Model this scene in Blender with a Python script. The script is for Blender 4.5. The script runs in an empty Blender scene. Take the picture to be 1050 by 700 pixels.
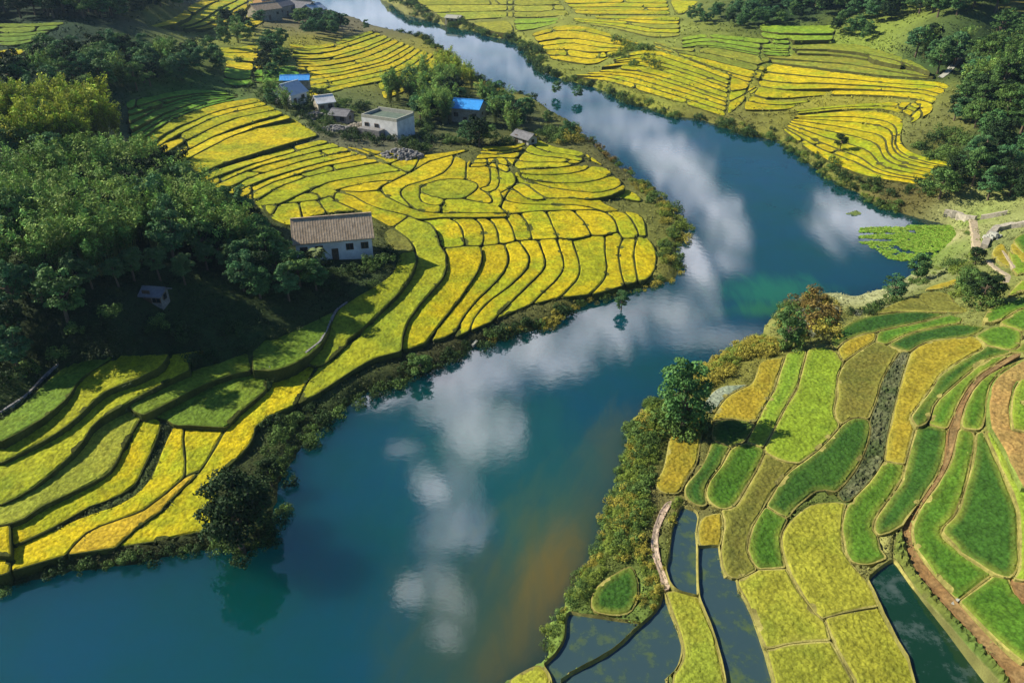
# Terraced rice valley with a river bend, seen from a drone.
import bpy, math, random
import numpy as np
from mathutils import Vector, Matrix
from mathutils.geometry import delaunay_2d_cdt

random.seed(11)
RNG = np.random.default_rng(11)
SC = bpy.context.scene
COL = SC.collection
R = math.radians

# ------------------------------------------------------------------ camera
CAM_H = 60.0
PITCH = R(30.0)
FPX, PW, PH = 800.0, 1050.0, 700.0
cd = bpy.data.cameras.new('camera'); cam = bpy.data.objects.new('camera', cd); COL.objects.link(cam)
cam.location = (0, 0, CAM_H); cam.rotation_euler = (R(90) - PITCH, 0, 0)
cd.sensor_width = 36.0; cd.lens = 36.0 * FPX / PW; cd.clip_end = 9000; cd.clip_start = 0.5
SC.camera = cam
CP, SP = math.cos(PITCH), math.sin(PITCH)

def ray(px, py):
    """direction (numpy) through photo pixel(s)"""
    u = (np.asarray(px, float) - PW / 2) / FPX; v = (np.asarray(py, float) - PH / 2) / FPX
    return np.stack([u, CP - v * SP, -SP - v * CP], -1)

def at_z(px, py, z):
    d = ray(px, py); t = (z - CAM_H) / np.minimum(d[..., 2], -0.02)
    return d[..., 0] * t, d[..., 1] * t

def to_px(X, Y, Z):
    X = np.asarray(X, float); Y = np.asarray(Y, float); Z = np.asarray(Z, float) - CAM_H
    dep = np.maximum(Y * CP - Z * SP, .01); up = Y * SP + Z * CP
    return PW / 2 + FPX * X / dep, PH / 2 - FPX * up / dep, dep

# ------------------------------------------------------------------ terrain model
CTRL = [  # photo x, y and ground height in metres
 (20,585,.9),(100,560,1.2),(200,545,1.0),(60,520,1.9),(140,490,2.0),(60,455,3.7),(160,420,3.7),(80,400,5.6),(40,375,7.2),(200,358,5.8),(10,395,7.6),(10,470,4.0),(5,540,2.5),(220,500,1.2),(255,455,1.1),
 (300,345,4.8),(350,325,3.9),(250,395,3.1),(330,392,2),(300,425,1.0),(270,375,4.2),(375,360,2.2),
 (640,300,1),(672,262,1),(600,250,1.9),(520,300,2.2),(520,338,.9),(560,325,.9),(450,300,3.6),(430,370,1.1),(450,240,4.2),(600,205,2.6),(600,170,3),(480,190,4.6),(400,200,5.6),(330,210,6.6),(336,262,6.4),(280,180,7.4),
 (400,150,5.5),(230,170,8.5),(150,150,10.5),(260,110,9),(200,95,10),(350,112,6.6),(420,112,4.6),(480,120,3.6),(520,130,2.6),(440,62,3.6),(380,42,4),(320,60,7),(350,88,6.5),(300,95,8.3),(270,40,10),(290,10,8),(330,12,5),(560,140,3),(640,180,1.5),(660,215,1.2),
 (100,335,11.5),(100,250,13),(50,200,15),(150,200,12),(250,240,8.8),(300,300,7),(250,300,8.5),(20,300,14),(0,250,16),(0,120,20),(100,130,16),(200,50,15),(100,60,20),(50,80,21),(180,25,15),(400,280,5.5),(180,300,10.5),
 (100,25,24),(0,25,25),(0,0,26),(150,3,22),(215,15,13),(240,62,11),
 (700,112,1.5),(600,72,1.5),(650,62,5),(800,130,2),(850,165,1.8),(905,198,1.5),(760,62,6),(700,30,9),(600,20,5),(560,5,4),(850,90,5),(900,122,5),(950,100,8),(980,150,6),(990,190,5),(960,60,12),(880,50,9),(1040,100,14),(1040,40,16),(850,10,16),(760,5,14),(1000,10,24),(930,217,.8),(1000,215,3),(540,30,3),(480,5,4),(690,2,10),
 (765,352,1.4),(700,435,2),(642,480,1.2),(600,610,1.1),(640,620,1.4),(560,680,.8),(700,560,2.4),(740,640,2.4),(650,680,1.8),(800,400,3.2),(850,450,4.2),(800,600,3.4),(860,640,4),(900,400,5.2),(950,450,6.2),(950,650,4.4),(1000,560,7),(1040,450,10),(1040,380,11),(930,340,5),(870,325,3),(960,310,5),(1000,250,4),(1040,260,7),(1040,320,8.5),(960,268,.6),(900,305,.8),(1040,690,7),(840,690,3.8),(530,700,.6)]
_c = np.array(CTRL, float)
_cx, _cy = at_z(_c[:, 0], _c[:, 1], _c[:, 2])
def _uv(X, Y):
    Yc = np.clip(Y, 42, 760); return np.clip(X / (Yc + 30), -.7, .7), np.log(Yc + 30) * .9
_cu, _cv = _uv(_cx, _cy)
_phi = lambda a, b: np.sqrt((a[:, None] - _cu) ** 2 + (b[:, None] - _cv) ** 2 + .0016)
_w = np.linalg.solve(_phi(_cu, _cv) + np.eye(len(_cu)) * 1e-3, _c[:, 2])

SHORE = [(300,-45),(311,0),(332,16),(355,22),(371,25),(381,31),(404,36),(430,42),(445,46),(452,56),(466,69),(484,82),(502,90),(520,99),(543,101),(556,108),(569,118),(589,128),(597,144),(612,154),(628,170),(651,183),(674,203),(694,219),(700,232),(697,247),(694,257),(696,284),(685,289),(664,293),(643,299),(623,305),(584,318),(571,334),(546,339),(525,345),(491,355),(445,379),(414,391),(373,404),(353,420),(332,438),(311,456),(299,474),(288,492),(283,517),(276,540),(262,562),(245,572),(225,562),(201,565),(168,572),(136,579),(103,583),(68,587),(27,597),(0,606),(-60,622),(-300,665),(-900,1000),(-700,1200),
 (420,1100),(490,740),(520,696),(551,681),(561,670),(561,640),(577,629),(582,610),(601,586),(620,559),(622,529),(632,515),(641,490),(642,458),(647,435),(664,420),(676,410),(705,402),(720,386),(739,373),(751,363),(767,354),(780,349),(785,332),(797,318),(822,303),(857,300),(875,304),(890,300),(908,295),(924,287),(934,280),(946,270),(958,262),(972,250),(980,240),(975,231),(940,223),(911,214),(896,210),(880,197),(865,192),(839,174),(819,159),(798,143),(790,143),(764,138),(739,129),(713,121),(690,120),(664,110),(646,107),(631,97),(605,88),(579,82.5),(556,74),(543,55),(533,46),(520,40),(504,38),(484,31),(461,27),(437,20.5),(417,15),(404,5),(389,-2),(375,-45)]
_s = np.array(SHORE, float); _sx, _sy = at_z(_s[:, 0], _s[:, 1], np.zeros(len(_s)))

def pip(px, py, X, Y):
    """points in polygon, vectorised even-odd"""
    ins = np.zeros(X.shape, bool); n = len(px)
    for i in range(n):
        x0, y0, x1, y1 = px[i - 1], py[i - 1], px[i], py[i]
        if y0 == y1: continue
        c = ((y0 > Y) != (y1 > Y))
        if c.any(): ins ^= c & (X < (x1 - x0) * (Y - y0) / (y1 - y0) + x0)
    return ins

def seg_dist(px, py, X, Y, closed=True):
    d2 = np.full(X.shape, 1e18)
    for i in range(0 if closed else 1, len(px)):
        ax, ay, bx, by = px[i - 1], py[i - 1], px[i], py[i]
        ex, ey = bx - ax, by - ay; l = ex * ex + ey * ey + 1e-12
        t = np.clip(((X - ax) * ex + (Y - ay) * ey) / l, 0, 1)
        d2 = np.minimum(d2, (X - ax - t * ex) ** 2 + (Y - ay - t * ey) ** 2)
    return np.sqrt(d2)

def vnoise(X, Y, s, seed=0):
    """smooth value noise, about -1..1"""
    x = np.asarray(X) / s + seed * 17.3; y = np.asarray(Y) / s - seed * 9.1
    xi, yi = np.floor(x), np.floor(y); fx, fy = x - xi, y - yi
    fx = fx * fx * (3 - 2 * fx); fy = fy * fy * (3 - 2 * fy)
    h = lambda a, b: np.modf(np.abs(np.sin(a * 127.1 + b * 311.7 + seed * 3.3) * 43758.5453))[0]
    return ((h(xi, yi) * (1 - fx) + h(xi + 1, yi) * fx) * (1 - fy) + (h(xi, yi + 1) * (1 - fx) + h(xi + 1, yi + 1) * fx) * fy) * 2 - 1

# the ground is tabulated once on the grid that also becomes its mesh
GY = [12.0]
while GY[-1] < 2600: GY.append(GY[-1] + (GY[-1] + 15) * .0092)
GY = np.array(GY); GU = np.concatenate([np.linspace(-1.7, -.8, 40, endpoint=False), np.linspace(-.8, .8, 260, endpoint=False), np.linspace(.8, 1.7, 40)])
_YY, _UU = np.meshgrid(GY, GU, indexing='ij'); GXX = _UU * (_YY + 25); GYY = _YY

def _ground_raw(X, Y):
    z = np.empty(X.shape)
    for a in range(0, len(X), 20000):
        sl = slice(a, a + 20000); u, v = _uv(X[sl], Y[sl]); zz = _phi(u, v) @ _w
        sd = seg_dist(_sx, _sy, X[sl], Y[sl]); ins = pip(_sx, _sy, X[sl], Y[sl])
        zz = np.clip(zz, .55, 70) + vnoise(X[sl], Y[sl], 5, 1) * .12
        k = np.clip(sd / (1.2 + .004 * Y[sl]), 0, 1); k = k * k * (3 - 2 * k)
        far = np.clip((Y[sl] - 760) / 1500, 0, 1)
        hill = (vnoise(X[sl], Y[sl], 420, 5) * .5 + .62) * 150 * far
        hill = hill + 80 * np.exp(-((X[sl] + 345) / 75) ** 2 - ((Y[sl] - 420) / 90) ** 2)  # hill outside the left edge, added to shade the top left slope
        z[sl] = np.where(ins, -.25 - np.minimum(sd * .35, 4), zz * k + .12 + hill)
    return z
GZ = _ground_raw(GXX.ravel(), GYY.ravel()).reshape(GXX.shape)

def ground(X, Y):
    """height of the natural ground, as in its mesh"""
    X = np.atleast_1d(np.asarray(X, float)); Y = np.atleast_1d(np.asarray(Y, float))
    r = np.clip(np.log((Y + 15) / 27.0) / math.log(1.0092), 0, len(GY) - 1.001); c = np.interp(X / (Y + 25), GU, np.arange(len(GU))); c = np.minimum(c, len(GU) - 1.001)
    i, j = r.astype(int), c.astype(int); f = np.clip((Y - GY[i]) / (GY[i + 1] - GY[i]), 0, 1); g = c - j
    return (GZ[i, j] * (1 - g) + GZ[i, j + 1] * g) * (1 - f) + (GZ[i + 1, j] * (1 - g) + GZ[i + 1, j + 1] * g) * f

def hit(px, py):
    """first point of the ground seen through photo pixels -> X, Y, Z arrays"""
    px = np.atleast_1d(np.asarray(px, float)); py = np.atleast_1d(np.asarray(py, float))
    d = ray(px, py); n = len(px); T = np.full(n, np.nan); lo = np.full(n, 40.0)
    act = np.ones(n, bool); t = np.full(n, 40.0)
    for _ in range(230):
        t2 = t * 1.0135
        idx = np.where(act)[0]
        if len(idx) == 0: break
        P = d[idx] * t2[idx, None]; g = ground(P[:, 0], P[:, 1])
        h = CAM_H + P[:, 2] <= np.maximum(g, 0)
        j = idx[h]; T[j] = t2[j]; lo[j] = t[j]; act[j] = False; t = t2
    T = np.where(np.isnan(T), t, T); a, b = lo, T
    for _ in range(7):
        m = (a + b) / 2; P = d * m[:, None]; under = CAM_H + P[:, 2] <= np.maximum(ground(P[:, 0], P[:, 1]), 0)
        b = np.where(under, m, b); a = np.where(under, a, m)
    P = d * b[:, None]
    return P[:, 0], P[:, 1], CAM_H + P[:, 2]

# ------------------------------------------------------------------ mesh and object helpers
def mesh(name, V, F, mats, cols=None, fmat=None, smooth=False):
    V = np.asarray(V, np.float32).reshape(-1, 3)
    m = bpy.data.meshes.new(name)
    if isinstance(F, np.ndarray):
        k = F.shape[1]; loops = F.reshape(-1); starts = np.arange(0, len(loops), k); tot = np.full(len(F), k)
    else:
        tot = np.array([len(f) for f in F]); loops = np.array([i for f in F for i in f]); starts = np.r_[0, np.cumsum(tot)[:-1]]
    m.vertices.add(len(V)); m.vertices.foreach_set('co', V.ravel())
    m.loops.add(len(loops)); m.loops.foreach_set('vertex_index', loops.astype(np.int32))
    m.polygons.add(len(tot)); m.polygons.foreach_set('loop_start', starts.astype(np.int32))
    m.polygons.foreach_set('loop_total', tot.astype(np.int32))
    if fmat is not None: m.polygons.foreach_set('material_index', np.asarray(fmat, np.int32))
    m.polygons.foreach_set('use_smooth', np.full(len(tot), smooth))
    for mt in (mats if isinstance(mats, (list, tuple)) else [mats]): m.materials.append(mt)
    if cols is not None:
        a = m.attributes.new('col', 'FLOAT_COLOR', 'POINT'); c = np.ones((len(V), 4), np.float32); c[:, :3] = cols
        a.data.foreach_set('color', c.ravel())
    m.update(calc_edges=True); m.validate()
    return m

def link(name, data, parent=None, loc=(0, 0, 0), rz=0, scale=None):
    o = bpy.data.objects.new(name, data); COL.objects.link(o)
    o.location = loc; o.rotation_euler = (0, 0, rz)
    if scale is not None: o.scale = scale if hasattr(scale, '__len__') else (scale,) * 3
    if parent is not None: o.parent = parent
    return o

def tag(o, label=None, cat=None, group=None, kind=None):
    if label: o['label'] = label
    if cat: o['category'] = cat
    if group: o['group'] = group
    if kind: o['kind'] = kind
    return o

class MB:
    """collects shapes for one mesh"""
    def __init__(self): self.v = []; self.f = []
    def add(self, V, F):
        n = len(self.v); self.v += [tuple(p) for p in V]; self.f += [tuple(i + n for i in f) for f in F]; return self
    def box(self, c, s, rz=0, top=1.0):
        cx, cy, cz = c; a, b, h = s[0] / 2, s[1] / 2, s[2] / 2; co, si = math.cos(rz), math.sin(rz); V = []
        for z in (-1, 1):
            k = top if z > 0 else 1
            for x, y in ((-1, -1), (1, -1), (1, 1), (-1, 1)):
                X, Y = x * a * k, y * b * k; V.append((cx + X * co - Y * si, cy + X * si + Y * co, cz + z * h))
        return self.add(V, [(3, 2, 1, 0), (4, 5, 6, 7), (0, 1, 5, 4), (1, 2, 6, 5), (2, 3, 7, 6), (3, 0, 4, 7)])
    def tube(self, pts, rad, n=6):
        pts = [Vector(p) for p in pts]; rings = []
        for i, p in enumerate(pts):
            d = (pts[min(i + 1, len(pts) - 1)] - pts[max(i - 1, 0)]).normalized()
            a = d.orthogonal().normalized(); b = d.cross(a); r = rad[i] if hasattr(rad, '__len__') else rad
            rings.append([p + (a * math.cos(2 * math.pi * k / n) + b * math.sin(2 * math.pi * k / n)) * r for k in range(n)])
        V = [q for r_ in rings for q in r_]; F = []
        for i in range(len(pts) - 1):
            for k in range(n): F.append((i * n + k, i * n + (k + 1) % n, (i + 1) * n + (k + 1) % n, (i + 1) * n + k))
        F.append(tuple(range(n))[::-1]); F.append(tuple((len(pts) - 1) * n + k for k in range(n)))
        return self.add(V, F)
    def build(self, name, m, parent=None, loc=(0, 0, 0), rz=0, smooth=False):
        return link(name, mesh(name, self.v, self.f, m, smooth=smooth), parent, loc, rz)

# ------------------------------------------------------------------ materials
def new_mat(name):
    m = bpy.data.materials.new(name); m.use_nodes = True; nt = m.node_tree
    b = nt.nodes['Principled BSDF']; b.inputs['Roughness'].default_value = .85; b.inputs['Specular IOR Level'].default_value = .15
    return m, nt, b

def N(nt, typ, **kw):
    n = nt.nodes.new(typ)
    for k, v in kw.items():
        if k in n.inputs: n.inputs[k].default_value = v
        else: setattr(n, k, v)
    return n

def col_mat(name, noise=None, amt=.25, bump=0, bscale=8, rough=.85, transl=0, spec=.1):
    """colour comes from the mesh's own colour attribute, varied by a fine noise"""
    m, nt, b = new_mat(name); b.inputs['Roughness'].default_value = rough; b.inputs['Specular IOR Level'].default_value = spec
    a = N(nt, 'ShaderNodeAttribute', attribute_name='col'); out = a.outputs['Color']
    if noise:
        tc = N(nt, 'ShaderNodeNewGeometry'); nz = N(nt, 'ShaderNodeTexNoise', Scale=noise, Detail=5.0, Roughness=.65)
        nt.links.new(tc.outputs['Position'], nz.inputs['Vector'])
        mr = N(nt, 'ShaderNodeMapRange'); mr.inputs[1].default_value = .25; mr.inputs[2].default_value = .75; mr.inputs[3].default_value = 1 - amt; mr.inputs[4].default_value = 1 + amt
        nt.links.new(nz.outputs[0], mr.inputs[0])
        mx = N(nt, 'ShaderNodeMix', data_type='RGBA', blend_type='MULTIPLY'); mx.inputs[0].default_value = 1
        nt.links.new(out, mx.inputs[6]); nt.links.new(mr.outputs[0], mx.inputs[7]); out = mx.outputs[2]
        if bump:
            n2 = N(nt, 'ShaderNodeTexNoise', Scale=bscale, Detail=4.0, Roughness=.7); nt.links.new(tc.outputs['Position'], n2.inputs['Vector'])
            bp = N(nt, 'ShaderNodeBump', Strength=bump, Distance=.3); nt.links.new(n2.outputs[0], bp.inputs['Height']); nt.links.new(bp.outputs[0], b.inputs['Normal'])
    nt.links.new(out, b.inputs['Base Color'])
    if transl:
        tr = N(nt, 'ShaderNodeBsdfTranslucent'); nt.links.new(out, tr.inputs['Color'])
        mx = N(nt, 'ShaderNodeMixShader'); mx.inputs[0].default_value = transl
        nt.links.new(b.outputs[0], mx.inputs[1]); nt.links.new(tr.outputs[0], mx.inputs[2]); nt.links.new(mx.outputs[0], nt.nodes['Material Output'].inputs['Surface'])
    return m

def plain(name, c, c2=None, scale=3, rough=.8, bump=0, spec=.2):
    m, nt, b = new_mat(name); b.inputs['Roughness'].default_value = rough; b.inputs['Specular IOR Level'].default_value = spec
    c2 = c2 or tuple(x * .7 for x in c)
    g = N(nt, 'ShaderNodeNewGeometry'); nz = N(nt, 'ShaderNodeTexNoise', Scale=scale, Detail=6.0, Roughness=.65); nt.links.new(g.outputs['Position'], nz.inputs['Vector'])
    cr = N(nt, 'ShaderNodeValToRGB'); cr.color_ramp.elements[0].position = .32; cr.color_ramp.elements[1].position = .68
    cr.color_ramp.elements[0].color = (*c2, 1); cr.color_ramp.elements[1].color = (*c, 1)
    nt.links.new(nz.outputs[0], cr.inputs[0]); nt.links.new(cr.outputs[0], b.inputs['Base Color'])
    if bump:
        bp = N(nt, 'ShaderNodeBump', Strength=bump, Distance=.2); nt.links.new(nz.outputs[0], bp.inputs['Height']); nt.links.new(bp.outputs[0], b.inputs['Normal'])
    return m

M_GROUND = col_mat('ground_cover', 1.3, .35, .6, 2.5)
M_CROP = col_mat('rice', 7.0, .25, 0, 9, transl=0)
M_BANK = col_mat('bank_soil_and_grass', 2.5, .35, .5, 6)
M_LEAF = col_mat('leaves', None, rough=.7, transl=.14, spec=.15)
M_BARK = plain('bark', (.16, .12, .08), (.08, .06, .04), 6, .9, .4)
M_WHITE = plain('whitewash', (.8, .8, .78), (.5, .5, .48), .55, .8)
M_STONE = plain('stone_wall', (.42, .38, .3), (.2, .18, .14), 1.6, .9, .6)
M_DSTONE = plain('grey_stone', (.26, .25, .24), (.12, .12, .12), 2.2, .9, .6)
M_TILE = plain('old_roof_tile', (.46, .36, .25), (.27, .2, .13), 1.2, .85, .4)
M_GTILE = plain('grey_roof_tile', (.2, .2, .21), (.11, .11, .12), 1.2, .85, .4)
M_GREENROOF = plain('mossy_flat_roof', (.13, .17, .13), (.07, .1, .08), .8, .85)
M_BLUE = plain('blue_sheet_metal', (.03, .30, .74), (.025, .22, .56), .7, .45, 0, .5)
M_PALEBLUE = plain('pale_blue_sheet', (.5, .56, .62), (.33, .4, .47), .8, .5, 0, .4)
M_GLASS = plain('dark_window', (.02, .025, .03), (.015, .02, .025), 1, .2, 0, .5)
M_WOOD = plain('weathered_wood', (.14, .09, .055), (.07, .05, .03), 3, .85)
M_PATH = plain('pale_earth', (.42, .35, .24), (.27, .22, .14), 1.6, .95, .5)
M_BROWN = plain('brown_earth', (.27, .155, .06), (.17, .1, .04), 1.5, .95, .5)
M_CONC = plain('pale_concrete', (.42, .42, .36), (.28, .28, .23), 2, .9, .3)

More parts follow.
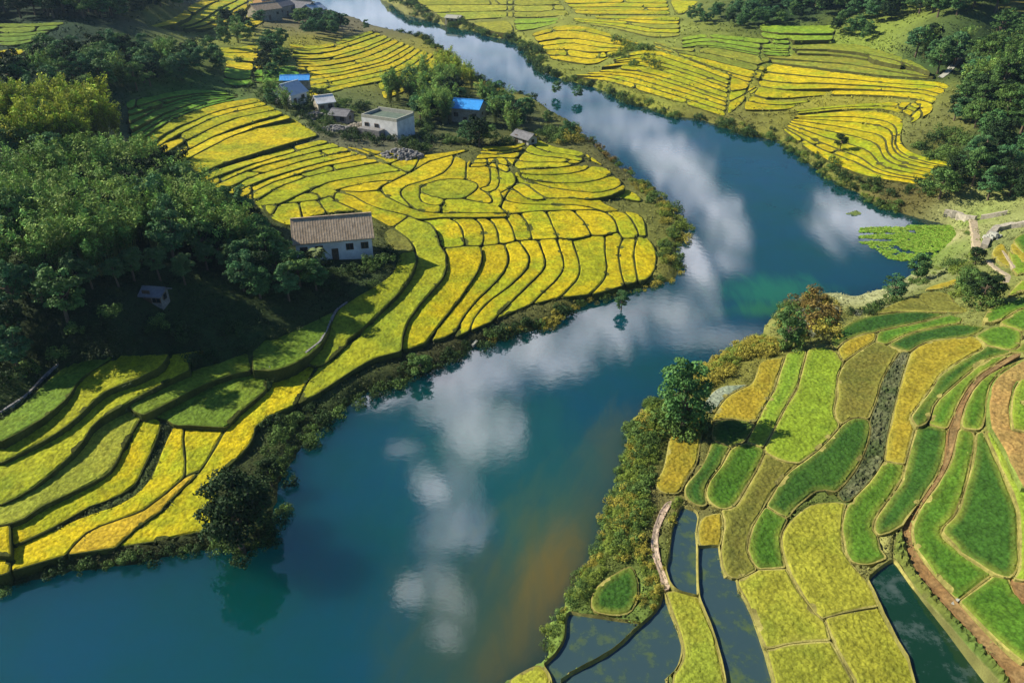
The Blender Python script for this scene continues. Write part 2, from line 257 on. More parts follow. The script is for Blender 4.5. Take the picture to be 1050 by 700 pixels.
# outlines of the plots in tenths of a photo pixel: kind|label|first point, then steps
PLOTS = """
gold||6415 2 15 -7 55 0 330 10 22 7 3 16 -20 7 -330 -5 -64 -8 -12 -9
gold||6070 -3 300 -2 20 7 3 13 -18 10 -265 10 -290 0 -32 -12 -3 -13 15 -5
gold||2605 -3 35 -2 40 7 0 8 -25 17 -20 8 -30 -2 -20 -13 -7 -10
ygreen||5090 2 55 -2 15 5 30 0 8 5 2 20 -2 15 -8 5 -50 0 -45 -35
ygreen||4249 0 16 -5 645 0 89 8 18 13 8 23 -2 8 -13 5 -665 3 -45 -15 -44 -28
olive||10487 2 10 10 -2 10 -20 13 -249 17 -10 -6 -1 -7 15 -11 240 -29
ygreen||5210 7 45 0 5 8 0 25 -5 8 -45 0 -5 -8 0 -25
ygreen||5275 12 20 -7 405 0 38 16 9 16 -8 12 -389 11 -72 -10 -12 -20
ygreen||5025 2 40 0 50 40 0 6 -10 2 -30 5 -30 -2 -22 -43
gold||6340 32 485 8 22 7 7 12 -14 15 -90 6 -415 -10 -475 5 -29 -7 -14 -18 18 -10 295 0
gold||2565 18 52 27 -2 5 -45 28 -20 14 -8 -2 -2 -5 12 -60
gold||2120 -3 115 -2 16 7 -116 46 -90 53 -40 28 -30 6 -54 -28 -7 -10 4 -13 32 -24 50 -24 75 -28
gold||6881 12 19 -6 245 9 10 4 1 6 -26 25 -115 85 -30 10 -30 -1 -22 -9 -17 -20 -36 -80 -2 -14
olive||10460 42 24 1 11 10 2 16 -13 12 -209 4 -25 -1 -15 -8 -2 -9 12 -7
gold||2737 10 8 7 -2 23 -9 17 -14 13 -90 42 -35 3 -14 -5 -7 -8 1 -10 10 -12 55 -34 80 -33
ygreen||5686 62 19 -7 55 5 19 11 11 14 3 10 -9 9 -91 -1 -13 -18
ygreen||4495 57 680 -2 15 7 9 13 0 20 -12 15 -117 5 -610 14 -75 -36 -24 -15 -7 -13 16 -5
ygreen||5210 62 40 -2 8 5 2 35 -5 8 -25 7 -15 0 -8 -5 -2 -40
ygreen||5570 57 92 5 11 28 -18 19 -115 11 -175 0 -70 0 -20 -7 -9 -13 0 -20 19 -19 130 4
gold||6635 88 15 -4 105 1 80 -5 22 7 5 8 -2 8 -20 7 -185 -5 -20 -7
gold||5960 77 630 3 20 11 -15 15 -85 4 -545 0 -85 -6 -21 -15 11 -9
olive||10400 87 40 -2 44 7 15 18 -6 20 -23 10 -115 -7 -85 -11 -16 -10 -2 -15 18 -7
gold||5889 117 16 -7 55 5 715 -5 175 5 20 10 4 12 -24 13 -870 -5 -70 -8 -17 -9
ygreen||5808 114 18 12 8 16 -6 12 -13 4 -290 22 -240 -1 -15 -12 -5 -17 10 -18 15 -7 260 0 175 -15
ygreen||5210 122 30 -2 18 10 2 40 -5 8 -40 2 -8 -5 -2 -45
gold||2721 84 9 11 -7 40 -12 23 -21 19 -45 24 -45 14 -50 5 -23 -10 -4 -20 5 -30 6 -30 10 -14 16 -3 30 9 35 -2
olive||10273 137 17 -6 185 16 18 8 4 14 -13 13 -24 0 -165 -25 -17 -8
ygreen||4915 122 265 -1 15 12 5 17 -5 19 -11 11 -409 24 -185 10 -100 -55 -11 -13 4 -8
gold||2305 -2 110 -3 11 7 -11 12 -115 50 -85 46 -115 83 -50 26 -70 28 -180 43 -60 5 -50 -5 -11 -4 4 -5 112 -23 90 -35 65 -38 85 -67 90 -56 80 -34
gold||2475 -2 55 -2 10 11 -7 13 -113 60 -200 127 -130 54 -190 39 -55 0 -11 -5 7 -8 144 -35 95 -38 105 -75 115 -67
gold||6097 175 18 -5 830 5 20 7 7 17 -22 16 -70 0 -765 -30
gold||1890 111 25 3 40 22 11 13 -11 22 -35 24 -130 56 -190 35 -65 -1 -10 -8 210 -64 80 -46
gold||2531 38 8 12 -4 30 -21 35 -174 114 -140 51 -130 26 -65 -1 -25 -3 6 -8 124 -31 110 -47 225 -141
gold||5875 195 35 -5 470 30 45 9 15 11 0 8 -555 -43
lgreen||5728 190 4 9 -17 11 -90 18 -185 17 -150 3 -18 -8 -4 -24 22 -16
gold||6338 202 607 18 20 7 0 11 -20 7 -160 5 -155 -5 -280 -34 -16 -6
gold||2697 189 9 8 0 13 -10 17 -16 14 -105 47 -45 12 -17 -5 -5 -15 6 -30 17 -20 74 -10
green||570 237 82 0 4 7 -7 7 -34 11 -395 23 -125 0 -77 -5 -8 -17 20 -13 250 0
ygreen||6464 236 261 19 220 -5 20 7 8 18 -8 13 -20 7 -230 0 -210 -31 -30 -12
lgreen||5708 220 6 14 -24 16 -210 48 -150 19 -25 -7 -21 -20 -9 -25 20 -11 155 -4
ygreen||5170 217 40 5 37 38 13 40 -1 39 -12 14 -172 -22 -95 -33 -110 -42 -11 -10 7 -6
gold||5884 214 21 -4 480 38 320 52 245 0 15 7 6 12 -12 15 -34 6 -285 -9 -365 -68 -340 -37
green||535 272 57 0 3 9 -15 11 -40 15 -110 14 -40 5 -17 -4 7 -22 25 -20 30 -5
lgreen||7791 257 19 -4 210 17 525 -5 15 4 6 12 -6 44 -13 15 -17 5 -270 5 -280 -5 -174 -25 -17 -25 -4 -25
green||340 282 22 1 6 13 -15 21 -28 14 -75 9 -220 0 -18 -10 -6 -15 6 -15 18 -10 200 0
ygreen||5954 239 76 1 240 28 360 68 150 9 170 -1 15 4 6 11 -16 15 -75 6 -165 0 -80 -8 -330 -80
gold||5635 298 15 5 10 9 1 9 -7 8 -169 43 -19 -2 -8 -7 2 -13 10 -7 140 -44
gold||5805 262 55 -2 80 8 160 32 345 117 110 30 11 8 -16 2 -125 -27 -260 -70 -155 -32 -120 -13 -190 2 -32 -16 -4 -9 7 -8
green||480 322 26 4 -21 15 -210 31 -240 8 -17 -5 -9 -11 6 -12 15 -7 225 0
lgreen||7806 337 19 -5 95 13 155 10 450 -5 24 13 2 17 -8 17 -23 14 -40 4 -330 5 -65 -20 -115 5 -135 -16 -28 -16 -7 -18
lgreen||7180 357 35 -2 20 5 20 14 -3 13 -92 7 -100 16 -64 6 -9 -6 -1 -8 14 -13
gold||3805 319 30 7 0 9 -15 8 -230 84 -115 33 -31 -12 -2 -13 13 -10
green||415 357 25 -2 11 10 -11 11 -35 15 -180 32 -120 12 -65 -2 -19 -4 -13 -15 2 -16 15 -12 225 -6
lgreen||7273 362 12 -7 50 0 530 52 20 9 5 16 -25 13 -90 -3 -460 -51 -34 -11
gold||5735 322 150 -2 85 8 190 37 185 55 213 47 5 8 -18 4 -235 -20 -405 -64 -185 0 -204 32 -30 -22 -4 -16 9 -10
lgreen||7910 417 15 -7 20 0 135 10 18 10 -3 13 -15 7 -155 -5 -20 -13
green||365 403 10 2 0 7 -25 14 -130 33 -110 16 -92 -5 -10 -19 17 -12 85 1 120 -12
lgreen||7185 397 170 3 415 47 20 9 10 19 -5 16 -15 9 -170 -27 -275 -43 -165 0 -170 27 -15 -13 20 -19
gold||5705 402 225 1 345 58 230 20 16 8 -16 6 -165 1 -180 -10 -280 -41 -75 0 -250 26 -28 -16 -1 -10 9 -10
gold||3860 340 40 11 0 9 -15 9 -435 151 -180 30 -125 0 -135 -14 -32 -17 -3 -19 11 -7 194 22 95 -4 95 -14 225 -64
gold||3405 445 26 11 2 14 -8 8 -155 28 -80 4 -205 -26 -28 -19 -1 -10 10 -6 144 23 135 3
lgreen||7815 462 20 -6 160 14 85 -5 20 13 2 11 -7 9 -20 5 -245 -8 -20 -13 -2 -11
meadow||6704 429 21 0 175 60 100 16 110 -6 10 6 -2 12 -18 12 -35 1 -140 -16 -205 -63 -16 -11
lgreen||7155 437 215 2 385 65 29 6 11 12 2 16 -13 12 -149 -26 -160 -31 -195 -23 -120 0 -160 23 -13 -13 18 -15
gold||5785 452 90 -2 275 40 260 15 11 5 -16 7 -205 17 -155 1 -205 -25 -250 4 -28 -19 0 -10 13 -9
gold||6687 468 18 1 190 61 16 11 -21 -1 -175 -53 -20 -8
gold||3995 395 19 6 -14 16 -195 87 -200 67 -170 37 -21 -7 11 -13 320 -91
gold||2705 449 17 12 3 34 -7 20 -18 10 -175 20 -180 0 -55 -6 -24 -5 -12 -12 -2 -14 13 -12 205 -10
lgreen||7149 479 126 -4 90 8 405 72 19 11 -19 3 -385 -71 -130 -13 -90 0
lgreen||7889 509 16 -4 130 0 45 5 11 6 -96 9 -90 -9
gold||3925 365 42 12 4 11 -11 10 -220 94 -235 68 -115 29 -80 11 -120 5 -155 -5 -18 -7 -16 -18 -4 -22 9 -9 134 11 135 0 165 -26 215 -67
lgreen||7816 517 19 -4 150 17 90 -5 17 5 5 9 -17 6 -155 -5 -95 -9 -14 -7
gold||5675 517 100 -2 22 7 15 23 -3 22 -14 5 -55 -2 -105 -3 -31 -15 -11 -16 5 -13
gold||6340 527 42 0 4 6 -7 6 -109 33 -25 3 -16 -8 -5 -16 8 -11 18 -6
meadow||8370 447 280 3 140 13 125 23 230 63 180 67 125 64 75 48 10 16 -265 -99 -140 -39 -345 -68 -305 -28 -350 -6 -13 -9 -6 -15 6 -17 18 -12
gold||4115 437 27 7 4 9 -7 12 -189 109 -70 29 -120 37 -50 11 -40 -3 -30 -13 3 -10 177 -52 130 -56 130 -70
gold||5822 522 18 -7 85 8 115 17 85 0 11 5 6 8 -6 27 -26 19 -50 6 -205 -25 -18 -7 -12 -14 -7 -24
meadow||8185 517 25 -7 165 0 405 33 60 10 30 13 40 34 0 9 -15 1 -160 -26 -225 -24 -325 -10 -15 -5 -3 -8
lgreen||7816 542 19 -4 160 12 80 1 17 7 5 13 -22 9 -75 0 -90 -9 -80 -12 -14 -9
gold||270 498 11 3 -1 8 -35 32 -210 129 -14 5 -11 -4 -5 -41 0 -85 7 -16 9 -8
gold||6165 542 35 0 13 18 7 23 -25 7 -15 5 -35 -2 -2 -8
gold||4040 411 25 2 16 9 2 10 -8 9 -140 75 -190 76 -230 57 -145 23 -115 13 -175 1 -23 -6 -14 -11 -3 -19 11 -9 169 -1 155 -14 170 -31 280 -91
meadow||7205 496 40 -6 135 13 390 73 23 13 14 36 24 14 -16 7 -37 17 -18 1 -415 -98 -160 -26 -15 -7 0 -12
gold||2685 532 27 3 13 20 -3 49 -22 17 -125 14 -250 -35 -35 -6 -19 -12 -6 -21 15 -15 255 4
gold||6405 573 9 6 -9 12 -105 25 -11 -2 11 -10 85 -31
gold||5632 579 133 -4 270 35 155 -12 75 -18 16 4 -141 62 -50 11 -85 3 -335 -51 -30 -13
meadow||7810 597 60 -2 20 7 3 8 -10 20 -8 5 -20 0 -45 -7 -5 -8 0 -15
gold||3345 602 41 6 2 7 -18 6 -155 14 -145 0 -41 -10 -2 -13 13 -7 185 5
meadow||8904 571 31 1 255 57 45 23 12 13 4 11 -16 3 -265 -54 -35 -19 -24 -21
meadow||6924 525 206 13 185 28 440 104 13 10 2 15 -9 19 -17 12 -64 -8 -560 -143 -165 -35
gold||4175 460 28 9 0 9 -13 13 -180 106 -115 50 -410 97 -300 37 -23 -16 2 -15 11 -9 300 -34 355 -80 110 -40
meadow||8120 562 20 -7 285 5 395 42 375 74 245 67 125 42 11 9 -11 3 -295 -45 -565 -93 -815 -66 -60 -13 -14 -9 6 -5 173 19 85 0 17 -5
gold||4230 482 17 4 4 12 -31 28 -115 74 -135 63 -440 106 -330 54 -21 -17 16 -18 300 -39 185 -39 220 -57 110 -47 195 -115
gold||6635 518 100 5 60 12 330 108 340 127 13 12 5 18 -8 11 -15 2 -165 -62 -140 -53 -380 -122 -160 -20 -169 19 -7 -11 16 -12 80 -22
gold||2328 628 22 -4 234 34 11 10 5 17 -3 20 -10 13 -22 7 -45 -3 -185 -28 -15 -9 -7 -15 2 -25
gold||2610 657 30 -2 55 12 5 8 0 20 -10 10 -15 5 -25 0 -40 -7 -5 -8 0 -30
gold||6595 562 100 6 90 17 360 117 305 115 25 20 -2 19 -23 6 -265 -95 -305 -98 -230 -56 -135 -8 -215 26 10 -10 125 -31
gold||3595 638 52 12 3 10 -20 9 -160 33 -270 31 -30 1 -20 -12 -5 -19 15 -12 185 -9
gold||2715 677 20 -5 105 9 10 6 5 9 -9 19 -26 10 -90 -8 -12 -6 -10 -12 0 -13
gold||6949 551 146 24 625 157 18 9 2 19 -15 27 -20 10 -115 -22 -270 -83 -355 -127
gold||6335 682 13 3 2 15 -5 8 -90 2 -15 0 -8 -5 8 -12
gold||4335 526 25 1 17 10 4 13 -11 15 -150 109 -115 54 -125 41 -560 121 -39 -15 -7 -15 11 -10 320 -61 245 -54 75 -25 115 -55
gold||7790 682 15 -2 40 12 2 8 -17 23 -20 2 -35 -7 -2 -8
greenstrip||2877 692 23 -7 120 5 13 5 12 11 0 9 -7 7 -153 3 -12 -5 -6 -8 1 -11
meadow||7912 607 23 -6 795 67 465 79 230 31 110 20 11 7 -11 5 -505 -34 -1070 -130 -56 -11 -4 -15
meadow||9268 659 17 -1 135 48 105 45 11 13 -21 -3 -210 -65 -29 -17
gold||3085 697 35 -2 8 5 9 25 -7 5 -15 0 -30 0 -20 -10 -7 -10 2 -8
gold||4280 502 29 4 6 16 -130 96 -115 63 -100 41 -270 62 -540 101 -22 -5 -11 -15 3 -15 20 -10 365 -61 465 -111 115 -53
gold||6500 612 65 -2 100 12 225 57 245 78 315 113 20 20 -8 8 -17 0 -170 -61 -295 -99 -330 -92 -85 -11 -105 0 -155 12 6 -7 34 -7
greenstrip||2655 717 15 -2 20 5 10 10 -2 55 -8 5 -35 -3 -40 -2 -10 -10 2 -45
greenstrip||2715 728 15 -5 55 7 255 1 20 12 11 17 -1 16 -10 10 -125 8 -205 -4 -15 -7 -9 -13 -1 -25
gold||4455 592 10 13 4 70 -15 26 -24 17 -240 116 -279 91 -17 -11 -15 -34 -1 -17 12 -14 195 -47 115 -45 95 -54 140 -105
greenstrip||2315 704 20 -3 95 16 143 16 7 7 2 15 -10 35 -11 15 -26 12 -55 3 -75 -7 -85 -17 -18 -14 -5 -17 7 -45
gold||6445 642 110 -2 70 8 285 76 280 89 255 92 18 14 4 16 -10 11 -17 2 -245 -86 -435 -144 -150 -35 -100 -13 -110 0 -230 22 15 -11 115 -23
gold||3120 747 25 0 12 28 -2 8 -5 2 -25 0 -30 -2 -8 -8 -5 -15 3 -8
gold||4410 554 20 1 11 13 -26 30 -140 106 -140 71 -95 30 -475 100 -360 90 -17 -3 -12 -12 1 -15 18 -12 375 -92 415 -86 125 -41 125 -60 150 -110
gold||7760 742 30 3 23 10 -25 50 -3 3 -25 -3 -23 -10 6 -25
gold||7444 746 16 -1 100 30 130 28 11 6 5 12 -9 12 -17 5 -55 -11 -100 -38 -70 -33
gold||7882 667 48 -3 1075 137 620 47 60 13 43 21 6 11 -6 15 -33 10 -90 -27 -125 -16 -330 -15 -495 -51 -335 -24 -375 -38 -75 -13 -18 -10 3 -24
gold||3115 797 45 0 8 8 5 15 0 5 -8 5 -45 0 -10 -5 -8 -20
greenstrip||3070 794 22 16 -3 13 -14 7 -350 12 -13 -7 -6 -15 6 -15 18 -10 205 5
gold||6385 677 155 1 215 45 325 105 355 127 20 14 6 16 -7 14 -14 4 -490 -164 -235 -70 -175 -41 -165 -19 -10 -6 -4 -11
greenstrip||2665 802 25 -2 8 5 0 35 -8 5 -45 0 -35 3 -5 -8 2 -25 23 -10
gold||6230 717 140 -2 100 9 170 31 270 78 520 176 22 15 0 12 -9 5 -73 -21 -405 -137 -270 -83 -235 -47 -305 -18 -11 -5 11 -5
greenstrip||2300 805 170 20 110 -7 13 7 21 30 2 6 -7 4 -124 20 -85 -3 -90 -16 -15 -8 -8 -13 1 -25
gold||5864 784 206 1 145 13 270 59 18 12 6 21 -9 12 -15 3 -135 -40 -150 -34
gold||7842 743 23 -3 145 21 595 49 535 55 215 5 160 14 105 17 60 21 11 12 -4 16 -17 15 -20 3 -160 -40 -395 -38 -740 -40 -160 5 -125 -5 -140 -14 -100 -17 -20 -10 2 -29
gold||7503 795 22 2 95 36 61 16 4 16 -11 25 -24 20 -25 8 -115 17 -20 -7 -8 -23 8 -90 5 -13
gold||6145 742 160 3 150 13 250 52 300 94 425 145 20 22 -3 10 -13 6 -99 -29 -190 -65 -635 -188 -90 -18 -190 -22 -199 -6 -7 -5 11 -4
gold||4460 716 11 19 4 85 -5 18 -11 12 -159 39 -105 34 -235 94 -27 -12 -18 -40 -2 -18 12 -15 260 -87
gold||3330 859 25 8 14 11 7 14 -7 9 -184 47 -21 -4 -14 -19 -2 -18 12 -14
gold||7785 828 35 -5 105 19 140 13 110 5 175 -5 340 15 680 50 110 13 115 25 45 22 0 14 -15 9 -20 0 -115 -32 -145 -22 -465 -29 -310 -10 -500 10 -135 -9 -140 -28 -13 -11 -7 -17
gold||7740 882 20 0 0 8 -85 53 -10 5 -7 -3 17 -33
gold||5889 769 286 -4 210 23 100 18 670 198 270 91 16 14 4 15 -13 13 -17 -1 -570 -182 -500 -139 -150 -25 -290 -15
gold||7760 902 8 3 0 10 -53 50 -25 -2 -10 -5 0 -6
gold||7785 895 145 21 135 9 220 0 225 -10 14 10 -7 20 -19 21 -28 13 -400 31 -210 -4 -75 -15 -50 -19 3 -16
gold||6525 875 40 4 425 129 47 19 4 10 -11 12 -45 6 -435 -129 -30 -22 -3 -18
gold||7639 924 10 6 0 15 -24 27 -125 63 -17 2 -9 -9 2 -58 12 -23 17 -7
gold||8552 922 18 -6 195 4 475 25 135 14 105 17 115 32 11 11 -1 12 -30 25 -20 2 -155 -41 -235 -27 -315 -15 -315 0 -11 -5 -3 -11
greenstrip||1925 927 125 -2 265 20 10 7 -295 8 -250 34 -65 11 -305 85 -12 -5 -1 -20 12 -34 17 -15 309 -63
greenstrip||2155 962 185 -2 16 4 -11 6 -300 10 -185 32 -145 39 -25 1 -27 -11 0 -12 102 -26 185 -29
gold||7705 994 25 -2 195 45 120 13 130 -5 115 -13 11 3 -4 7 -32 13 -235 25 -175 -8 -179 -33 -7 -11 4 -11
gold||7631 984 8 8 -2 23 -22 38 -130 111 -19 9 -7 -13 8 -80 11 -22 22 -15 80 -40 35 -17
greenstrip||1387 1027 7 7 0 16 -9 30 -11 16 -14 10 -30 9 -25 -5 -9 -15 -4 -20 4 -25 29 -14 45 -10
gold||9235 1052 70 -2 30 7 0 8 -30 25 -30 20 -55 -8 -8 -12
gold||9350 1062 20 -2 65 27 0 8 -15 15 -15 5 -40 -13 -30 -17 0 -10
gold||7648 1048 22 -3 105 22 165 18 100 0 150 -14 10 2 0 7 -35 16 -70 23 -125 11 -320 0 -14 -7 -6 -13 6 -45
greenstrip||2245 977 190 -2 16 4 -7 5 -369 24 -160 29 -290 80 -115 50 -174 83 -14 -7 -5 -28 5 -17 18 -14 470 -154 205 -41
gold||9125 1052 81 3 1 25 -27 16 -125 -6 -295 5 -320 25 -190 23 -80 7 -13 -6 13 -11 290 -34 335 -29
gold||9395 1032 25 -2 105 29 30 12 12 11 6 23 -13 30 -21 25 -39 24 -35 18 -12 -2 2 -35 -21 -42 4 -38 -8 -9 -50 -23 0 -12
greenstrip||1615 1043 44 7 7 11 -11 12 -305 100 -24 5 -15 -10 -3 -27 17 -17
gold||7075 1042 25 2 315 100 18 14 6 22 -9 11 -20 1 -360 -117 -10 -7 0 -10
gold||9315 1092 20 1 15 10 50 19 0 8 -17 15 -8 2 -80 -32 0 -8
greenstrip||2400 992 37 0 4 4 -16 5 -255 22 -225 50 -270 97 -324 168 -15 -9 -8 -39 17 -33 200 -98 115 -46 200 -57 225 -43
gold||8870 1097 175 -2 175 13 31 12 -1 32 -11 12 -119 -26 -160 -18 -235 0 -145 10 -395 39 -11 -7 21 -8 210 -25 270 -24
gold||9280 1122 45 11 40 19 0 8 -25 25 -10 10 -10 0 -15 -15 -50 -30 0 -10
greenstrip||2310 1017 37 0 4 4 -11 5 -255 52 -340 122 -150 70 -225 145 -16 -4 -9 -26 1 -19 14 -19 135 -78 175 -89 330 -115 175 -37
gold||9415 1137 19 6 10 12 3 20 -5 20 -12 19 -20 19 -55 31 -11 1 -7 -7 5 -57 48 -51
greenstrip||2370 1027 27 0 4 3 -7 5 -169 35 -160 44 -120 41 -175 74 -170 93 -215 155 -15 1 -11 -18 16 -35 185 -125 130 -67 110 -48 290 -101
gold||2745 1087 25 3 40 20 11 13 -7 7 -414 92 -200 79 -270 131 -25 1 -40 -23 -11 -16 7 -17 279 -137 70 -28 195 -57
gold||2615 1010 54 20 7 10 -11 9 -300 62 -180 52 -365 146 -160 89 -190 143 -20 9 -25 -6 -33 -27 -6 -17 9 -16 205 -152 200 -109 215 -85 140 -43 185 -43
gold||2685 1052 25 2 17 10 4 11 -11 9 -320 66 -185 53 -110 45 -230 111 -145 81 -85 54 -130 96 -20 3 -19 -10 -7 -21 11 -17 180 -137 180 -99 335 -136 200 -58
gold||2845 1136 48 20 6 12 -9 9 -215 52 -295 97 -215 92 -210 108 -15 -2 -10 -14 -10 -45 11 -23 289 -141 230 -86 260 -58
gold||8033 1322 22 5 150 88 12 14 -2 16 -20 10 -20 -7 -135 -103 -11 -15
gold||8700 1147 215 -2 105 9 130 25 75 32 29 29 11 40 -7 40 -23 65 0 55 21 50 49 48 75 41 90 32 461 103 -7 10 -24 10 -35 2 -340 -66 -120 -32 -105 -39 -60 -38 -27 -26 -30 -65 15 -95 -7 -50 -31 -42 -70 -35 -145 -29 -215 -19 -585 5 0 -7 15 -7 65 -7
gold||8049 1307 141 57 200 95 11 12 -51 9 -40 -10 -245 -147
gold||8310 1207 410 -2 85 5 190 23 110 28 50 28 31 41 6 40 -15 75 2 40 19 45 37 38 55 34 115 44 435 92 11 7 -16 5 -95 -16 -190 -35 -145 -34 -80 -23 -85 -37 -48 -37 -38 -58 -7 -45 8 -55 -13 -50 -27 -29 -40 -21 -85 -25 -130 -21 -440 -34 -225 -7 -16 -6 11 -7
gold||2920 1179 45 15 11 12 -7 10 -339 87 -245 93 -310 154 -155 91 -180 122 -25 2 -28 -21 -5 -22 13 -17 200 -134 265 -142 230 -99 80 -27 230 -74
gold||8119 1230 36 -5 260 10 395 30 150 21 85 22 60 26 28 27 15 39 -7 80 9 40 31 49 54 42 85 36 155 43 315 60 11 7 -4 9 -37 6 -310 -54 -140 -33 -110 -41 -55 -37 -37 -42 -14 -35 -9 -75 -17 -30 -33 -26 -60 -25 -365 -72 -335 -49 -140 -13
gold||3300 1440 54 12 7 9 -7 8 -274 72 -30 0 -20 -10 -11 -14 7 -13 169 -44
gold||5485 1374 19 11 66 75 65 33 90 26 140 21 110 32 17 19 -7 19 -15 5 -40 -10 -280 -37 -145 -50 -45 -31 -9 -18 3 -19 19 -33 -8 -27
gold||5398 1461 -3 19 -30 23 -155 42 -210 9 -56 -9 -4 -11 7 -13 28 -15 200 -1 85 -8
gold||1825 1403 25 7 29 20 7 15 -7 14 -294 195 -25 -3 -29 -23 -7 -18 7 -17 154 -116 120 -69
gold||8395 1482 25 -2 40 7 115 46 10 8 0 8 -30 9 -30 5 -25 -2 -75 -30 -60 -34 -1 -6 7 -5
gold||8100 1247 20 -3 110 10 345 49 325 58 65 17 60 24 37 29 18 34 10 75 11 30 39 44 50 32 85 36 75 22 387 73 4 8 -11 10 -45 7 -185 -33 -295 -72 -65 -26 -49 -31 -44 -50 -22 -60 -18 -30 -32 -26 -45 -22 -150 -47 -635 -135 -35 -10
gold||3000 1222 25 10 220 141 11 12 -4 10 -257 69 -610 184 -175 64 -205 90 -85 38 -30 2 -125 -47 -16 -17 11 -18 65 -46 170 -109 315 -166 230 -98 195 -61 225 -55
gold||3500 1514 25 2 40 14 11 10 -4 9 -197 40 -30 -6 -35 -15 -11 -9 4 -9
gold||3704 1525 26 -2 80 13 100 26 11 10 -36 11 -40 -1 -130 -47
gold||3564 1515 21 -2 85 14 130 47 15 10 1 6 -11 4 -25 -5 -100 -35 -105 -30
gold||5357 1516 4 14 -17 16 -89 26 -160 15 -173 -8 -5 -12 23 -12 60 5 205 -7
gold||8082 1267 18 -2 200 49 455 92 130 37 60 24 43 27 22 26 48 100 32 30 45 27 145 48 387 81 4 6 -11 8 -35 3 -310 -50 -205 -45 -85 -43 -95 -114 -70 -41 -165 -56 -245 -67 -355 -127
gold||4074 1574 16 -4 165 0 75 10 11 6 -166 17 -90 -22
gold||5435 1492 20 3 55 35 115 40 240 29 85 19 21 12 0 15 -16 8 -30 -3 -195 -32 -150 -11 -125 -23 -50 -21 -15 -16 10 -27
gold||1902 1466 11 10 12 39 -1 19 -10 16 -139 88 -95 68 -20 7 -20 -3 -40 -32 -1 -12 11 -15 145 -105 115 -71 20 -9
gold||3965 1573 25 0 105 17 30 11 0 6 -10 4 -45 5 -35 -5 -74 -24 -7 -8
gold||5320 1565 10 8 -8 22 -19 20 -28 12 -150 -12 -230 17 -13 -7 3 -15 20 -17 20 -6 165 7 140 -12
gold||8064 1285 31 2 360 130 245 66 165 58 64 40 86 107 85 45 105 26 385 64 11 9 -21 15 -50 0 -310 -48 -175 -46 -85 -38 -135 -96 -465 -180 -285 -134 -13 -12
gold||3895 1587 30 -2 90 27 7 8 -12 5 -50 3 -75 -30 0 -6
gold||4790 1537 16 4 -16 10 -380 105 -135 74 -18 3 49 -108 29 -24
gold||6010 1587 40 20 0 28 -5 8 -5 0 -43 -18
gold||5372 1568 18 -2 55 22 65 14 290 34 16 8 -7 12 -49 14 -85 -5 -145 5 -130 -8 -65 -11 -14 -11 4 -15
gold||3843 1600 32 3 85 30 75 -6 35 3 10 6 1 7 -26 18 -60 21 -40 -4 -15 -8 -4 -21 -7 -7 -79 -27 -11 -9
gold||5200 1628 45 7 45 -3 3 8 -10 15 -28 42 -55 -57 -3 -5
gold||5005 1632 60 0 15 33 -5 8 -60 0 -8 -8 -7 -25
gold||4925 1637 50 -1 15 9 5 10 -3 10 -12 9 -50 1 -60 0 -14 -10 6 -11 13 -8
gold||6065 1618 35 17 75 60 0 8 -15 -3 -95 -47 -10 -18 2 -10
gold||5110 1622 45 2 32 21 17 25 2 16 -8 9 -18 0 -70 -15 -19 -13 -7 -12 -1 -17 9 -11
gold||3255 1563 30 4 44 19 7 9 -11 9 -200 45 -390 122 -100 0 -81 -11 76 -32 140 -43
gold||5845 1647 30 -2 75 17 0 6 -35 12 -105 -7 0 -6
gold||3380 1472 30 1 55 21 11 11 -11 9 -175 31 -575 149 -200 67 -170 76 -50 22 -21 -1 -15 -18 -4 -19 7 -14 18 -10 260 -89 385 -107 200 -67
gold||4270 1607 18 1 8 10 -2 17 -14 35 -32 50 -43 40 -15 6 -20 -2 -110 -44 -46 -21 -2 -9 8 -7 110 -46
gold||3785 1632 30 1 40 13 16 11 -7 8 -359 71 -40 8 -25 -5 -21 -23 0 -11 11 -8
gold||8240 1446 25 4 120 71 70 32 305 114 195 102 65 23 95 21 360 60 11 10 -21 11 -55 3 -360 -55 -160 -32 -145 -46 -195 -82 -215 -112 -108 -81 -6 -29
gold||5302 1662 23 -6 70 12 130 7 140 -5 185 10 21 9 -26 13 -125 18 -195 0 -185 17 -30 -5 -31 -20 1 -27
gold||4850 1684 25 -4 110 1 8 6 0 8 -23 13 -135 8 -9 -4 0 -11
gold||5040 1682 20 -2 25 10 10 25 -5 7 -10 -2 -60 -12 -3 -3 3 -10
gold||8600 1557 55 6 150 55 45 25 100 76 85 38 175 46 315 50 11 6 -7 8 -44 1 -390 -65 -100 -26 -220 -112 -215 -82 -11 -9 4 -7
gold||2975 1519 25 4 22 17 4 13 -16 12 -495 143 -265 93 -195 84 -50 2 -47 -12 -4 -8 7 -6 289 -120 170 -58
gold||5105 1693 20 -3 50 10 30 10 15 20 -4 25 -17 10 -14 1 -55 -27 -26 -25 -3 -13
gold||6015 1697 20 3 2 11 -37 34 -60 20 -90 16 -170 14 -195 0 -85 -7 -70 -15 -24 -14 14 -9 295 -10
gold||3370 1708 24 4 17 13 8 17 -10 13 -224 55 -50 1 -50 -13 0 -7 10 -6
gold||3695 1590 65 20 9 10 -9 10 -390 70 -265 74 -300 96 -165 81 -35 15 -15 -5 -8 -36 11 -25 147 -62 340 -104 220 -59 320 -74
gold||3600 1553 60 16 11 8 -7 8 -579 140 -325 99 -215 85 -140 77 -30 4 -67 -19 -4 -10 11 -11 300 -137 570 -173
gold||6060 1713 25 -4 95 16 45 16 37 26 5 21 -12 15 -95 38 -125 26 -125 13 -185 0 -175 -15 -175 -33 -29 -23 -2 -11 8 -9 123 11 215 0 165 -14 120 -23 35 -15
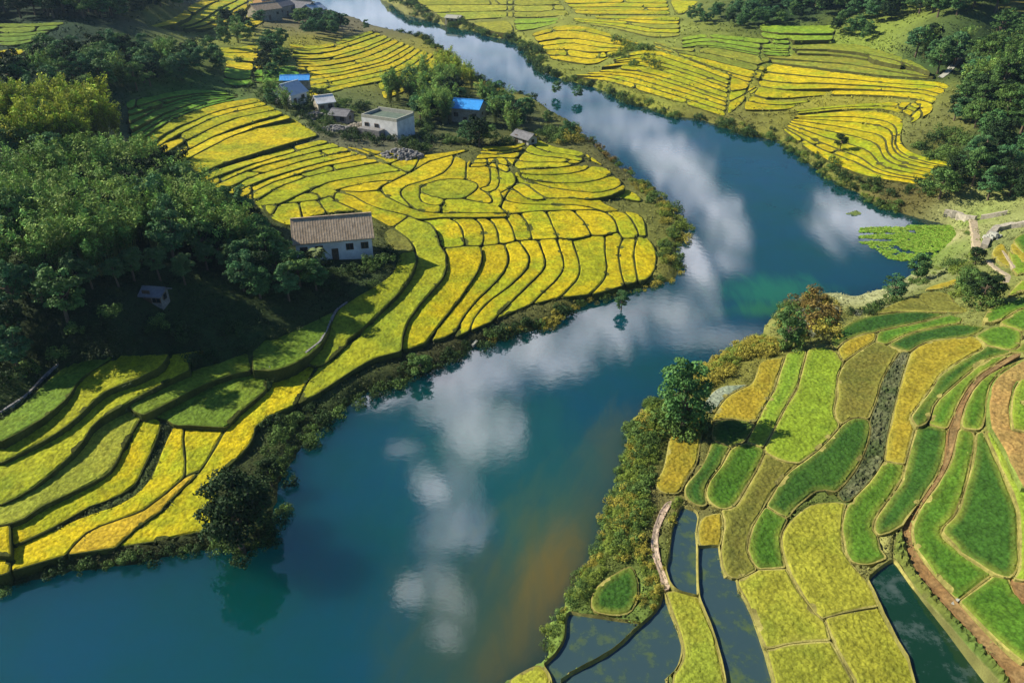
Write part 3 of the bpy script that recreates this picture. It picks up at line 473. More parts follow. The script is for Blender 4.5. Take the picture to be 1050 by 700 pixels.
gold||5031 1723 14 -4 30 6 26 21 16 64 2 65 -11 35 -28 37 -30 17 -45 9 -30 -8 -34 -16 -7 -8 7 -6 54 -17 17 -14 15 -24 8 -40 -2 -65 -7 -35
gold||4645 1605 5 20 -25 65 -40 50 -45 38 -115 54 -245 74 -62 40 -15 29 7 40 101 112 -21 -2 -105 -47 -95 -48 -48 -37 -27 -43 3 -20 13 -16 289 -139 120 -75 80 -40 205 -57
gold||4806 1655 18 -3 9 8 -21 45 5 17 168 -7 21 7 11 13 13 75 -7 60 -33 41 -59 20 -7 10 7 12 64 38 35 39 18 35 -13 20 -60 2 -198 -42 8 -16 45 -26 53 -44 23 -44 -6 -20 -20 -18 -85 -27 -15 -13 8 -152
gold||2228 1823 16 9 9 13 3 18 -8 14 -93 43 -25 3 -25 -6 -32 -14 -4 -10 7 -8 134 -60
gold||2520 1770 130 8 15 10 -115 42 -230 108 -35 17 -30 4 -70 -18 -11 -8 7 -14
gold||6280 1803 25 4 49 43 15 25 -4 23 -20 19 -45 22 -120 33 -90 8 -220 -19 -180 -28 -155 -38 -85 -26 -11 -7 7 -4 274 27 195 0 95 -8 125 -22
gold||4669 1615 21 1 50 19 40 27 -7 153 -9 20 -19 7 -150 -2 -135 20 -110 37 -30 20 -15 23 -5 90 8 25 18 22 64 28 110 10 19 13 -9 42 -25 15 -100 -8 -105 -22 -35 -20 -102 -91 -28 -39 -3 -30 23 -33 55 -32 255 -77 95 -45 39 -31 43 -47 20 -35 16 -49
gold||3920 1862 50 -1 16 12 -80 44 -36 35 -170 18 -145 -5 -81 -9 11 -9 45 -13 210 -48
gold||4105 1762 50 6 11 10 -4 12 -127 63 -190 10 -290 57 -112 34 0 9 43 7 -48 15 -18 41 -40 -11 -75 23 -18 -4 -20 -30 -17 -10 -85 -9 -11 -7 16 -15 145 -65 95 -28 145 -28
gold||5275 1766 39 12 35 54 31 23 240 70 175 32 290 28 100 -8 120 -32 85 -46 16 5 7 16 -18 30 -130 58 -130 28 -115 9 -140 -10 -240 2 -45 -12 -50 -25 -110 -81 -50 -29 -45 -10 -43 3 2 -38 -27 -60
gold||3040 1804 70 8 11 9 -7 9 -224 81 -100 48 -130 76 -40 17 -21 -13 -6 -19 2 -24 25 -26 195 -95
goldg|leaf-shaped darker golden plot|4575 1847 135 -2 60 7 90 23 24 14 11 16 0 20 -16 25 -74 60 -80 30 -85 5 -90 -4 -125 -25 -80 -31 -32 -30 0 -15 12 -17 60 -33 100 -29
gold||3890 1668 30 4 165 66 11 12 -11 9 -480 69 -240 47 -125 45 -375 172 -105 13 -71 10 22 40 -1 9 -10 2 -63 -46 -21 -30 0 -22 179 -104 150 -68 185 -63 175 -47
gold||5320 1889 25 -3 45 15 35 21 85 66 60 35 9 12 -6 10 -53 6 -60 1 -45 -12 -45 -23 -70 -55 -34 -19 -7 -11 4 -9 22 -17
gold||2562 1914 13 11 4 30 -4 19 -11 16 -54 30 -20 2 -30 -6 -32 -13 -4 -11 7 -9 114 -66
gold||5215 1947 5 0 2 8 -47 70 -10 3 -8 -8 -19 -25 2 -10 55 -32
gold||5121 1751 69 26 40 -10 18 4 14 14 27 60 -6 30 -35 44 -98 50 -15 18 21 68 -16 45 -26 24 60 51 6 14 -500 -4 -135 5 -20 -7 -2 -23 20 -66 14 -28 23 -15 155 -6 235 47 55 2 22 -9 8 -11 0 -19 -41 -69 70 -30 32 -46 9 -45 -10 -100
gold||6425 1951 25 6 80 44 38 34 7 22 -10 10 -25 0 -145 -27 -65 -5 -70 7 -16 -4 -2 -9 13 -10 90 -34 60 -30
gold||2580 1993 5 7 5 30 -2 15 -8 3 -25 -6 -30 -9 0 -8
gold||3125 1992 65 -2 45 6 30 20 3 25 -18 11 -55 11 -130 14 -135 13 -15 -4 0 -7 40 -23
gold||4315 1989 20 0 95 36 108 22 7 8 2 10 -19 32 -23 11 -40 2 -70 -10 -45 -16 -19 -13 -20 -26 -6 -35 3 -14
gold||5241 1953 34 3 95 71 80 30 115 -2 50 -15 45 5 215 -5 140 10 115 -6 24 11 56 45 130 60 -10 10 -50 0 -70 4 -165 -47 -165 -22 -390 -5 -110 -5 -120 -15 -60 -21 -16 -21 23 -48
gold||3392 2025 53 49 190 81 0 7 -15 5 -110 8 -135 14 -27 -15 -66 -89 -6 -21 19 -14 80 -26
gold||5173 2064 82 21 115 15 500 10 95 9 125 27 10 10 -40 -1 -500 10 -325 29 -50 -22 -38 -34 -1 -28 14 -35
gold||3880 1958 23 7 39 44 73 45 165 76 105 37 230 29 460 -6 215 10 11 5 -1 11 -30 13 -325 6 -310 -1 -170 16 -70 0 -35 -5 -80 -35 -240 -54 -115 -37 -70 -31 -125 -74 -121 -39 31 -5 170 5
gold||3455 1984 50 1 115 33 135 78 145 56 264 63 7 5 -4 11 -37 30 -90 65 -40 3 -235 -125 -315 -136 -15 -15 -5 -28 7 -28
gold||2795 2107 38 1 6 7 -1 10 -38 68 -12 7 -18 0 -20 -10 -20 -20 -12 -25 -1 -17 6 -10 12 -5
gold||3235 2064 23 9 12 12 59 75 7 26 -16 13 -80 16 -105 32 -21 -1 -13 -16 -26 -110 0 -27 8 -8 12 -5
gold||3020 2087 29 3 17 20 29 120 -8 32 -57 41 -35 12 -55 -5 -70 -23 -75 -39 -25 -20 -8 -17 27 0 16 -8 43 -73 27 -23 30 -9
gold||5899 2167 16 -7 180 4 60 11 60 21 45 30 39 44 24 50 7 56 -15 12 -135 29 -103 -2 -17 -15 -59 -110 -91 -100
gold||6255 2177 75 -2 45 7 40 19 38 34 49 75 40 90 -10 31 -32 15 -90 4 -30 -16 -34 -54 -40 -115 -31 -39 -46 -36 7 -10
gold||6399 2176 16 -2 35 4 70 14 35 15 23 19 16 24 16 45 18 115 -5 15 -13 10 -25 3 -21 -7 -10 -16 -28 -75 -43 -80 -33 -40
gold||5545 2172 30 1 28 22 29 50 82 192 -14 13 -190 11 -35 2 -17 -11 -33 -137 -78 -113 13 -12 45 -7
gold||5750 2167 95 -2 35 13 100 97 60 100 11 34 -12 16 -164 27 -45 3 -92 -12 -17 -18 -51 -100 -30 -80 -28 -55 1 -13 17 -7
gold||5300 2199 35 16 63 70 27 50 17 65 3 40 -9 20 -96 10 -35 -3 -17 -13 -38 -124 -48 -83 5 -20 28 -21
gold||5009 2241 16 -6 120 0 44 20 42 55 27 60 22 85 -1 19 -10 11 -94 16 -45 -3 -11 -18 -9 -85 -24 -65 -27 -40
gold||4874 2245 16 -5 85 5 50 26 37 34 35 70 16 105 -8 23 -25 9 -105 9 -20 -6 10 -75 -8 -80 -29 -60
gold||4520 2242 30 0 60 14 60 27 29 23 39 64 24 125 -7 25 -20 10 -140 20 -50 -8 -28 -27 -32 -120 -39 -69 -51 -40 -91 -26
gold||4619 2245 191 -2 45 11 35 19 41 47 24 60 3 70 -14 50 -16 18 -18 7 -110 0 -20 -7 -11 -18 -23 -125 -18 -45 -39 -44
olive|small olive plot at the end of the farmhouse path|4000 2355 30 3 50 27 75 50 51 50 32 50 5 23 -6 11 -12 6 -55 11 -85 11 -24 -4 -21 -18 -64 -80 -30 -45 -8 -35 4 -15 14 -19 24 -19
green|green terrace step below the stone wall|10484 2411 9 4 7 15 0 160 -6 16 -12 -4 -81 -102 -8 -25 7 -19 20 -20 40 -20
gold|thin golden terrace step at the right edge|10380 2504 21 11 91 120 8 25 0 30 -3 12 -6 4 -18 -11 -93 -100 -16 -25 -5 -20 2 -25 6 -14
gold|small golden terrace inside the bend of the stone path|10260 2505 19 3 19 17 28 60 15 45 14 50 7 50 -4 10 -9 4 -24 -7 -55 -27 -40 -26 -39 -36 -17 -28 -3 -25 17 -35 37 -37
gold||6546 2447 64 -2 40 18 50 57 24 65 6 65 -16 110 -35 65 -54 44 -55 19 -24 -8 -10 -20 -19 -100 -17 -135 4 -45 22 -110 9 -17
gold||6295 2398 25 -2 20 6 24 23 9 20 0 25 -31 95 -2 75 17 125 39 153 -16 17 -205 66 -85 18 -16 -4 96 -100 46 -80 9 -95 -20 -160 0 -135 7 -17 13 -11
gold||6504 2455 13 20 -15 75 -7 85 36 240 -6 15 -15 10 -75 18 -21 -4 -14 -19 -20 -65 -27 -125 -8 -70 5 -75 26 -75 18 -23 21 -7
gold||6184 2427 16 23 0 135 20 160 -5 65 -27 65 -78 93 -75 55 -255 32 -16 -5 135 -145 30 -45 17 -45 4 -50 -10 -75 -63 -205 1 -20 17 -10 130 -22 75 -8
lgreen|green terrace step right of the small golden terrace|10341 2580 19 7 25 23 109 127 6 23 -5 38 -11 12 -29 11 -20 2 -19 -5 -15 -14 -16 -29 -15 -45 -10 -55 -22 -75 -1 -13
gold||5722 2462 18 -7 100 5 25 16 60 184 16 75 3 60 -16 50 -33 50 -135 140 -45 29 -80 16 -145 37 -16 -3 21 -29 213 -205 64 -95 10 -40 0 -50 -15 -75 -48 -140
gold||5645 2457 40 -1 20 15 52 144 20 85 1 35 -21 65 -80 100 -239 226 -278 117 -63 30 -6 -6 9 -17 415 -405 60 -75 16 -40 2 -50 -16 -65 -48 -137 21 -13
gold||5503 2474 17 16 13 30 39 100 16 65 -4 45 -33 60 -516 515 -190 81 -16 -5 5 -31 31 -75 60 -80 115 -112 185 -136 120 -112 61 -75 23 -60 -3 -70 -29 -60 -55 -70 -3 -18 11 -7 90 -5
gold|small golden sliver above the olive hillock|9828 2855 6 5 -2 10 -18 23 -24 20 -50 27 -45 15 -65 12 -134 12 -7 -6 7 -9 39 -18 80 -27 100 -27 95 -34
gold||5130 2512 25 -1 20 15 33 99 0 60 -10 40 -40 80 -63 75 -223 224 -70 81 -67 95 -62 121 -103 59 -124 38 -10 -4 1 -9 21 -40 20 -60 253 -320 160 -250 49 -115 9 -55 -11 -85 5 -17 27 -15
gold||5298 2482 19 6 30 32 68 100 10 55 -19 70 -60 75 -121 115 -185 136 -105 99 -75 100 -44 110 -14 20 -107 55 -16 -2 0 -23 15 -27 31 -30 -3 -48 53 -90 85 -105 257 -260 65 -90 20 -45 13 -70 -5 -60 -23 -75 4 -19
lgreen|bright green plot below the terrace steps at the right edge|10490 2874 10 11 0 70 -10 27 -20 16 -95 38 -38 5 -6 -6 6 -15 86 -92 47 -43
gold||4770 2532 130 -2 17 7 13 18 13 70 -8 70 -29 75 -41 75 -155 235 -160 195 -176 238 -24 18 -160 53 -49 10 -11 -7 -5 -17 10 -85 36 -135 44 -85 85 -120 208 -235 49 -70 18 -50 10 -75 -2 -80 -19 -73 11 -7
goldg|long sweeping plot above the shore scrub|4190 2232 20 0 85 37 95 23 35 24 35 44 28 65 25 100 51 70 11 30 2 120 -29 95 -56 75 -191 215 -105 150 -35 75 -32 100 -9 120 -13 25 -22 12 -195 51 -120 51 -155 89 -340 230 -195 103 -15 2 -5 -9 80 -169 107 -174 118 -65 135 -123 190 -151 26 -59 99 -88 262 -265 90 -115 66 -110 34 -80 10 -45 -5 -70 -21 -70 -23 -45 -39 -48 -134 -91 -11 -16 11 -18
olive|olive hillock field behind the dark green crescent|9540 3002 95 -2 75 17 44 33 51 68 45 31 70 29 8 17 -18 10 -45 5 -475 -10 -170 0 -205 20 -21 -4 0 -12 41 -27 290 -126 100 -31
goldg|half-shaded plot right of the stone footpath|4247 2585 18 25 5 80 -20 65 -46 90 -58 90 -63 80 -248 252 -120 111 -145 108 -21 60 -169 151 -65 48 -40 16 -45 2 -115 -40 -16 -16 141 -105 79 -87 51 -100 61 -180 49 -64 185 -125 230 -133 95 -73 38 -45 27 -50 23 -80 -2 -47 6 -12 148 -24
green|green plot above the zigzag pale path at the right edge|10487 3058 13 17 0 60 -5 18 -15 16 -95 46 -85 55 -50 25 -50 13 -95 2 -23 -10 -2 -25 37 -70 33 -34 105 -43 215 -70
green|green triangle between two pale paths at the right edge|10484 3181 11 7 5 17 0 160 -7 25 -13 11 -20 -1 -55 -25 -40 -11 -40 -10 -55 -31 -11 -11 1 -8 150 -94 50 -25
dgreen|dark green crescent plot below the olive hillock|9320 3207 95 -2 210 14 64 10 7 6 -7 7 -229 63 -430 90 -55 20 -110 15 -165 54 -50 30 -62 59 -18 2 -20 -9 -21 -17 -21 -34 7 -40 85 -90 100 -61 100 -41 120 -32 170 -27
green|slim green plot between the crescent and the long dark plot|9735 3240 25 0 105 31 8 10 -2 15 -33 28 -213 29 -230 51 -160 57 -135 69 -35 2 -65 -17 -14 -10 -3 -20 12 -50 25 -28 490 -107
dgreen|long dark green plot above the golden tongue|9775 3337 120 -2 185 26 17 7 4 10 -41 32 -60 30 -65 20 -355 38 -90 20 -45 18 -45 23 -60 44 -35 8 -70 -13 -100 -41 -16 -16 16 -19 120 -62 130 -46 170 -42
green|five-sided green plot at the tip of the golden tongue|10210 3357 95 0 75 17 70 32 29 34 5 30 -9 35 -16 30 -29 33 -25 15 -35 9 -65 -4 -185 -41 -116 -87 7 -15 109 -64
gold|small ochre plot wedged under the dark green crescent|8945 3423 24 5 14 22 -11 40 -19 24 -133 79 -145 104 -25 3 -23 -16 -22 -34 -14 -45 9 -25 50 -56 60 -36 65 -26 95 -27
green|shaded plot left of the pale stone footpath|3433 3201 -68 209 -40 80 -49 65 -106 91 -135 80 -85 36 -105 33 -90 15 -157 -10 -13 -25 5 -160 20 -27 100 -88 20 -6 55 1 245 -106 385 -185
dgreen|curved dark green plot hugging the golden tongue|10494 3424 6 16 0 155 -10 23 -20 7 -96 -5 -64 25 -100 15 -80 29 -85 49 -110 86 -323 286 -45 70 -37 115 -32 48 -38 25 -40 10 -25 -2 -23 -16 -32 -50 1 -30 12 -25 147 -185 120 -180 65 -68 135 -92 225 -120 66 -52 234 41 75 -14 36 -30 18 -30 12 -35
olive|dark olive plot with a wavy yellow bund on its left|8970 3521 60 9 85 27 95 40 9 12 -1 11 -92 135 -62 110 -35 90 -52 190 -61 139 -26 14 -60 -11 -60 -1 -50 11 -75 48 -20 5 -26 -15 -30 -50 -13 -75 27 -135 2 -140 10 -65 33 -85 29 -50 28 -32 135 -100 70 -43
green|shaded green terrace strip narrowing to the left|2510 3633 35 7 25 35 9 110 -15 23 -209 46 -180 63 -180 82 -450 232 -65 28 -35 -2 -70 -31 -38 -36 -5 -20 4 -20 34 -35 375 -206 170 -84 120 -41 210 -52 160 -67
green|mottled green plot between the curved dark plot and the tan path|10300 3652 20 2 -6 14 -259 167 -95 95 -53 75 -71 120 -110 253 -16 13 -25 7 -85 -18 -65 -21 -10 -9 -4 -15 52 -150 57 -80 285 -252 130 -105 65 -41 60 -27 50 -15
gold|golden tongue of rice right of the stony ditch|9975 3462 25 10 78 55 10 23 -7 20 -36 29 -260 142 -128 94 -36 40 -96 145 -183 240 -10 50 43 75 3 25 -96 342 -22 11 -55 -5 -115 -25 -22 -16 -2 -22 39 -245 75 -315 83 -305 67 -190 14 -23 71 -57 110 -45 90 -17
gold|half-shaded golden plot at the shore below the yellow hedge|8036 3661 5 3 -1 16 -105 320 -175 314 -25 17 -30 3 -195 -34 -70 2 -55 11 -75 7 -12 -3 -4 -10 109 -167 42 -49 50 -39 85 -48 95 -42 33 -27 31 -50 34 -120 23 -39 54 -31 140 -16
green|topmost shaded green terrace along the forest edge|1175 3653 11 4 -11 13 -245 148 -80 60 -60 62 -59 95 -65 76 -111 98 -125 93 -180 112 -225 115 -25 -3 -5 -46 0 -145 16 -31 169 -107 65 -50 245 -237 115 -96 100 -62 105 -38 120 -27
green|green plot left of the ochre terrace|10490 3647 7 17 -17 24 -210 132 -57 51 -36 44 -22 40 -24 80 -29 250 -18 80 -18 28 -26 18 -35 4 -65 -6 -50 -9 -23 -13 -15 -27 0 -50 53 -170 72 -130 78 -95 90 -72 275 -163
grey|pale grey fallow plot beside the lone bushy tree|7645 3947 21 3 -11 13 -120 56 -80 53 -55 58 -54 85 -18 18 -53 7 -69 -14 -14 -17 -1 -19 44 -85 55 -68 50 -36 50 -26 65 -18
green|dark shaded plot under the broad dark step|2550 3818 55 12 100 0 41 9 8 26 -25 125 -19 30 -260 226 -116 131 -34 13 -340 -20 -130 0 -50 -9 -90 -51 -175 -35 -9 -8 9 -13 635 -319 195 -71
goldg|second terrace below the forest, shaded with one sunlit square|1650 3637 70 -1 8 6 1 13 -50 75 -64 57 -175 93 -285 106 -70 34 -95 71 -190 191 -120 98 -110 77 -110 67 -320 169 -120 57 -15 0 -9 -10 -1 -160 13 -31 267 -139 140 -87 110 -79 95 -77 88 -87 110 -159 67 -61 60 -42 245 -148 60 -28
lgreen|narrow bright green strip beside the wide lime plot|8240 3597 20 5 5 23 -90 340 -35 70 -101 170 -110 215 -84 145 -17 20 -28 3 -90 -30 -43 -16 -7 -13 2 -14 64 -110 94 -190 112 -190 129 -380 12 -15 22 -11
lgreen|wide lime green plot with a curved front edge|8375 3568 85 2 100 38 24 19 28 53 35 39 -2 21 -31 55 -24 65 -10 70 -2 135 -28 150 11 70 38 65 4 25 -9 20 -101 121 -123 116 -150 110 -25 11 -30 2 -100 -11 -95 -32 -109 -62 -21 -30 0 -25 235 -440 95 -160 23 -60 84 -325 23 -23
lgreen|bright green strip at the right edge outside the ochre terrace|10490 3888 10 12 0 45 -15 115 -2 85 17 190 0 240 -10 16 -110 -186 -12 -60 -8 -115 12 -125 28 -110 39 -70 31 -30
ochre|broad ochre terrace curving along the right edge|10487 3700 10 7 3 13 -1 125 -12 22 -59 58 -32 60 -28 110 -13 125 17 185 116 205 11 35 1 370 -9 16 -21 -21 -57 -105 -117 -255 -72 -130 -78 -120 -16 -95 -5 -180 27 -140 23 -50 32 -45 43 -42 65 -49 150 -92
goldg|third terrace below the forest with a sunlit middle|2082 3595 4 3 -7 8 -84 46 -41 38 -13 30 9 69 -11 17 -164 78 -235 126 -395 220 -125 80 -81 80 -92 150 -97 115 -205 191 -185 150 -185 112 -155 72 -15 0 -9 -11 -1 -99 0 -270 7 -22 13 -14 470 -244 145 -93 160 -125 95 -87 116 -122 89 -67 75 -36 175 -61 130 -54 145 -78 61 -50 63 -87 22 -21
scrub||9241 3617 24 -5 40 5 13 8 3 15 -67 195 -109 415 -44 190 -49 280 -43 90 -76 105 -78 90 -145 137 -35 10 -37 -15 -44 -52 -3 -28 71 -72 99 -125 65 -110 38 -80 42 -120 21 -95 3 -70 -9 -85 76 -190 45 -175 36 -80 58 -100 85 -120
dgreen|small dark plot shaded by the lone bushy tree|7450 4307 85 1 190 33 12 12 -13 42 -77 125 -32 25 -60 20 -40 17 -30 0 -120 -38 -40 -19 -20 -21 -9 -69 18 -94 26 -16
gold|square-topped golden plot under the shaded plot|1905 4382 50 -7 285 15 67 12 -3 23 -188 320 -78 100 -53 8 -70 30 -14 -3 5 -125 -21 -245 8 -105
gold|golden plot beside the dark overhanging tree|3090 3727 130 41 10 6 4 12 -89 149 -107 209 -28 23 -240 109 -60 37 -80 64 -14 23 -4 40 -22 70 -40 70 -85 95 -168 155 -53 75 -26 65 -4 40 47 380 -6 35 -20 11 -255 41 -335 70 -400 69 -17 -6 9 -20 83 -85 100 -84 304 -211 21 -57 210 -198 129 -150 84 -130 113 -200 75 -110 129 -140 160 -139 58 -36 55 -70 77 -129 25 -19
gold|golden plot at the water's edge just below the lone bushy tree|7070 4253 70 7 75 27 44 34 7 34 -46 75 -22 50 -43 240 -24 70 -81 125 -67 124 -28 23 -40 8 -85 -5 -60 -23 -43 -42 -10 -25 1 -20 10 -25 52 -75 22 -55 22 -85 36 -205 39 -105 41 -65 40 -40 50 -34
ygreen|lime terrace with a rounded lower end|1319 4151 7 39 12 19 22 18 80 38 10 13 -1 12 -153 255 -100 205 -61 85 -65 52 -130 74 -505 235 -175 124 -115 46 -120 28 -25 -8 -5 -156 13 -31 252 -129 175 -120 175 -150 146 -140 102 -120 91 -150 56 -57 140 -93 145 -81
dgreen|large dark green plot left of the stony ditch|8760 4293 65 -1 70 17 20 26 10 60 -11 95 -31 110 -42 100 -73 135 -96 125 -82 80 -30 12 -100 -17 -85 9 -65 43 -120 101 -55 57 -37 55 -28 13 -85 -38 -113 -74 -7 -16 4 -20 99 -165 74 -100 63 -63 290 -214 115 -113 130 -149 65 -47
green|rounded green plot with a yellow rim|7635 4549 25 1 80 24 70 29 24 27 -2 35 -56 130 -203 350 -58 58 -70 21 -50 0 -30 -8 -50 -25 -39 -31 -24 -35 -10 -30 -2 -35 9 -50 33 -75 113 -145 88 -165 57 -44
dgreen|narrow dark green plot right of the golden waterside plot|7304 4534 21 0 145 50 14 18 -90 173 -113 145 -26 50 -18 60 -2 50 20 83 -15 22 -30 12 -35 0 -50 -13 -35 -19 -33 -30 -27 -40 -11 -35 -2 -35 15 -45 26 -40 98 -105 44 -60 43 -90 47 -135
gold|narrow golden finger terrace|1473 4283 22 -5 125 27 30 25 6 40 -38 120 -108 250 -78 165 -48 70 -69 57 -75 44 -175 78 -135 44 -440 248 -225 107 -110 44 -23 -2 -7 -20 -10 -155 10 -35 160 -70 155 -112 385 -177 200 -102 85 -55 37 -34 38 -50 145 -285 125 -200
dgreen|dark tongue-shaped plot beside the tan track|9505 4361 120 34 69 13 18 17 -10 155 -35 170 -31 75 -48 90 -111 170 -184 250 -32 53 -141 81 -85 23 -25 -2 -24 -13 -17 -22 -11 -35 9 -65 36 -70 203 -280 44 -80 85 -340 51 -175 24 -22
gold|golden terrace sweeping down beside the orange strip|1788 4378 77 -3 15 7 7 13 -7 140 20 195 0 80 -10 75 -20 30 -185 160 -200 150 -80 39 -390 137 -125 66 -110 103 -90 110 -25 21 -450 136 -80 24 -10 -1 -9 -11 9 -209 20 -30 270 -111 410 -182 205 -74 160 -47 165 -94 97 -76 58 -66 43 -70 161 -380 57 -115
brown||10390 3635 65 -5 11 7 -7 11 -359 217 -88 85 -73 105 -44 90 -31 90 -19 90 4 61 -32 34 -47 210 -40 120 -66 130 -52 85 -138 185 -97 150 -27 75 -5 85 15 90 29 80 57 105 110 160 304 335 330 335 160 147 137 107 13 26 0 90 -1 45 -15 17 -64 2 -32 -19 -433 -485 -265 -275 -162 -185 -105 -135 -65 -115 -38 -85 -63 -245 6 -45 21 -45 253 -355 73 -115 40 -80 25 -70 22 -100 25 -235 102 -240 67 -125 64 -95 80 -87 60 -46
lgreen|thin lime strip along the foot of the ochre terrace|10102 4427 23 -7 30 16 74 109 82 150 103 230 84 155 2 860 -7 19 -13 4 -75 -21 -11 -12 49 -90 12 -80 -10 -435 -15 -100 -65 -180 -260 -585
dgreen|largest dark green plot, triangular, at the right edge|10077 4435 18 20 288 655 42 125 15 100 10 415 -19 100 -33 53 -48 29 -60 -2 -95 -35 -344 -220 -48 -54 -122 -111 -17 -25 -6 -25 18 -45 103 -100 41 -70 62 -180 78 -280 37 -205 4 -115 19 -22 40 -11
green|green plot between the tan track and the pale winding bund|9838 4409 17 -4 80 12 25 11 24 22 10 30 1 55 -13 100 -66 290 -98 305 -21 45 -29 40 -98 95 -15 30 -4 30 11 30 24 30 114 100 46 51 315 207 3 12 -9 17 -170 133 -145 105 -24 5 -17 -8 -181 -197 -130 -170 -62 -100 -46 -95 -20 -65 -10 -75 5 -70 39 -95 79 -120 139 -185 99 -170 51 -125 60 -255
olive|long olive plot with a yellow patch running down to the narrow pond|7849 4664 21 2 80 45 65 27 60 14 85 8 11 8 -11 17 -96 79 -79 96 -266 430 -39 110 -20 125 4 35 21 60 29 60 33 45 4 18 -11 16 -90 50 -80 27 -65 -5 -49 -25 -31 -46 -18 -65 -20 -125 38 -260 -3 -75 -24 -92 12 -12 50 -3 45 -13 35 -19 26 -26 189 -320 82 -175
orange|thin orange strip of ripe rice|1995 4860 15 8 -10 27 -310 298 -31 49 -254 180 -95 82 -110 108 -35 15 -435 64 -18 0 -7 -9 25 -42 115 -125 60 -48 130 -66 340 -117 110 -49 215 -162 175 -152 50 -33
green|green plot with yellow edges left of the dark tongue-shaped plot|9063 4740 192 30 17 10 3 20 -18 85 -32 75 -212 295 -52 95 -11 55 6 40 44 70 31 120 51 70 5 17 -8 14 -19 10 -105 39 -60 10 -75 -3 -70 -15 -34 -27 -45 -75 -11 -35 -25 -185 3 -85 26 -125 27 -60 16 -15 33 -15 16 -42 151 -153 74 -95 69 -115
gold|tiny square golden plot at the head of the narrow pond|7379 5266 23 19 18 90 -8 110 -19 95 -11 13 -17 7 -140 5 -25 0 -24 -9 -22 -36 -6 -95 16 -95 24 -40 37 -30 60 -19
green|green plot tapering between the olive strip and the rounded plot|7851 5211 24 5 95 59 85 42 17 19 -2 19 -54 110 -11 60 8 115 39 173 -17 15 -75 9 -160 3 -35 -13 -31 -32 -28 -45 -39 -110 13 -115 35 -110 58 -105 59 -85
gold|small golden plot at the left edge, upper of two|90 5389 13 6 7 15 10 275 -7 15 -13 9 -65 -4 -27 -5 -13 -20 0 -250 7 -16 13 -10
path||6875 5140 12 5 0 20 -53 95 -54 115 -24 80 -11 90 8 105 27 130 88 235 -11 30 -32 9 -24 -11 -17 -28 -18 -115 -76 -215 -15 -130 24 -140 62 -165 52 -75 27 -22
pond|small blue pond beside the pink earth track|6988 5203 27 -3 100 35 35 30 15 50 -24 160 11 120 -2 215 11 285 -9 19 -27 -1 -135 -36 -45 -18 -34 -23 -27 -31 -19 -35 -38 -120 1 -45 28 -115 29 -255 45 -130 41 -85
ygreen|broad rounded yellow-green plot with a brown track on its left|8500 5157 90 -2 70 13 15 11 -29 111 -16 110 0 65 22 190 79 130 167 190 58 105 51 125 -3 13 -14 8 -155 24 -200 41 -195 53 -35 -15 -47 -44 -131 -175 -118 -200 -57 -135 -38 -170 -4 -70 16 -75 49 -80 60 -65 100 -85 70 -41 80 -22
gold|small golden plot at the left edge, lower of two|5 5717 20 -7 65 5 12 5 10 11 3 44 -5 75 -7 16 -18 14 -65 25 -15 0 -7 -7 -3 -158
brown||10373 5946 17 -1 80 24 14 6 11 12 5 18 0 160 -4 30 -12 -3 -59 -87 -25 -50 -32 -85 -2 -14
dgreen|sunken dark green plot enclosed by scrub|6445 5813 30 7 26 30 26 60 17 65 6 115 -25 105 -42 70 -48 37 -90 18 -100 -7 -110 -22 -35 -19 -21 -22 -21 -55 4 -55 13 -45 47 -75 68 -65 210 -125
verge||9246 5419 15 91 48 185 55 120 53 90 55 75 155 184 298 311 442 495 9 17 -4 10 -67 3 -45 -1 -35 -19 -257 -280 -227 -265 -289 -310 -122 -160 -110 -160 -50 -61 -11 -24 -4 -40 10 -125 25 -65
pond|long blue pond with floating weed between two rice plots|7165 5614 125 -9 65 0 20 7 26 188 24 80 40 43 75 22 17 16 16 84 78 135 58 125 138 390 78 275 -1 17 -10 10 -79 3 -365 0 -18 -5 -12 -11 -40 -204 -53 -195 -63 -180 -94 -225 -19 -65 -11 -95 -5 -215 0 -170
ygreen|yellow-green plot right of the long weedy pond|8054 5837 20 18 112 205 124 180 60 70 84 70 19 40 41 134 -7 13 -17 6 -310 21 -135 22 -80 23 -40 11 -60 4 -30 -19 -126 -350 -33 -75 -90 -155 -16 -45 -5 -40 16 -26 89 -36 110 -59
green|deep green plot below the large triangular one|10190 5910 140 31 20 12 63 147 83 135 4 545 -7 18 -13 1 -110 -81 -175 -160 -217 -218 -138 -150 0 -19 15 -16 310 -234
dpond|dark green pond beside the brown earth track|9145 5754 25 9 40 42 135 195 143 180 264 280 196 230 263 290 2 13 -18 7 -345 0 -300 0 -29 -10 -216 -250 -95 -145 -141 -275 -112 -255 -57 -110 10 -30 70 -67 90 -68 55 -32
ygreen|curved strip of yellow-green rice between two ponds|6925 6063 220 63 25 20 152 384 68 235 37 185 3 30 -6 13 -19 7 -260 0 -315 0 -16 -8 91 -72 42 -50 40 -85 15 -70 0 -105 -21 -90 -100 -250 -56 -170 3 -16 12 -10
ygreen|yellow-green plot between two pale footpath bunds at the bottom edge|8995 6233 22 7 13 15 134 270 88 155 43 60 188 225 11 22 -3 8 -16 5 -555 0 -135 0 -32 -20 -194 -345 -12 -30 0 -29 -27 -36 -60 -178 15 -18 125 -39 235 -49
pond|grey-green pond inside a curved footpath bund|5829 6293 21 -5 505 74 210 24 -6 19 -199 197 -85 65 -140 88 -300 155 -115 80 -40 10 -25 -16 -26 -69 -49 -70 -3 -24 112 -106 73 -110 26 -80 8 -160 16 -50
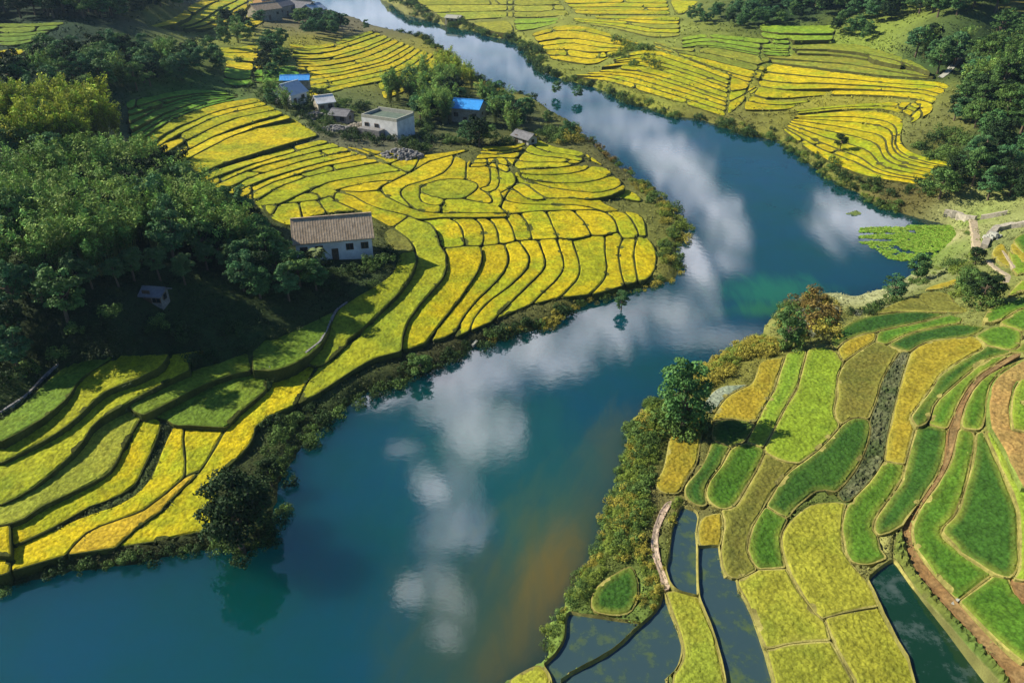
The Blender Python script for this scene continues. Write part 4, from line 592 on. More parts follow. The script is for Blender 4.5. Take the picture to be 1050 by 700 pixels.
pond|largest blue-grey pond at the bottom edge|6802 6095 18 15 61 180 78 185 38 140 3 60 -10 70 -26 80 -39 60 -80 73 -50 28 -40 13 -615 1 -380 0 -16 -5 4 -12 92 -67 330 -172 120 -78 90 -70 127 -131 143 -125 63 -65 46 -70 31 -95
ygreen|yellow-green plot with a ragged hole at the bottom edge|8505 6579 27 16 108 195 99 180 -3 25 -666 5 -105 0 -29 -20 -82 -285 5 -28 61 -7 115 -35 85 -17 230 -23
ygreen|corner of a yellow-green plot at the bottom edge|5520 6825 38 13 51 57 32 70 -2 28 -19 7 -250 0 -140 0 -11 -7 4 -12 62 -47 105 -60 85 -39
"""

# ------------------------------------------------------------------ rice plots
KIND = {  # main colour, second colour, amount of the second
 'gold': ((.46, .36, .008), (.25, .30, .012), .85), 'rgold': ((.33, .25, .022), (.25, .23, .024), .6), 'goldg': ((.29, .30, .014), (.15, .22, .016), .8), 'ygreen': ((.30, .30, .03), (.21, .26, .026), .7),
 'lgreen': ((.21, .30, .022), (.13, .24, .022), .6), 'lolive': ((.11, .18, .018), (.17, .22, .018), .6), 'green': ((.062, .152, .014), (.10, .185, .016), .6), 'dgreen': ((.03, .088, .013), (.048, .118, .014), .6),
 'olive': ((.15, .155, .028), (.2, .175, .03), .6), 'orange': ((.46, .32, .02), (.38, .3, .02), .5), 'ochre': ((.36, .225, .07), (.28, .2, .06), .7),
 'grey': ((.27, .31, .22), (.2, .26, .15), .7), 'meadow': ((.19, .23, .026), (.27, .26, .028), .8), 'greenstrip': ((.10, .25, .02), (.2, .3, .022), .5), 'verge': ((.15, .18, .035), (.09, .14, .028), .9),
 'scrub': ((.05, .085, .02), (.22, .2, .11), .75)}
ORD = ['first', 'second', 'third', 'fourth', 'fifth', 'sixth', 'seventh', 'eighth', 'ninth', 'tenth', 'eleventh', 'twelfth', 'thirteenth', 'fourteenth', 'fifteenth', 'sixteenth', 'seventeenth', 'eighteenth', 'nineteenth', 'twentieth']
def ordinal(i):
    if i < 20: return ORD[i]
    tens = {2: 'twenty', 3: 'thirty', 4: 'forty', 5: 'fifty'}[(i + 1) // 10]
    r = (i + 1) % 10
    return tens + '-' + ORD[r - 1] if r else {20: 'twentieth', 30: 'thirtieth', 40: 'fortieth', 50: 'fiftieth'}[i + 1]

def unpack(s):
    k, lab, t = s.split('|'); v = np.array([int(a) for a in t.split()]).reshape(-1, 2)
    return k, lab, np.cumsum(v, 0) / 10.0

plots = []
for line in PLOTS.strip().split('\n'):
    k, lab, P = unpack(line)
    # plots cut by the edge of the picture run on beyond it
    P = P.copy(); e = P[:, 0] <= 1.0; P[e, 0] -= 70; e = P[:, 0] >= 1048.5; P[e, 0] += 70; e = P[:, 1] >= 698.5; P[e, 1] += 55
    plots.append(dict(kind=k, label=lab, P=P))

def in_img(poly, x, y): return bool(pip([p[0] for p in poly], [p[1] for p in poly], np.array([x]), np.array([y]))[0])

def plane_of(d):
    """a terrace: follows the ground along the plot, level across it"""
    P = d['P']; n = len(P)
    c = P.mean(0); Q = np.vstack([P[::max(1, n // 24)] * .85 + c * .15, c[None]])
    X, Y, Z = hit(Q[:, 0], Q[:, 1])
    A = np.c_[np.ones(len(X)), X - X.mean(), Y - Y.mean()]
    g = np.linalg.lstsq(A, Z, rcond=None)[0]
    D = np.c_[X - X.mean(), Y - Y.mean()]; ev, ew = np.linalg.eigh(D.T @ D); l = ew[:, 1]
    sl = float(g[1] * l[0] + g[2] * l[1]); ratio = math.sqrt(max(ev[1], 1e-6) / max(ev[0], 1e-6))
    keep = np.clip((ratio - 1.3) / 2.5, .8 if d['side'] == 'right' else .3, 1)
    if d['kind'] in ('pond', 'dpond'): keep = 0
    if d['kind'] in ('path', 'brown', 'scrub', 'verge'): keep = 1; 
    lim = .3 if d['side'] == 'right' else .12; sl = np.clip(sl, -lim, lim) * keep
    q = ew[:, 0]; sq = np.clip(float(g[1] * q[0] + g[2] * q[1]), -lim, lim) * {'right': .82, 'far': .68, 'left': .7}[d['side']]
    if d['kind'] in ('pond', 'dpond'): sq = 0
    a, b = sl * l[0] + sq * q[0], sl * l[1] + sq * q[1]
    if d['kind'] in ('path', 'brown', 'scrub', 'verge'): a, b = g[1], g[2]
    z0 = Z.mean() - a * X.mean() - b * Y.mean()
    return z0, a, b

def to_plane(P, pl):
    z0, a, b = pl; d = ray(P[:, 0], P[:, 1]); t = (z0 - CAM_H) / np.minimum(d[:, 2] - a * d[:, 0] - b * d[:, 1], -.02)
    return d[:, 0] * t, d[:, 1] * t

for d in plots:
    d['c'] = d['P'].mean(0)
    d['side'] = 'right' if in_img([(540, 700), (640, 470), (860, 300), (960, 240), (1130, 190), (1130, 760), (520, 760)], *d['c']) else ('far' if in_img([(380, -20), (560, 110), (830, 200), (1130, 200), (1130, -20)], *d['c']) else 'left')
    pl = plane_of(d); d['plane'] = pl
    X, Y = to_plane(d['P'], pl)
    ar = np.sum(X * np.roll(Y, -1) - np.roll(X, -1) * Y) / 2
    if ar < 0: X, Y = X[::-1], Y[::-1]
    d['X'], d['Y'], d['area'] = X, Y, abs(ar)

def surface(X, Y):
    """height of whatever lies on top at X, Y (terraces or ground)"""
    X = np.atleast_1d(np.asarray(X, float)); Y = np.atleast_1d(np.asarray(Y, float))
    Z = ground(X, Y)
    for d in plots:
        x0, x1, y0, y1 = d['X'].min(), d['X'].max(), d['Y'].min(), d['Y'].max()
        m = np.where((X >= x0) & (X <= x1) & (Y >= y0) & (Y <= y1))[0]
        if len(m):
            i = m[pip(d['X'], d['Y'], X[m], Y[m])]
            if len(i): Z[i] = d['plane'][0] + d['plane'][1] * X[i] + d['plane'][2] * Y[i] + .1
    return Z

def resample_closed(X, Y, step):
    ox, oy = [], []
    for i in range(len(X)):
        x0, y0, x1, y1 = X[i], Y[i], X[(i + 1) % len(X)], Y[(i + 1) % len(X)]
        n = max(1, int(math.hypot(x1 - x0, y1 - y0) / step))
        for k in range(n): ox.append(x0 + (x1 - x0) * k / n); oy.append(y0 + (y1 - y0) * k / n)
    return np.array(ox), np.array(oy)

def clumps(x, y, s):
    """rounded tufts about s apart: 1 on a tuft, -1 between"""
    gx, gy = x / s, y / s; ix, iy = np.floor(gx), np.floor(gy); best = np.full(x.shape, 9.0)
    for a in (-1, 0, 1):
        for b in (-1, 0, 1):
            cx, cy = ix + a, iy + b; h1 = np.modf(np.abs(np.sin(cx * 127.1 + cy * 311.7) * 43758.5453))[0]; h2 = np.modf(np.abs(np.sin(cx * 269.5 + cy * 183.3) * 24634.633))[0]
            best = np.minimum(best, np.hypot(gx - cx - .05 - .9 * h1, gy - cy - .05 - .9 * h2))
    return 1 - 2 * np.clip(best / .72, 0, 1) ** 1.5

def build_plot(d):
    k, side, pl = d['kind'], d['side'], d['plane']
    X, Y = d['X'], d['Y']; dep = float(to_px(X.mean(), Y.mean(), pl[0] + pl[1] * X.mean() + pl[2] * Y.mean())[2])
    pix = dep / FPX
    s = max(.13, 1.55 * pix)
    width = 2 * d['area'] / (np.hypot(np.diff(X, append=X[0]), np.diff(Y, append=Y[0])).sum() + 1e-6)
    w = {'right': .14, 'left': .12, 'far': .17}[side]
    if k in ('path', 'brown', 'verge', 'scrub'): w = .12
    w = min(w, width * .22)
    bx, by = resample_closed(X, Y, max(s * 1.6, .3)); nb = len(bx)
    tx, ty = np.roll(bx, -1) - np.roll(bx, 1), np.roll(by, -1) - np.roll(by, 1); l = np.hypot(tx, ty) + 1e-9
    nx, ny = -ty / l, tx / l
    px, py = [bx], [by]
    wob = 1 + (.12 if k in ('pond', 'dpond') else .55) * vnoise(bx, by, 1.9, 8)
    rings = [w, w + .14] if k not in ('pond', 'dpond') else [w]
    for o in rings:
        qx, qy = bx + nx * o * wob, by + ny * o * wob
        ok = pip(X, Y, qx, qy) & (seg_dist(X, Y, qx, qy) > o * .6)
        px.append(qx[ok]); py.append(qy[ok])
    if k not in ('pond', 'dpond'):
        gx, gy = np.meshgrid(np.arange(X.min(), X.max(), s), np.arange(Y.min(), Y.max(), s * (1.15 if dep < 110 else 1.5)))
        gx = gx.ravel() + RNG.uniform(-.4, .4, gx.size) * s; gy = gy.ravel() + RNG.uniform(-.4, .4, gy.size) * s
        m = pip(X, Y, gx, gy); gx, gy = gx[m], gy[m]
        m = seg_dist(X, Y, gx, gy) > w + .14 + s * .5; px.append(gx[m]); py.append(gy[m])
    else:
        gx, gy = np.meshgrid(np.arange(X.min(), X.max(), .9), np.arange(Y.min(), Y.max(), .9)); gx = gx.ravel() + RNG.uniform(-.2, .2, gx.size); gy = gy.ravel() + RNG.uniform(-.2, .2, gy.size)
        g_ = pip(X, Y, gx, gy); gx, gy = gx[g_], gy[g_]; g_ = seg_dist(X, Y, gx, gy) > w * 1.6; px.append(gx[g_]); py.append(gy[g_])
    ax, ay = np.concatenate(px), np.concatenate(py)
    cx, cy = ax.mean(), ay.mean()
    pts = [Vector((float(a - cx), float(b - cy))) for a, b in zip(ax, ay)]
    edges = [(i, (i + 1) % nb) for i in range(nb)]
    vo, eo, fo, ov, oe, of = delaunay_2d_cdt(pts, edges, [], 1, 1e-5)
    V = np.array([(v.x + cx, v.y + cy) for v in vo]); F = np.array([f for f in fo if len(f) == 3], int)
    if len(F) == 0: return None
    dist = seg_dist(X, Y, V[:, 0], V[:, 1])
    base = pl[0] + pl[1] * V[:, 0] + pl[2] * V[:, 1]
    n = len(V); x, y = V[:, 0], V[:, 1]
    cl = 0 * x
    if k in ('pond', 'dpond'):
        bank_v = dist < w * .25
        z = base + np.where(bank_v, .32 + .05 * vnoise(x, y, .8, 3), 0)
        crop_h = None
    else:
        ch = {'right': .24, 'left': .2, 'far': .16}[side]
        if k in ('path', 'brown'): ch = .05
        if k == 'verge': ch = .5
        if k == 'scrub': ch = .1
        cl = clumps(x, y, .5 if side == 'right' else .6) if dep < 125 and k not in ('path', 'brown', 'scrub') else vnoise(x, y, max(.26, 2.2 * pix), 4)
        rr = RNG.uniform(-1, 1, n)
        up = np.clip((dist - w * .8 * (1 + .55 * vnoise(x, y, 1.9, 8))) / .1, 0, 1)
        amp = min(.04 + pix * .25, .12) * (1 if side == 'right' else .7) if k not in ('path', 'brown') else .03
        if k == 'scrub': amp = .35
        if k == 'verge': amp = .3
        z = base + .12 * (1 - up) + up * (ch + amp * (.7 * cl + .3 * rr) + .05 * vnoise(x, y, 3.5, 6))
    # colours
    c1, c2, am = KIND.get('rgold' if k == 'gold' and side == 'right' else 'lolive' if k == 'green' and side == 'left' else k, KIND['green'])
    c1, c2 = np.array(c1), np.array(c2)
    if k == 'path': c1 = c2 = np.array((.5, .37, .27))
    if k == 'brown': c1, c2 = np.array((.25, .145, .055)), np.array((.3, .2, .085))
    hs = random.uniform(.88, 1.08); c1 = c1 * hs; c2 = c2 * np.array((hs * random.uniform(.9, 1.1), hs, hs))
    ps = random.uniform(-.42, .42); t = np.clip(.45 + ps + .8 * vnoise(x, y, 7.5, 7) + .4 * vnoise(x, y, 2.3, 17) + .35 * vnoise(x, y, .9, 9), 0, 1)[:, None] * am
    C = (c1 * (1 - t) + c2 * t) * (.9 + .16 * (cl if k not in ('pond', 'dpond') else 0 * x))[:, None] * (1 + .3 * RNG.uniform(-1, 1, n)[:, None]) * (1 + .18 * vnoise(x, y, 1.1, 19))[:, None]  # gaps between tufts darkened in the colour: soil, lower leaves and their shade
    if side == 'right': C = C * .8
    lod = np.clip((vnoise(x, y, 3.1, 23) + .5 * vnoise(x, y, 1.2, 24) - .55) * 3, 0, 1)[:, None] * .4; C = C * (1 - lod) + C * np.array((.62, .74, .7)) * lod     # thin or lodged patches
    if side == 'right' and k in ('green', 'dgreen', 'lgreen', 'olive', 'ygreen', 'gold'):       # plants at the rim ripen first
        e = np.clip(1 - (dist - w) / .75, 0, 1)[:, None] * .5 * (.6 + .4 * vnoise(x, y, 2, 12))[:, None]
        C = C * (1 - e) + np.array((.3, .29, .045)) * e
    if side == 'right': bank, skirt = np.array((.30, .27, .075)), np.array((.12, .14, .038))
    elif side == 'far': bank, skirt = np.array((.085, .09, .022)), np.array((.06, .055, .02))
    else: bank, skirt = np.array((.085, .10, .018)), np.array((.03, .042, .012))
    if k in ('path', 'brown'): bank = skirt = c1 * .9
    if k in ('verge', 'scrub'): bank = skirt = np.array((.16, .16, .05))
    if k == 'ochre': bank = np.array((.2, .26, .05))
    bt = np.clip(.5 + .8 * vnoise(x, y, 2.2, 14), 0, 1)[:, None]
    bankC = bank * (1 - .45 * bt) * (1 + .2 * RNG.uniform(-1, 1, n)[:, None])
    inb = dist < w * .25
    fb = inb[F].any(1)
    keep = ~fb; cc_ = np.arange(n); fk = F[keep]                       # only the largest piece of crop stays crop
    for _ in range(400):
        mn = cc_[fk].min(1); nw = cc_.copy(); np.minimum.at(nw, fk.ravel(), np.repeat(mn, 3)); nw = nw[nw]
        if (nw == cc_).all(): break
        cc_ = nw
    if len(fk):
        u_, k_ = np.unique(cc_[fk[:, 0]], return_counts=True); fb = fb | (cc_[F[:, 0]] != u_[k_.argmax()]) if len(u_) > 1 else fb
    c0 = np.array([x.mean(), y.mean(), pl[0] + pl[1] * x.mean() + pl[2] * y.mean()])
    V3 = np.c_[x, y, z] - c0
    dk = {'right': 1.6, 'left': 2.6, 'far': 3.0}[side]
    name = {'path': 'path', 'brown': 'path', 'pond': 'pond', 'dpond': 'pond', 'scrub': 'ditch', 'verge': 'grass_verge'}.get(k, 'rice_paddy')
    def sub(Fs, Cs, nm, mt, extra=None):
        u, inv = np.unique(Fs, return_inverse=True); VV, FF, CC = V3[u], inv.reshape(-1, 3), Cs[u]
        if extra is not None:
            b3 = extra; nn = len(VV); top = V3[b3]; lo = top.copy(); lo[:, 2] -= dk
            lo[:, :2] += np.c_[nx, ny][:len(b3)] * -.0
            VV = np.vstack([VV, top, lo]); k2 = len(b3); i = np.arange(k2); j = (i + 1) % k2
            FF = np.vstack([FF, np.c_[nn + i, nn + k2 + i, nn + k2 + j], np.c_[nn + i, nn + k2 + j, nn + j]])
            rs = (1 + .3 * vnoise(x[b3], y[b3], 1.1, 15))[:, None]
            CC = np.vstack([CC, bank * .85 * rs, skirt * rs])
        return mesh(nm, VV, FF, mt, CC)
    # boundary vertex ids in the output
    bid = np.full(nb, -1)
    for o, src in enumerate(ov):
        for i in src:
            if i < nb: bid[i] = o
    bid = bid[bid >= 0]
    if k in ('pond', 'dpond'):
        o = link(name, sub(F[~fb], C * 0, name, M_DPOND if k == 'dpond' else M_POND), loc=c0)
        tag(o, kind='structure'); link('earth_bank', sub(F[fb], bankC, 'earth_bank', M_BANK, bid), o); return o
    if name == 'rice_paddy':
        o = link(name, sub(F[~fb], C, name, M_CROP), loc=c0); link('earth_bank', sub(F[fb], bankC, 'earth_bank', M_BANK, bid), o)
    else:
        CC = np.where(inb[:, None], bankC, C)
        o = link(name, sub(F, CC, name, M_CROP if name == 'grass_verge' else M_BANK, bid), loc=c0); tag(o, kind='structure')
    return o

def pond_mat(name, body, weed, rough=.06):
    m, nt, b = new_mat(name); b.inputs['Roughness'].default_value = rough; b.inputs['IOR'].default_value = 1.45; b.inputs['Specular IOR Level'].default_value = .5
    g = N(nt, 'ShaderNodeNewGeometry'); nz = N(nt, 'ShaderNodeTexNoise', Scale=.55, Detail=6.0, Roughness=.7); nt.links.new(g.outputs['Position'], nz.inputs['Vector'])
    cr = N(nt, 'ShaderNodeValToRGB'); e = cr.color_ramp.elements; e[0].position = .5; e[0].color = (*body, 1); e[1].position = .66; e[1].color = (*weed, 1)
    nt.links.new(nz.outputs[0], cr.inputs[0]); nt.links.new(cr.outputs[0], b.inputs['Base Color'])
    mr = N(nt, 'ShaderNodeMapRange'); mr.inputs[1].default_value = .5; mr.inputs[2].default_value = .66; mr.inputs[3].default_value = rough; mr.inputs[4].default_value = .7
    nt.links.new(nz.outputs[0], mr.inputs[0]); nt.links.new(mr.outputs[0], b.inputs['Roughness'])
    n2 = N(nt, 'ShaderNodeTexNoise', Scale=2.5, Detail=3.0); nt.links.new(g.outputs['Position'], n2.inputs['Vector'])
    bp = N(nt, 'ShaderNodeBump', Strength=.04, Distance=.1); nt.links.new(n2.outputs[0], bp.inputs['Height']); nt.links.new(bp.outputs[0], b.inputs['Normal'])
    return m
M_POND = pond_mat('pond_water', (.03, .06, .068), (.055, .09, .025))
M_DPOND = pond_mat('dark_pond_water', (.005, .03, .014), (.04, .07, .06))

# zones that describe the many look-alike terraces; each terrace is told apart by its order there
AREAS = [
 ('shaded slope at the top left corner', [(-40, 15), (90, 15), (60, 50), (-40, 50)], 'y', 'dark green terrace strip', 'shaded terraces at the top left'),
 ('shaded slope above the hamlet', [(215, 58), (325, 63), (325, 90), (215, 90)], 'y', 'green terrace strip', 'shaded terraces above the hamlet'),
 ('upper river end of the far bank', [(400, -10), (586, -10), (586, 19), (525, 40), (400, 40)], 'y', 'yellow-green terrace strip', 'terraces on the far bank'),
 ('meadow above the far golden terraces', [(780, 42), (985, 42), (985, 82), (780, 66)], 'y', 'grassy green terrace', 'meadow terraces of the far bank'),
 ('shaded slope left of the ridge road', [(110, 95), (265, 80), (265, 104), (225, 108), (190, 123), (139, 153)], 'y', 'shaded green rice terrace', 'rice terraces in the shade of the ridge forest'),
 ('slope between ridge forest and hamlet', [(120, 95), (270, 85), (340, 120), (260, 160), (190, 190)], 'y', 'golden rice terrace', 'rice terraces above the hamlet'),
 ('slope between bamboo and white house', [(180, 195), (330, 138), (400, 140), (425, 172), (262, 210)], 'y', 'golden rice terrace', 'rice terraces below the hamlet'),
 ('hill slope beyond the white house', [(290, 20), (450, 20), (460, 105), (300, 110)], 'y', 'narrow golden rice terrace', 'rice terraces beyond the hamlet'),
 ('slope in front of the hilltop village', [(0, 40), (140, 60), (140, 20), (240, -10), (290, -10), (290, 80), (0, 85)], 'y', 'golden rice terrace', 'rice terraces by the hilltop village'),
 ('lower row of peninsula plots', [(400, 352), (440, 252), (640, 240), (700, 240), (690, 300), (420, 360)], 'x', 'golden curved rice plot', 'curved plots on the peninsula'),
 ('upper row of peninsula plots', [(410, 252), (405, 220), (530, 216), (660, 210), (665, 252), (440, 253)], 'x', 'golden arched rice plot', 'curved plots on the peninsula'),
 ('fan of terraces at the peninsula tip', [(480, 130), (660, 130), (670, 215), (500, 216)], 'y', 'golden rice terrace', 'terraces at the peninsula tip'),
 ('field beside the farmhouse', [(250, 180), (500, 140), (500, 225), (420, 250), (340, 240), (260, 240)], 'y', 'golden rice plot', 'plots behind the farmhouse'),
 ('long comb of terraces on the far bank', [(560, 48), (665, 40), (775, 80), (745, 125), (570, 80)], 'y', 'narrow golden rice terrace', 'comb of terraces on the far bank'),
 ('slope above the far bank comb', [(530, 18), (680, 18), (690, 60), (530, 70)], 'y', 'golden rice terrace', 'terraces on the far bank'),
 ('topmost slope of the far bank', [(520, -20), (740, -20), (740, 20), (520, 20)], 'y', 'golden rice terrace', 'terraces on the far bank'),
 ('slope around the lone round tree', [(790, 105), (1010, 105), (1010, 200), (790, 200)], 'y', 'curving golden rice terrace', 'terraces around the lone round tree'),
 ('slope below the top right forest', [(690, 60), (985, 60), (985, 125), (740, 125)], 'y', 'long rice terrace', 'terraces below the top right forest'),
 ('slope beside the top right forest', [(680, 20), (900, 20), (900, 62), (680, 62)], 'y', 'green rice terrace', 'terraces below the top right forest'),
 ('gap in the top right forest', [(900, -20), (1130, -20), (1130, 40), (900, 40)], 'y', 'olive terrace strip', 'terraces in the forest gap'),
]
area_members = {}
for d in plots:
    o = build_plot(d)
    if o is None: continue
    d['o'] = o
    if o.get('kind'): continue
    if d['label']: tag(o, d['label'], 'rice paddy', 'rice plots on the right bank' if d['side'] == 'right' else 'rice plots on the left bank'); continue
    for i, (nm, poly, ax, what, grp) in enumerate(AREAS):
        if in_img(poly, *d['c']): area_members.setdefault(i, []).append(d); break
    else: area_members.setdefault(-1, []).append(d)
for i, ds in area_members.items():
    nm, poly, ax, what, grp = AREAS[i] if i >= 0 else ('ground near the river bank', None, 'y', 'rice plot', 'other rice plots')
    ds.sort(key=lambda d: d['c'][0 if ax == 'x' else 1])
    for j, d in enumerate(ds):
        tag(d['o'], '%s %s from the %s, %s' % (ordinal(j), what, 'left' if ax == 'x' else 'top', nm), 'rice paddy', grp)

# ------------------------------------------------------------------ the ground sheet
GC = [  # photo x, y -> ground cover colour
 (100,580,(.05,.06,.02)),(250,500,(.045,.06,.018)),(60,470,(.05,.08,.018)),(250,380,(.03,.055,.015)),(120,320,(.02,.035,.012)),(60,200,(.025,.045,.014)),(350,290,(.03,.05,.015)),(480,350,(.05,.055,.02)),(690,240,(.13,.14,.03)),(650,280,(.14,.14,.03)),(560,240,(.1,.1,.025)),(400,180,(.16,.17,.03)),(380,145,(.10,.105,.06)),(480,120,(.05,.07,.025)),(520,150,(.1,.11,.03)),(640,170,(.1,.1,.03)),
 (300,100,(.09,.12,.035)),(200,100,(.07,.14,.025)),(260,60,(.15,.18,.03)),(380,60,(.24,.22,.02)),(440,70,(.22,.2,.02)),(320,20,(.12,.11,.06)),(60,80,(.025,.05,.02)),(60,10,(.012,.03,.014)),(60,35,(.015,.036,.016)),  # ground at the top left corner darkened in colour to look shaded
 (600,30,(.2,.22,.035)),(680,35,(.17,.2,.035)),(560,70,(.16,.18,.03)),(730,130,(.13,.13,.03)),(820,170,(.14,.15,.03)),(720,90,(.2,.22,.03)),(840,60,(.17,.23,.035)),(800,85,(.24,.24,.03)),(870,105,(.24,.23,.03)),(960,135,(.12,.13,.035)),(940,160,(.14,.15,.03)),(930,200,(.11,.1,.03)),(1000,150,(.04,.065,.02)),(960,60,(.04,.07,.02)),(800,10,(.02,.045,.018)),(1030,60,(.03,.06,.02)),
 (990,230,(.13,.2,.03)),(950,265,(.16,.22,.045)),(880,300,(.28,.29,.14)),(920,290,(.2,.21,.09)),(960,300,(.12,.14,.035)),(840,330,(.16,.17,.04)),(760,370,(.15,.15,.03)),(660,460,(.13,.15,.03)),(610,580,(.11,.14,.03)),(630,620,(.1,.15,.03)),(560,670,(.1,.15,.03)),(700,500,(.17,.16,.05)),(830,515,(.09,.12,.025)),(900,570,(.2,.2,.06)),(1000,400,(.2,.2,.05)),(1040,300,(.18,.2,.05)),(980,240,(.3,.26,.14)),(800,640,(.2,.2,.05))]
def build_ground():
    YY = GYY; X, Y = GXX.ravel(), GYY.ravel(); Z = GZ.ravel().copy()
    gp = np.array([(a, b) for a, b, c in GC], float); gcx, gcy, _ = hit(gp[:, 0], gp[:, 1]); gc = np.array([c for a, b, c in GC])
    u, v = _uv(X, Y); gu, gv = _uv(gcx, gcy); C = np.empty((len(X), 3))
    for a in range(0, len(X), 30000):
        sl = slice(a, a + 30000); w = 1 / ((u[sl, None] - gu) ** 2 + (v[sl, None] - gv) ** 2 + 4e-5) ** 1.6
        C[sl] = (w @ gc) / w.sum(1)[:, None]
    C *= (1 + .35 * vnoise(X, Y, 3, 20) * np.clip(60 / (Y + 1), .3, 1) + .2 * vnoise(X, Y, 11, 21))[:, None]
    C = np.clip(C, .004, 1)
    for d in plots:
        m = np.where((X > d['X'].min()) & (X < d['X'].max()) & (Y > d['Y'].min()) & (Y < d['Y'].max()))[0]
        if len(m) == 0: continue
        i = m[pip(d['X'], d['Y'], X[m], Y[m])]
        zp = d['plane'][0] + d['plane'][1] * X[i] + d['plane'][2] * Y[i]
        Z[i] = np.minimum(Z[i], zp - .5)
    nr, nc = YY.shape; idx = np.arange(nr * nc).reshape(nr, nc)
    F = np.c_[idx[:-1, :-1].ravel(), idx[:-1, 1:].ravel(), idx[1:, 1:].ravel(), idx[1:, :-1].ravel()]
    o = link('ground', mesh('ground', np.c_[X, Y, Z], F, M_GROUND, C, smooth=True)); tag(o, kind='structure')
    return gu, gv, gc
_gu, _gv, _gc = build_ground()
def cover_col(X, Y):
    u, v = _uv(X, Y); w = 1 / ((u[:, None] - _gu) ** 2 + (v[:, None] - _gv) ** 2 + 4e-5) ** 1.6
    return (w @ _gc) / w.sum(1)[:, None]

# ------------------------------------------------------------------ river
def river_mat():
    m = bpy.data.materials.new('river_water'); m.use_nodes = True; nt = m.node_tree; nt.nodes.clear(); Lk = nt.links.new
    out = N(nt, 'ShaderNodeOutputMaterial'); g = N(nt, 'ShaderNodeNewGeometry')
    nz = N(nt, 'ShaderNodeTexNoise', Scale=.045, Detail=5.0, Roughness=.6); Lk(g.outputs['Position'], nz.inputs['Vector'])
    cr = N(nt, 'ShaderNodeValToRGB'); e = cr.color_ramp.elements; e[0].position = .36; e[0].color = (.0015, .044, .07, 1); e[1].position = .66; e[1].color = (.0015, .045, .038, 1)
    Lk(nz.outputs[0], cr.inputs[0]); col = cr.outputs[0]
    # silt banks and drowned weed seen through shallow water: (photo x, y, radius x, radius y, turn, colour, strength)
    for (a, b, rx, ry, rot, c, st) in SHOALS:
        X, Y = at_z(a, b, 0.); k = 1 / (rx)
        mp = N(nt, 'ShaderNodeMapping'); mp.vector_type = 'TEXTURE'; mp.inputs['Location'].default_value = (float(X), float(Y), 0); mp.inputs['Rotation'].default_value = (0, 0, R(rot)); mp.inputs['Scale'].default_value = (rx, ry, 1)
        n2 = N(nt, 'ShaderNodeTexNoise', Scale=1.0, Detail=6.0, Roughness=.62, Distortion=.8); m2 = N(nt, 'ShaderNodeMapping'); m2.vector_type = 'TEXTURE'; m2.inputs['Rotation'].default_value = (0, 0, R(rot)); m2.inputs['Scale'].default_value = (3.2, 11, 1); Lk(g.outputs['Position'], m2.inputs['Vector']); Lk(m2.outputs[0], n2.inputs['Vector'])
        Lk(g.outputs['Position'], mp.inputs['Vector'])
        ln = N(nt, 'ShaderNodeVectorMath', operation='LENGTH'); Lk(mp.outputs[0], ln.inputs[0])
        ad = N(nt, 'ShaderNodeMath', operation='MULTIPLY_ADD'); Lk(n2.outputs[0], ad.inputs[0]); ad.inputs[1].default_value = 1.5; Lk(ln.outputs['Value'], ad.inputs[2])
        mr = N(nt, 'ShaderNodeMapRange', interpolation_type='SMOOTHSTEP'); mr.inputs[1].default_value = .95; mr.inputs[2].default_value = 1.9; mr.inputs[3].default_value = st; mr.inputs[4].default_value = 0
        Lk(ad.outputs[0], mr.inputs[0])
        mx = N(nt, 'ShaderNodeMix', data_type='RGBA'); Lk(mr.outputs[0], mx.inputs[0]); Lk(col, mx.inputs[6]); mx.inputs[7].default_value = (*c, 1); col = mx.outputs[2]
    df = N(nt, 'ShaderNodeBsdfPrincipled'); df.subsurface_method = 'BURLEY'; Lk(col, df.inputs['Base Color']); df.inputs['Specular IOR Level'].default_value = 0
    df.inputs['Roughness'].default_value = 1; df.inputs['Subsurface Weight'].default_value = 1; df.inputs['Subsurface Radius'].default_value = (1, 1.6, 1.8); df.inputs['Subsurface Scale'].default_value = 14
    n3 = N(nt, 'ShaderNodeTexNoise', Scale=.9, Detail=4.0, Roughness=.6); Lk(g.outputs['Position'], n3.inputs['Vector'])
    bp = N(nt, 'ShaderNodeBump', Strength=.035, Distance=.12); Lk(n3.outputs[0], bp.inputs['Height'])
    gl = N(nt, 'ShaderNodeBsdfGlossy'); gl.inputs['Roughness'].default_value = .035; Lk(bp.outputs[0], gl.inputs['Normal'])
    fr = N(nt, 'ShaderNodeFresnel'); fr.inputs['IOR'].default_value = 2.0; Lk(bp.outputs[0], fr.inputs['Normal'])
    mx = N(nt, 'ShaderNodeMixShader'); Lk(fr.outputs[0], mx.inputs[0]); Lk(df.outputs[0], mx.inputs[1]); Lk(gl.outputs[0], mx.inputs[2]); Lk(mx.outputs[0], out.inputs['Surface'])
    return m
SHOALS = [(560, 565, 8, 18, -18, (.05, .075, .018), .85), (520, 650, 9, 12, -20, (.05, .065, .015), .7), (552, 600, 3.6, 12, -22, (.115, .092, .008), .9), (515, 655, 3, 7, -25, (.09, .08, .008), .8), (470, 640, 10, 12, 0, (.02, .055, .03), .7),
          (630, 470, 6, 14, -20, (.05, .075, .03), .7), (800, 300, 12, 8, 0, (.012, .13, .06), .8), (790, 318, 9, 4, 0, (.02, .14, .03), .7), (520, 480, 18, 16, 0, (.008, .07, .055), .5)]
M_RIVER = river_mat()
rv = MB(); rv.add([(-2200, -60, 0), (2200, -60, 0), (2200, 1200, 0), (-2200, 1200, 0)], [(0, 1, 2, 3)])
tag(rv.build('river', M_RIVER), kind='structure')

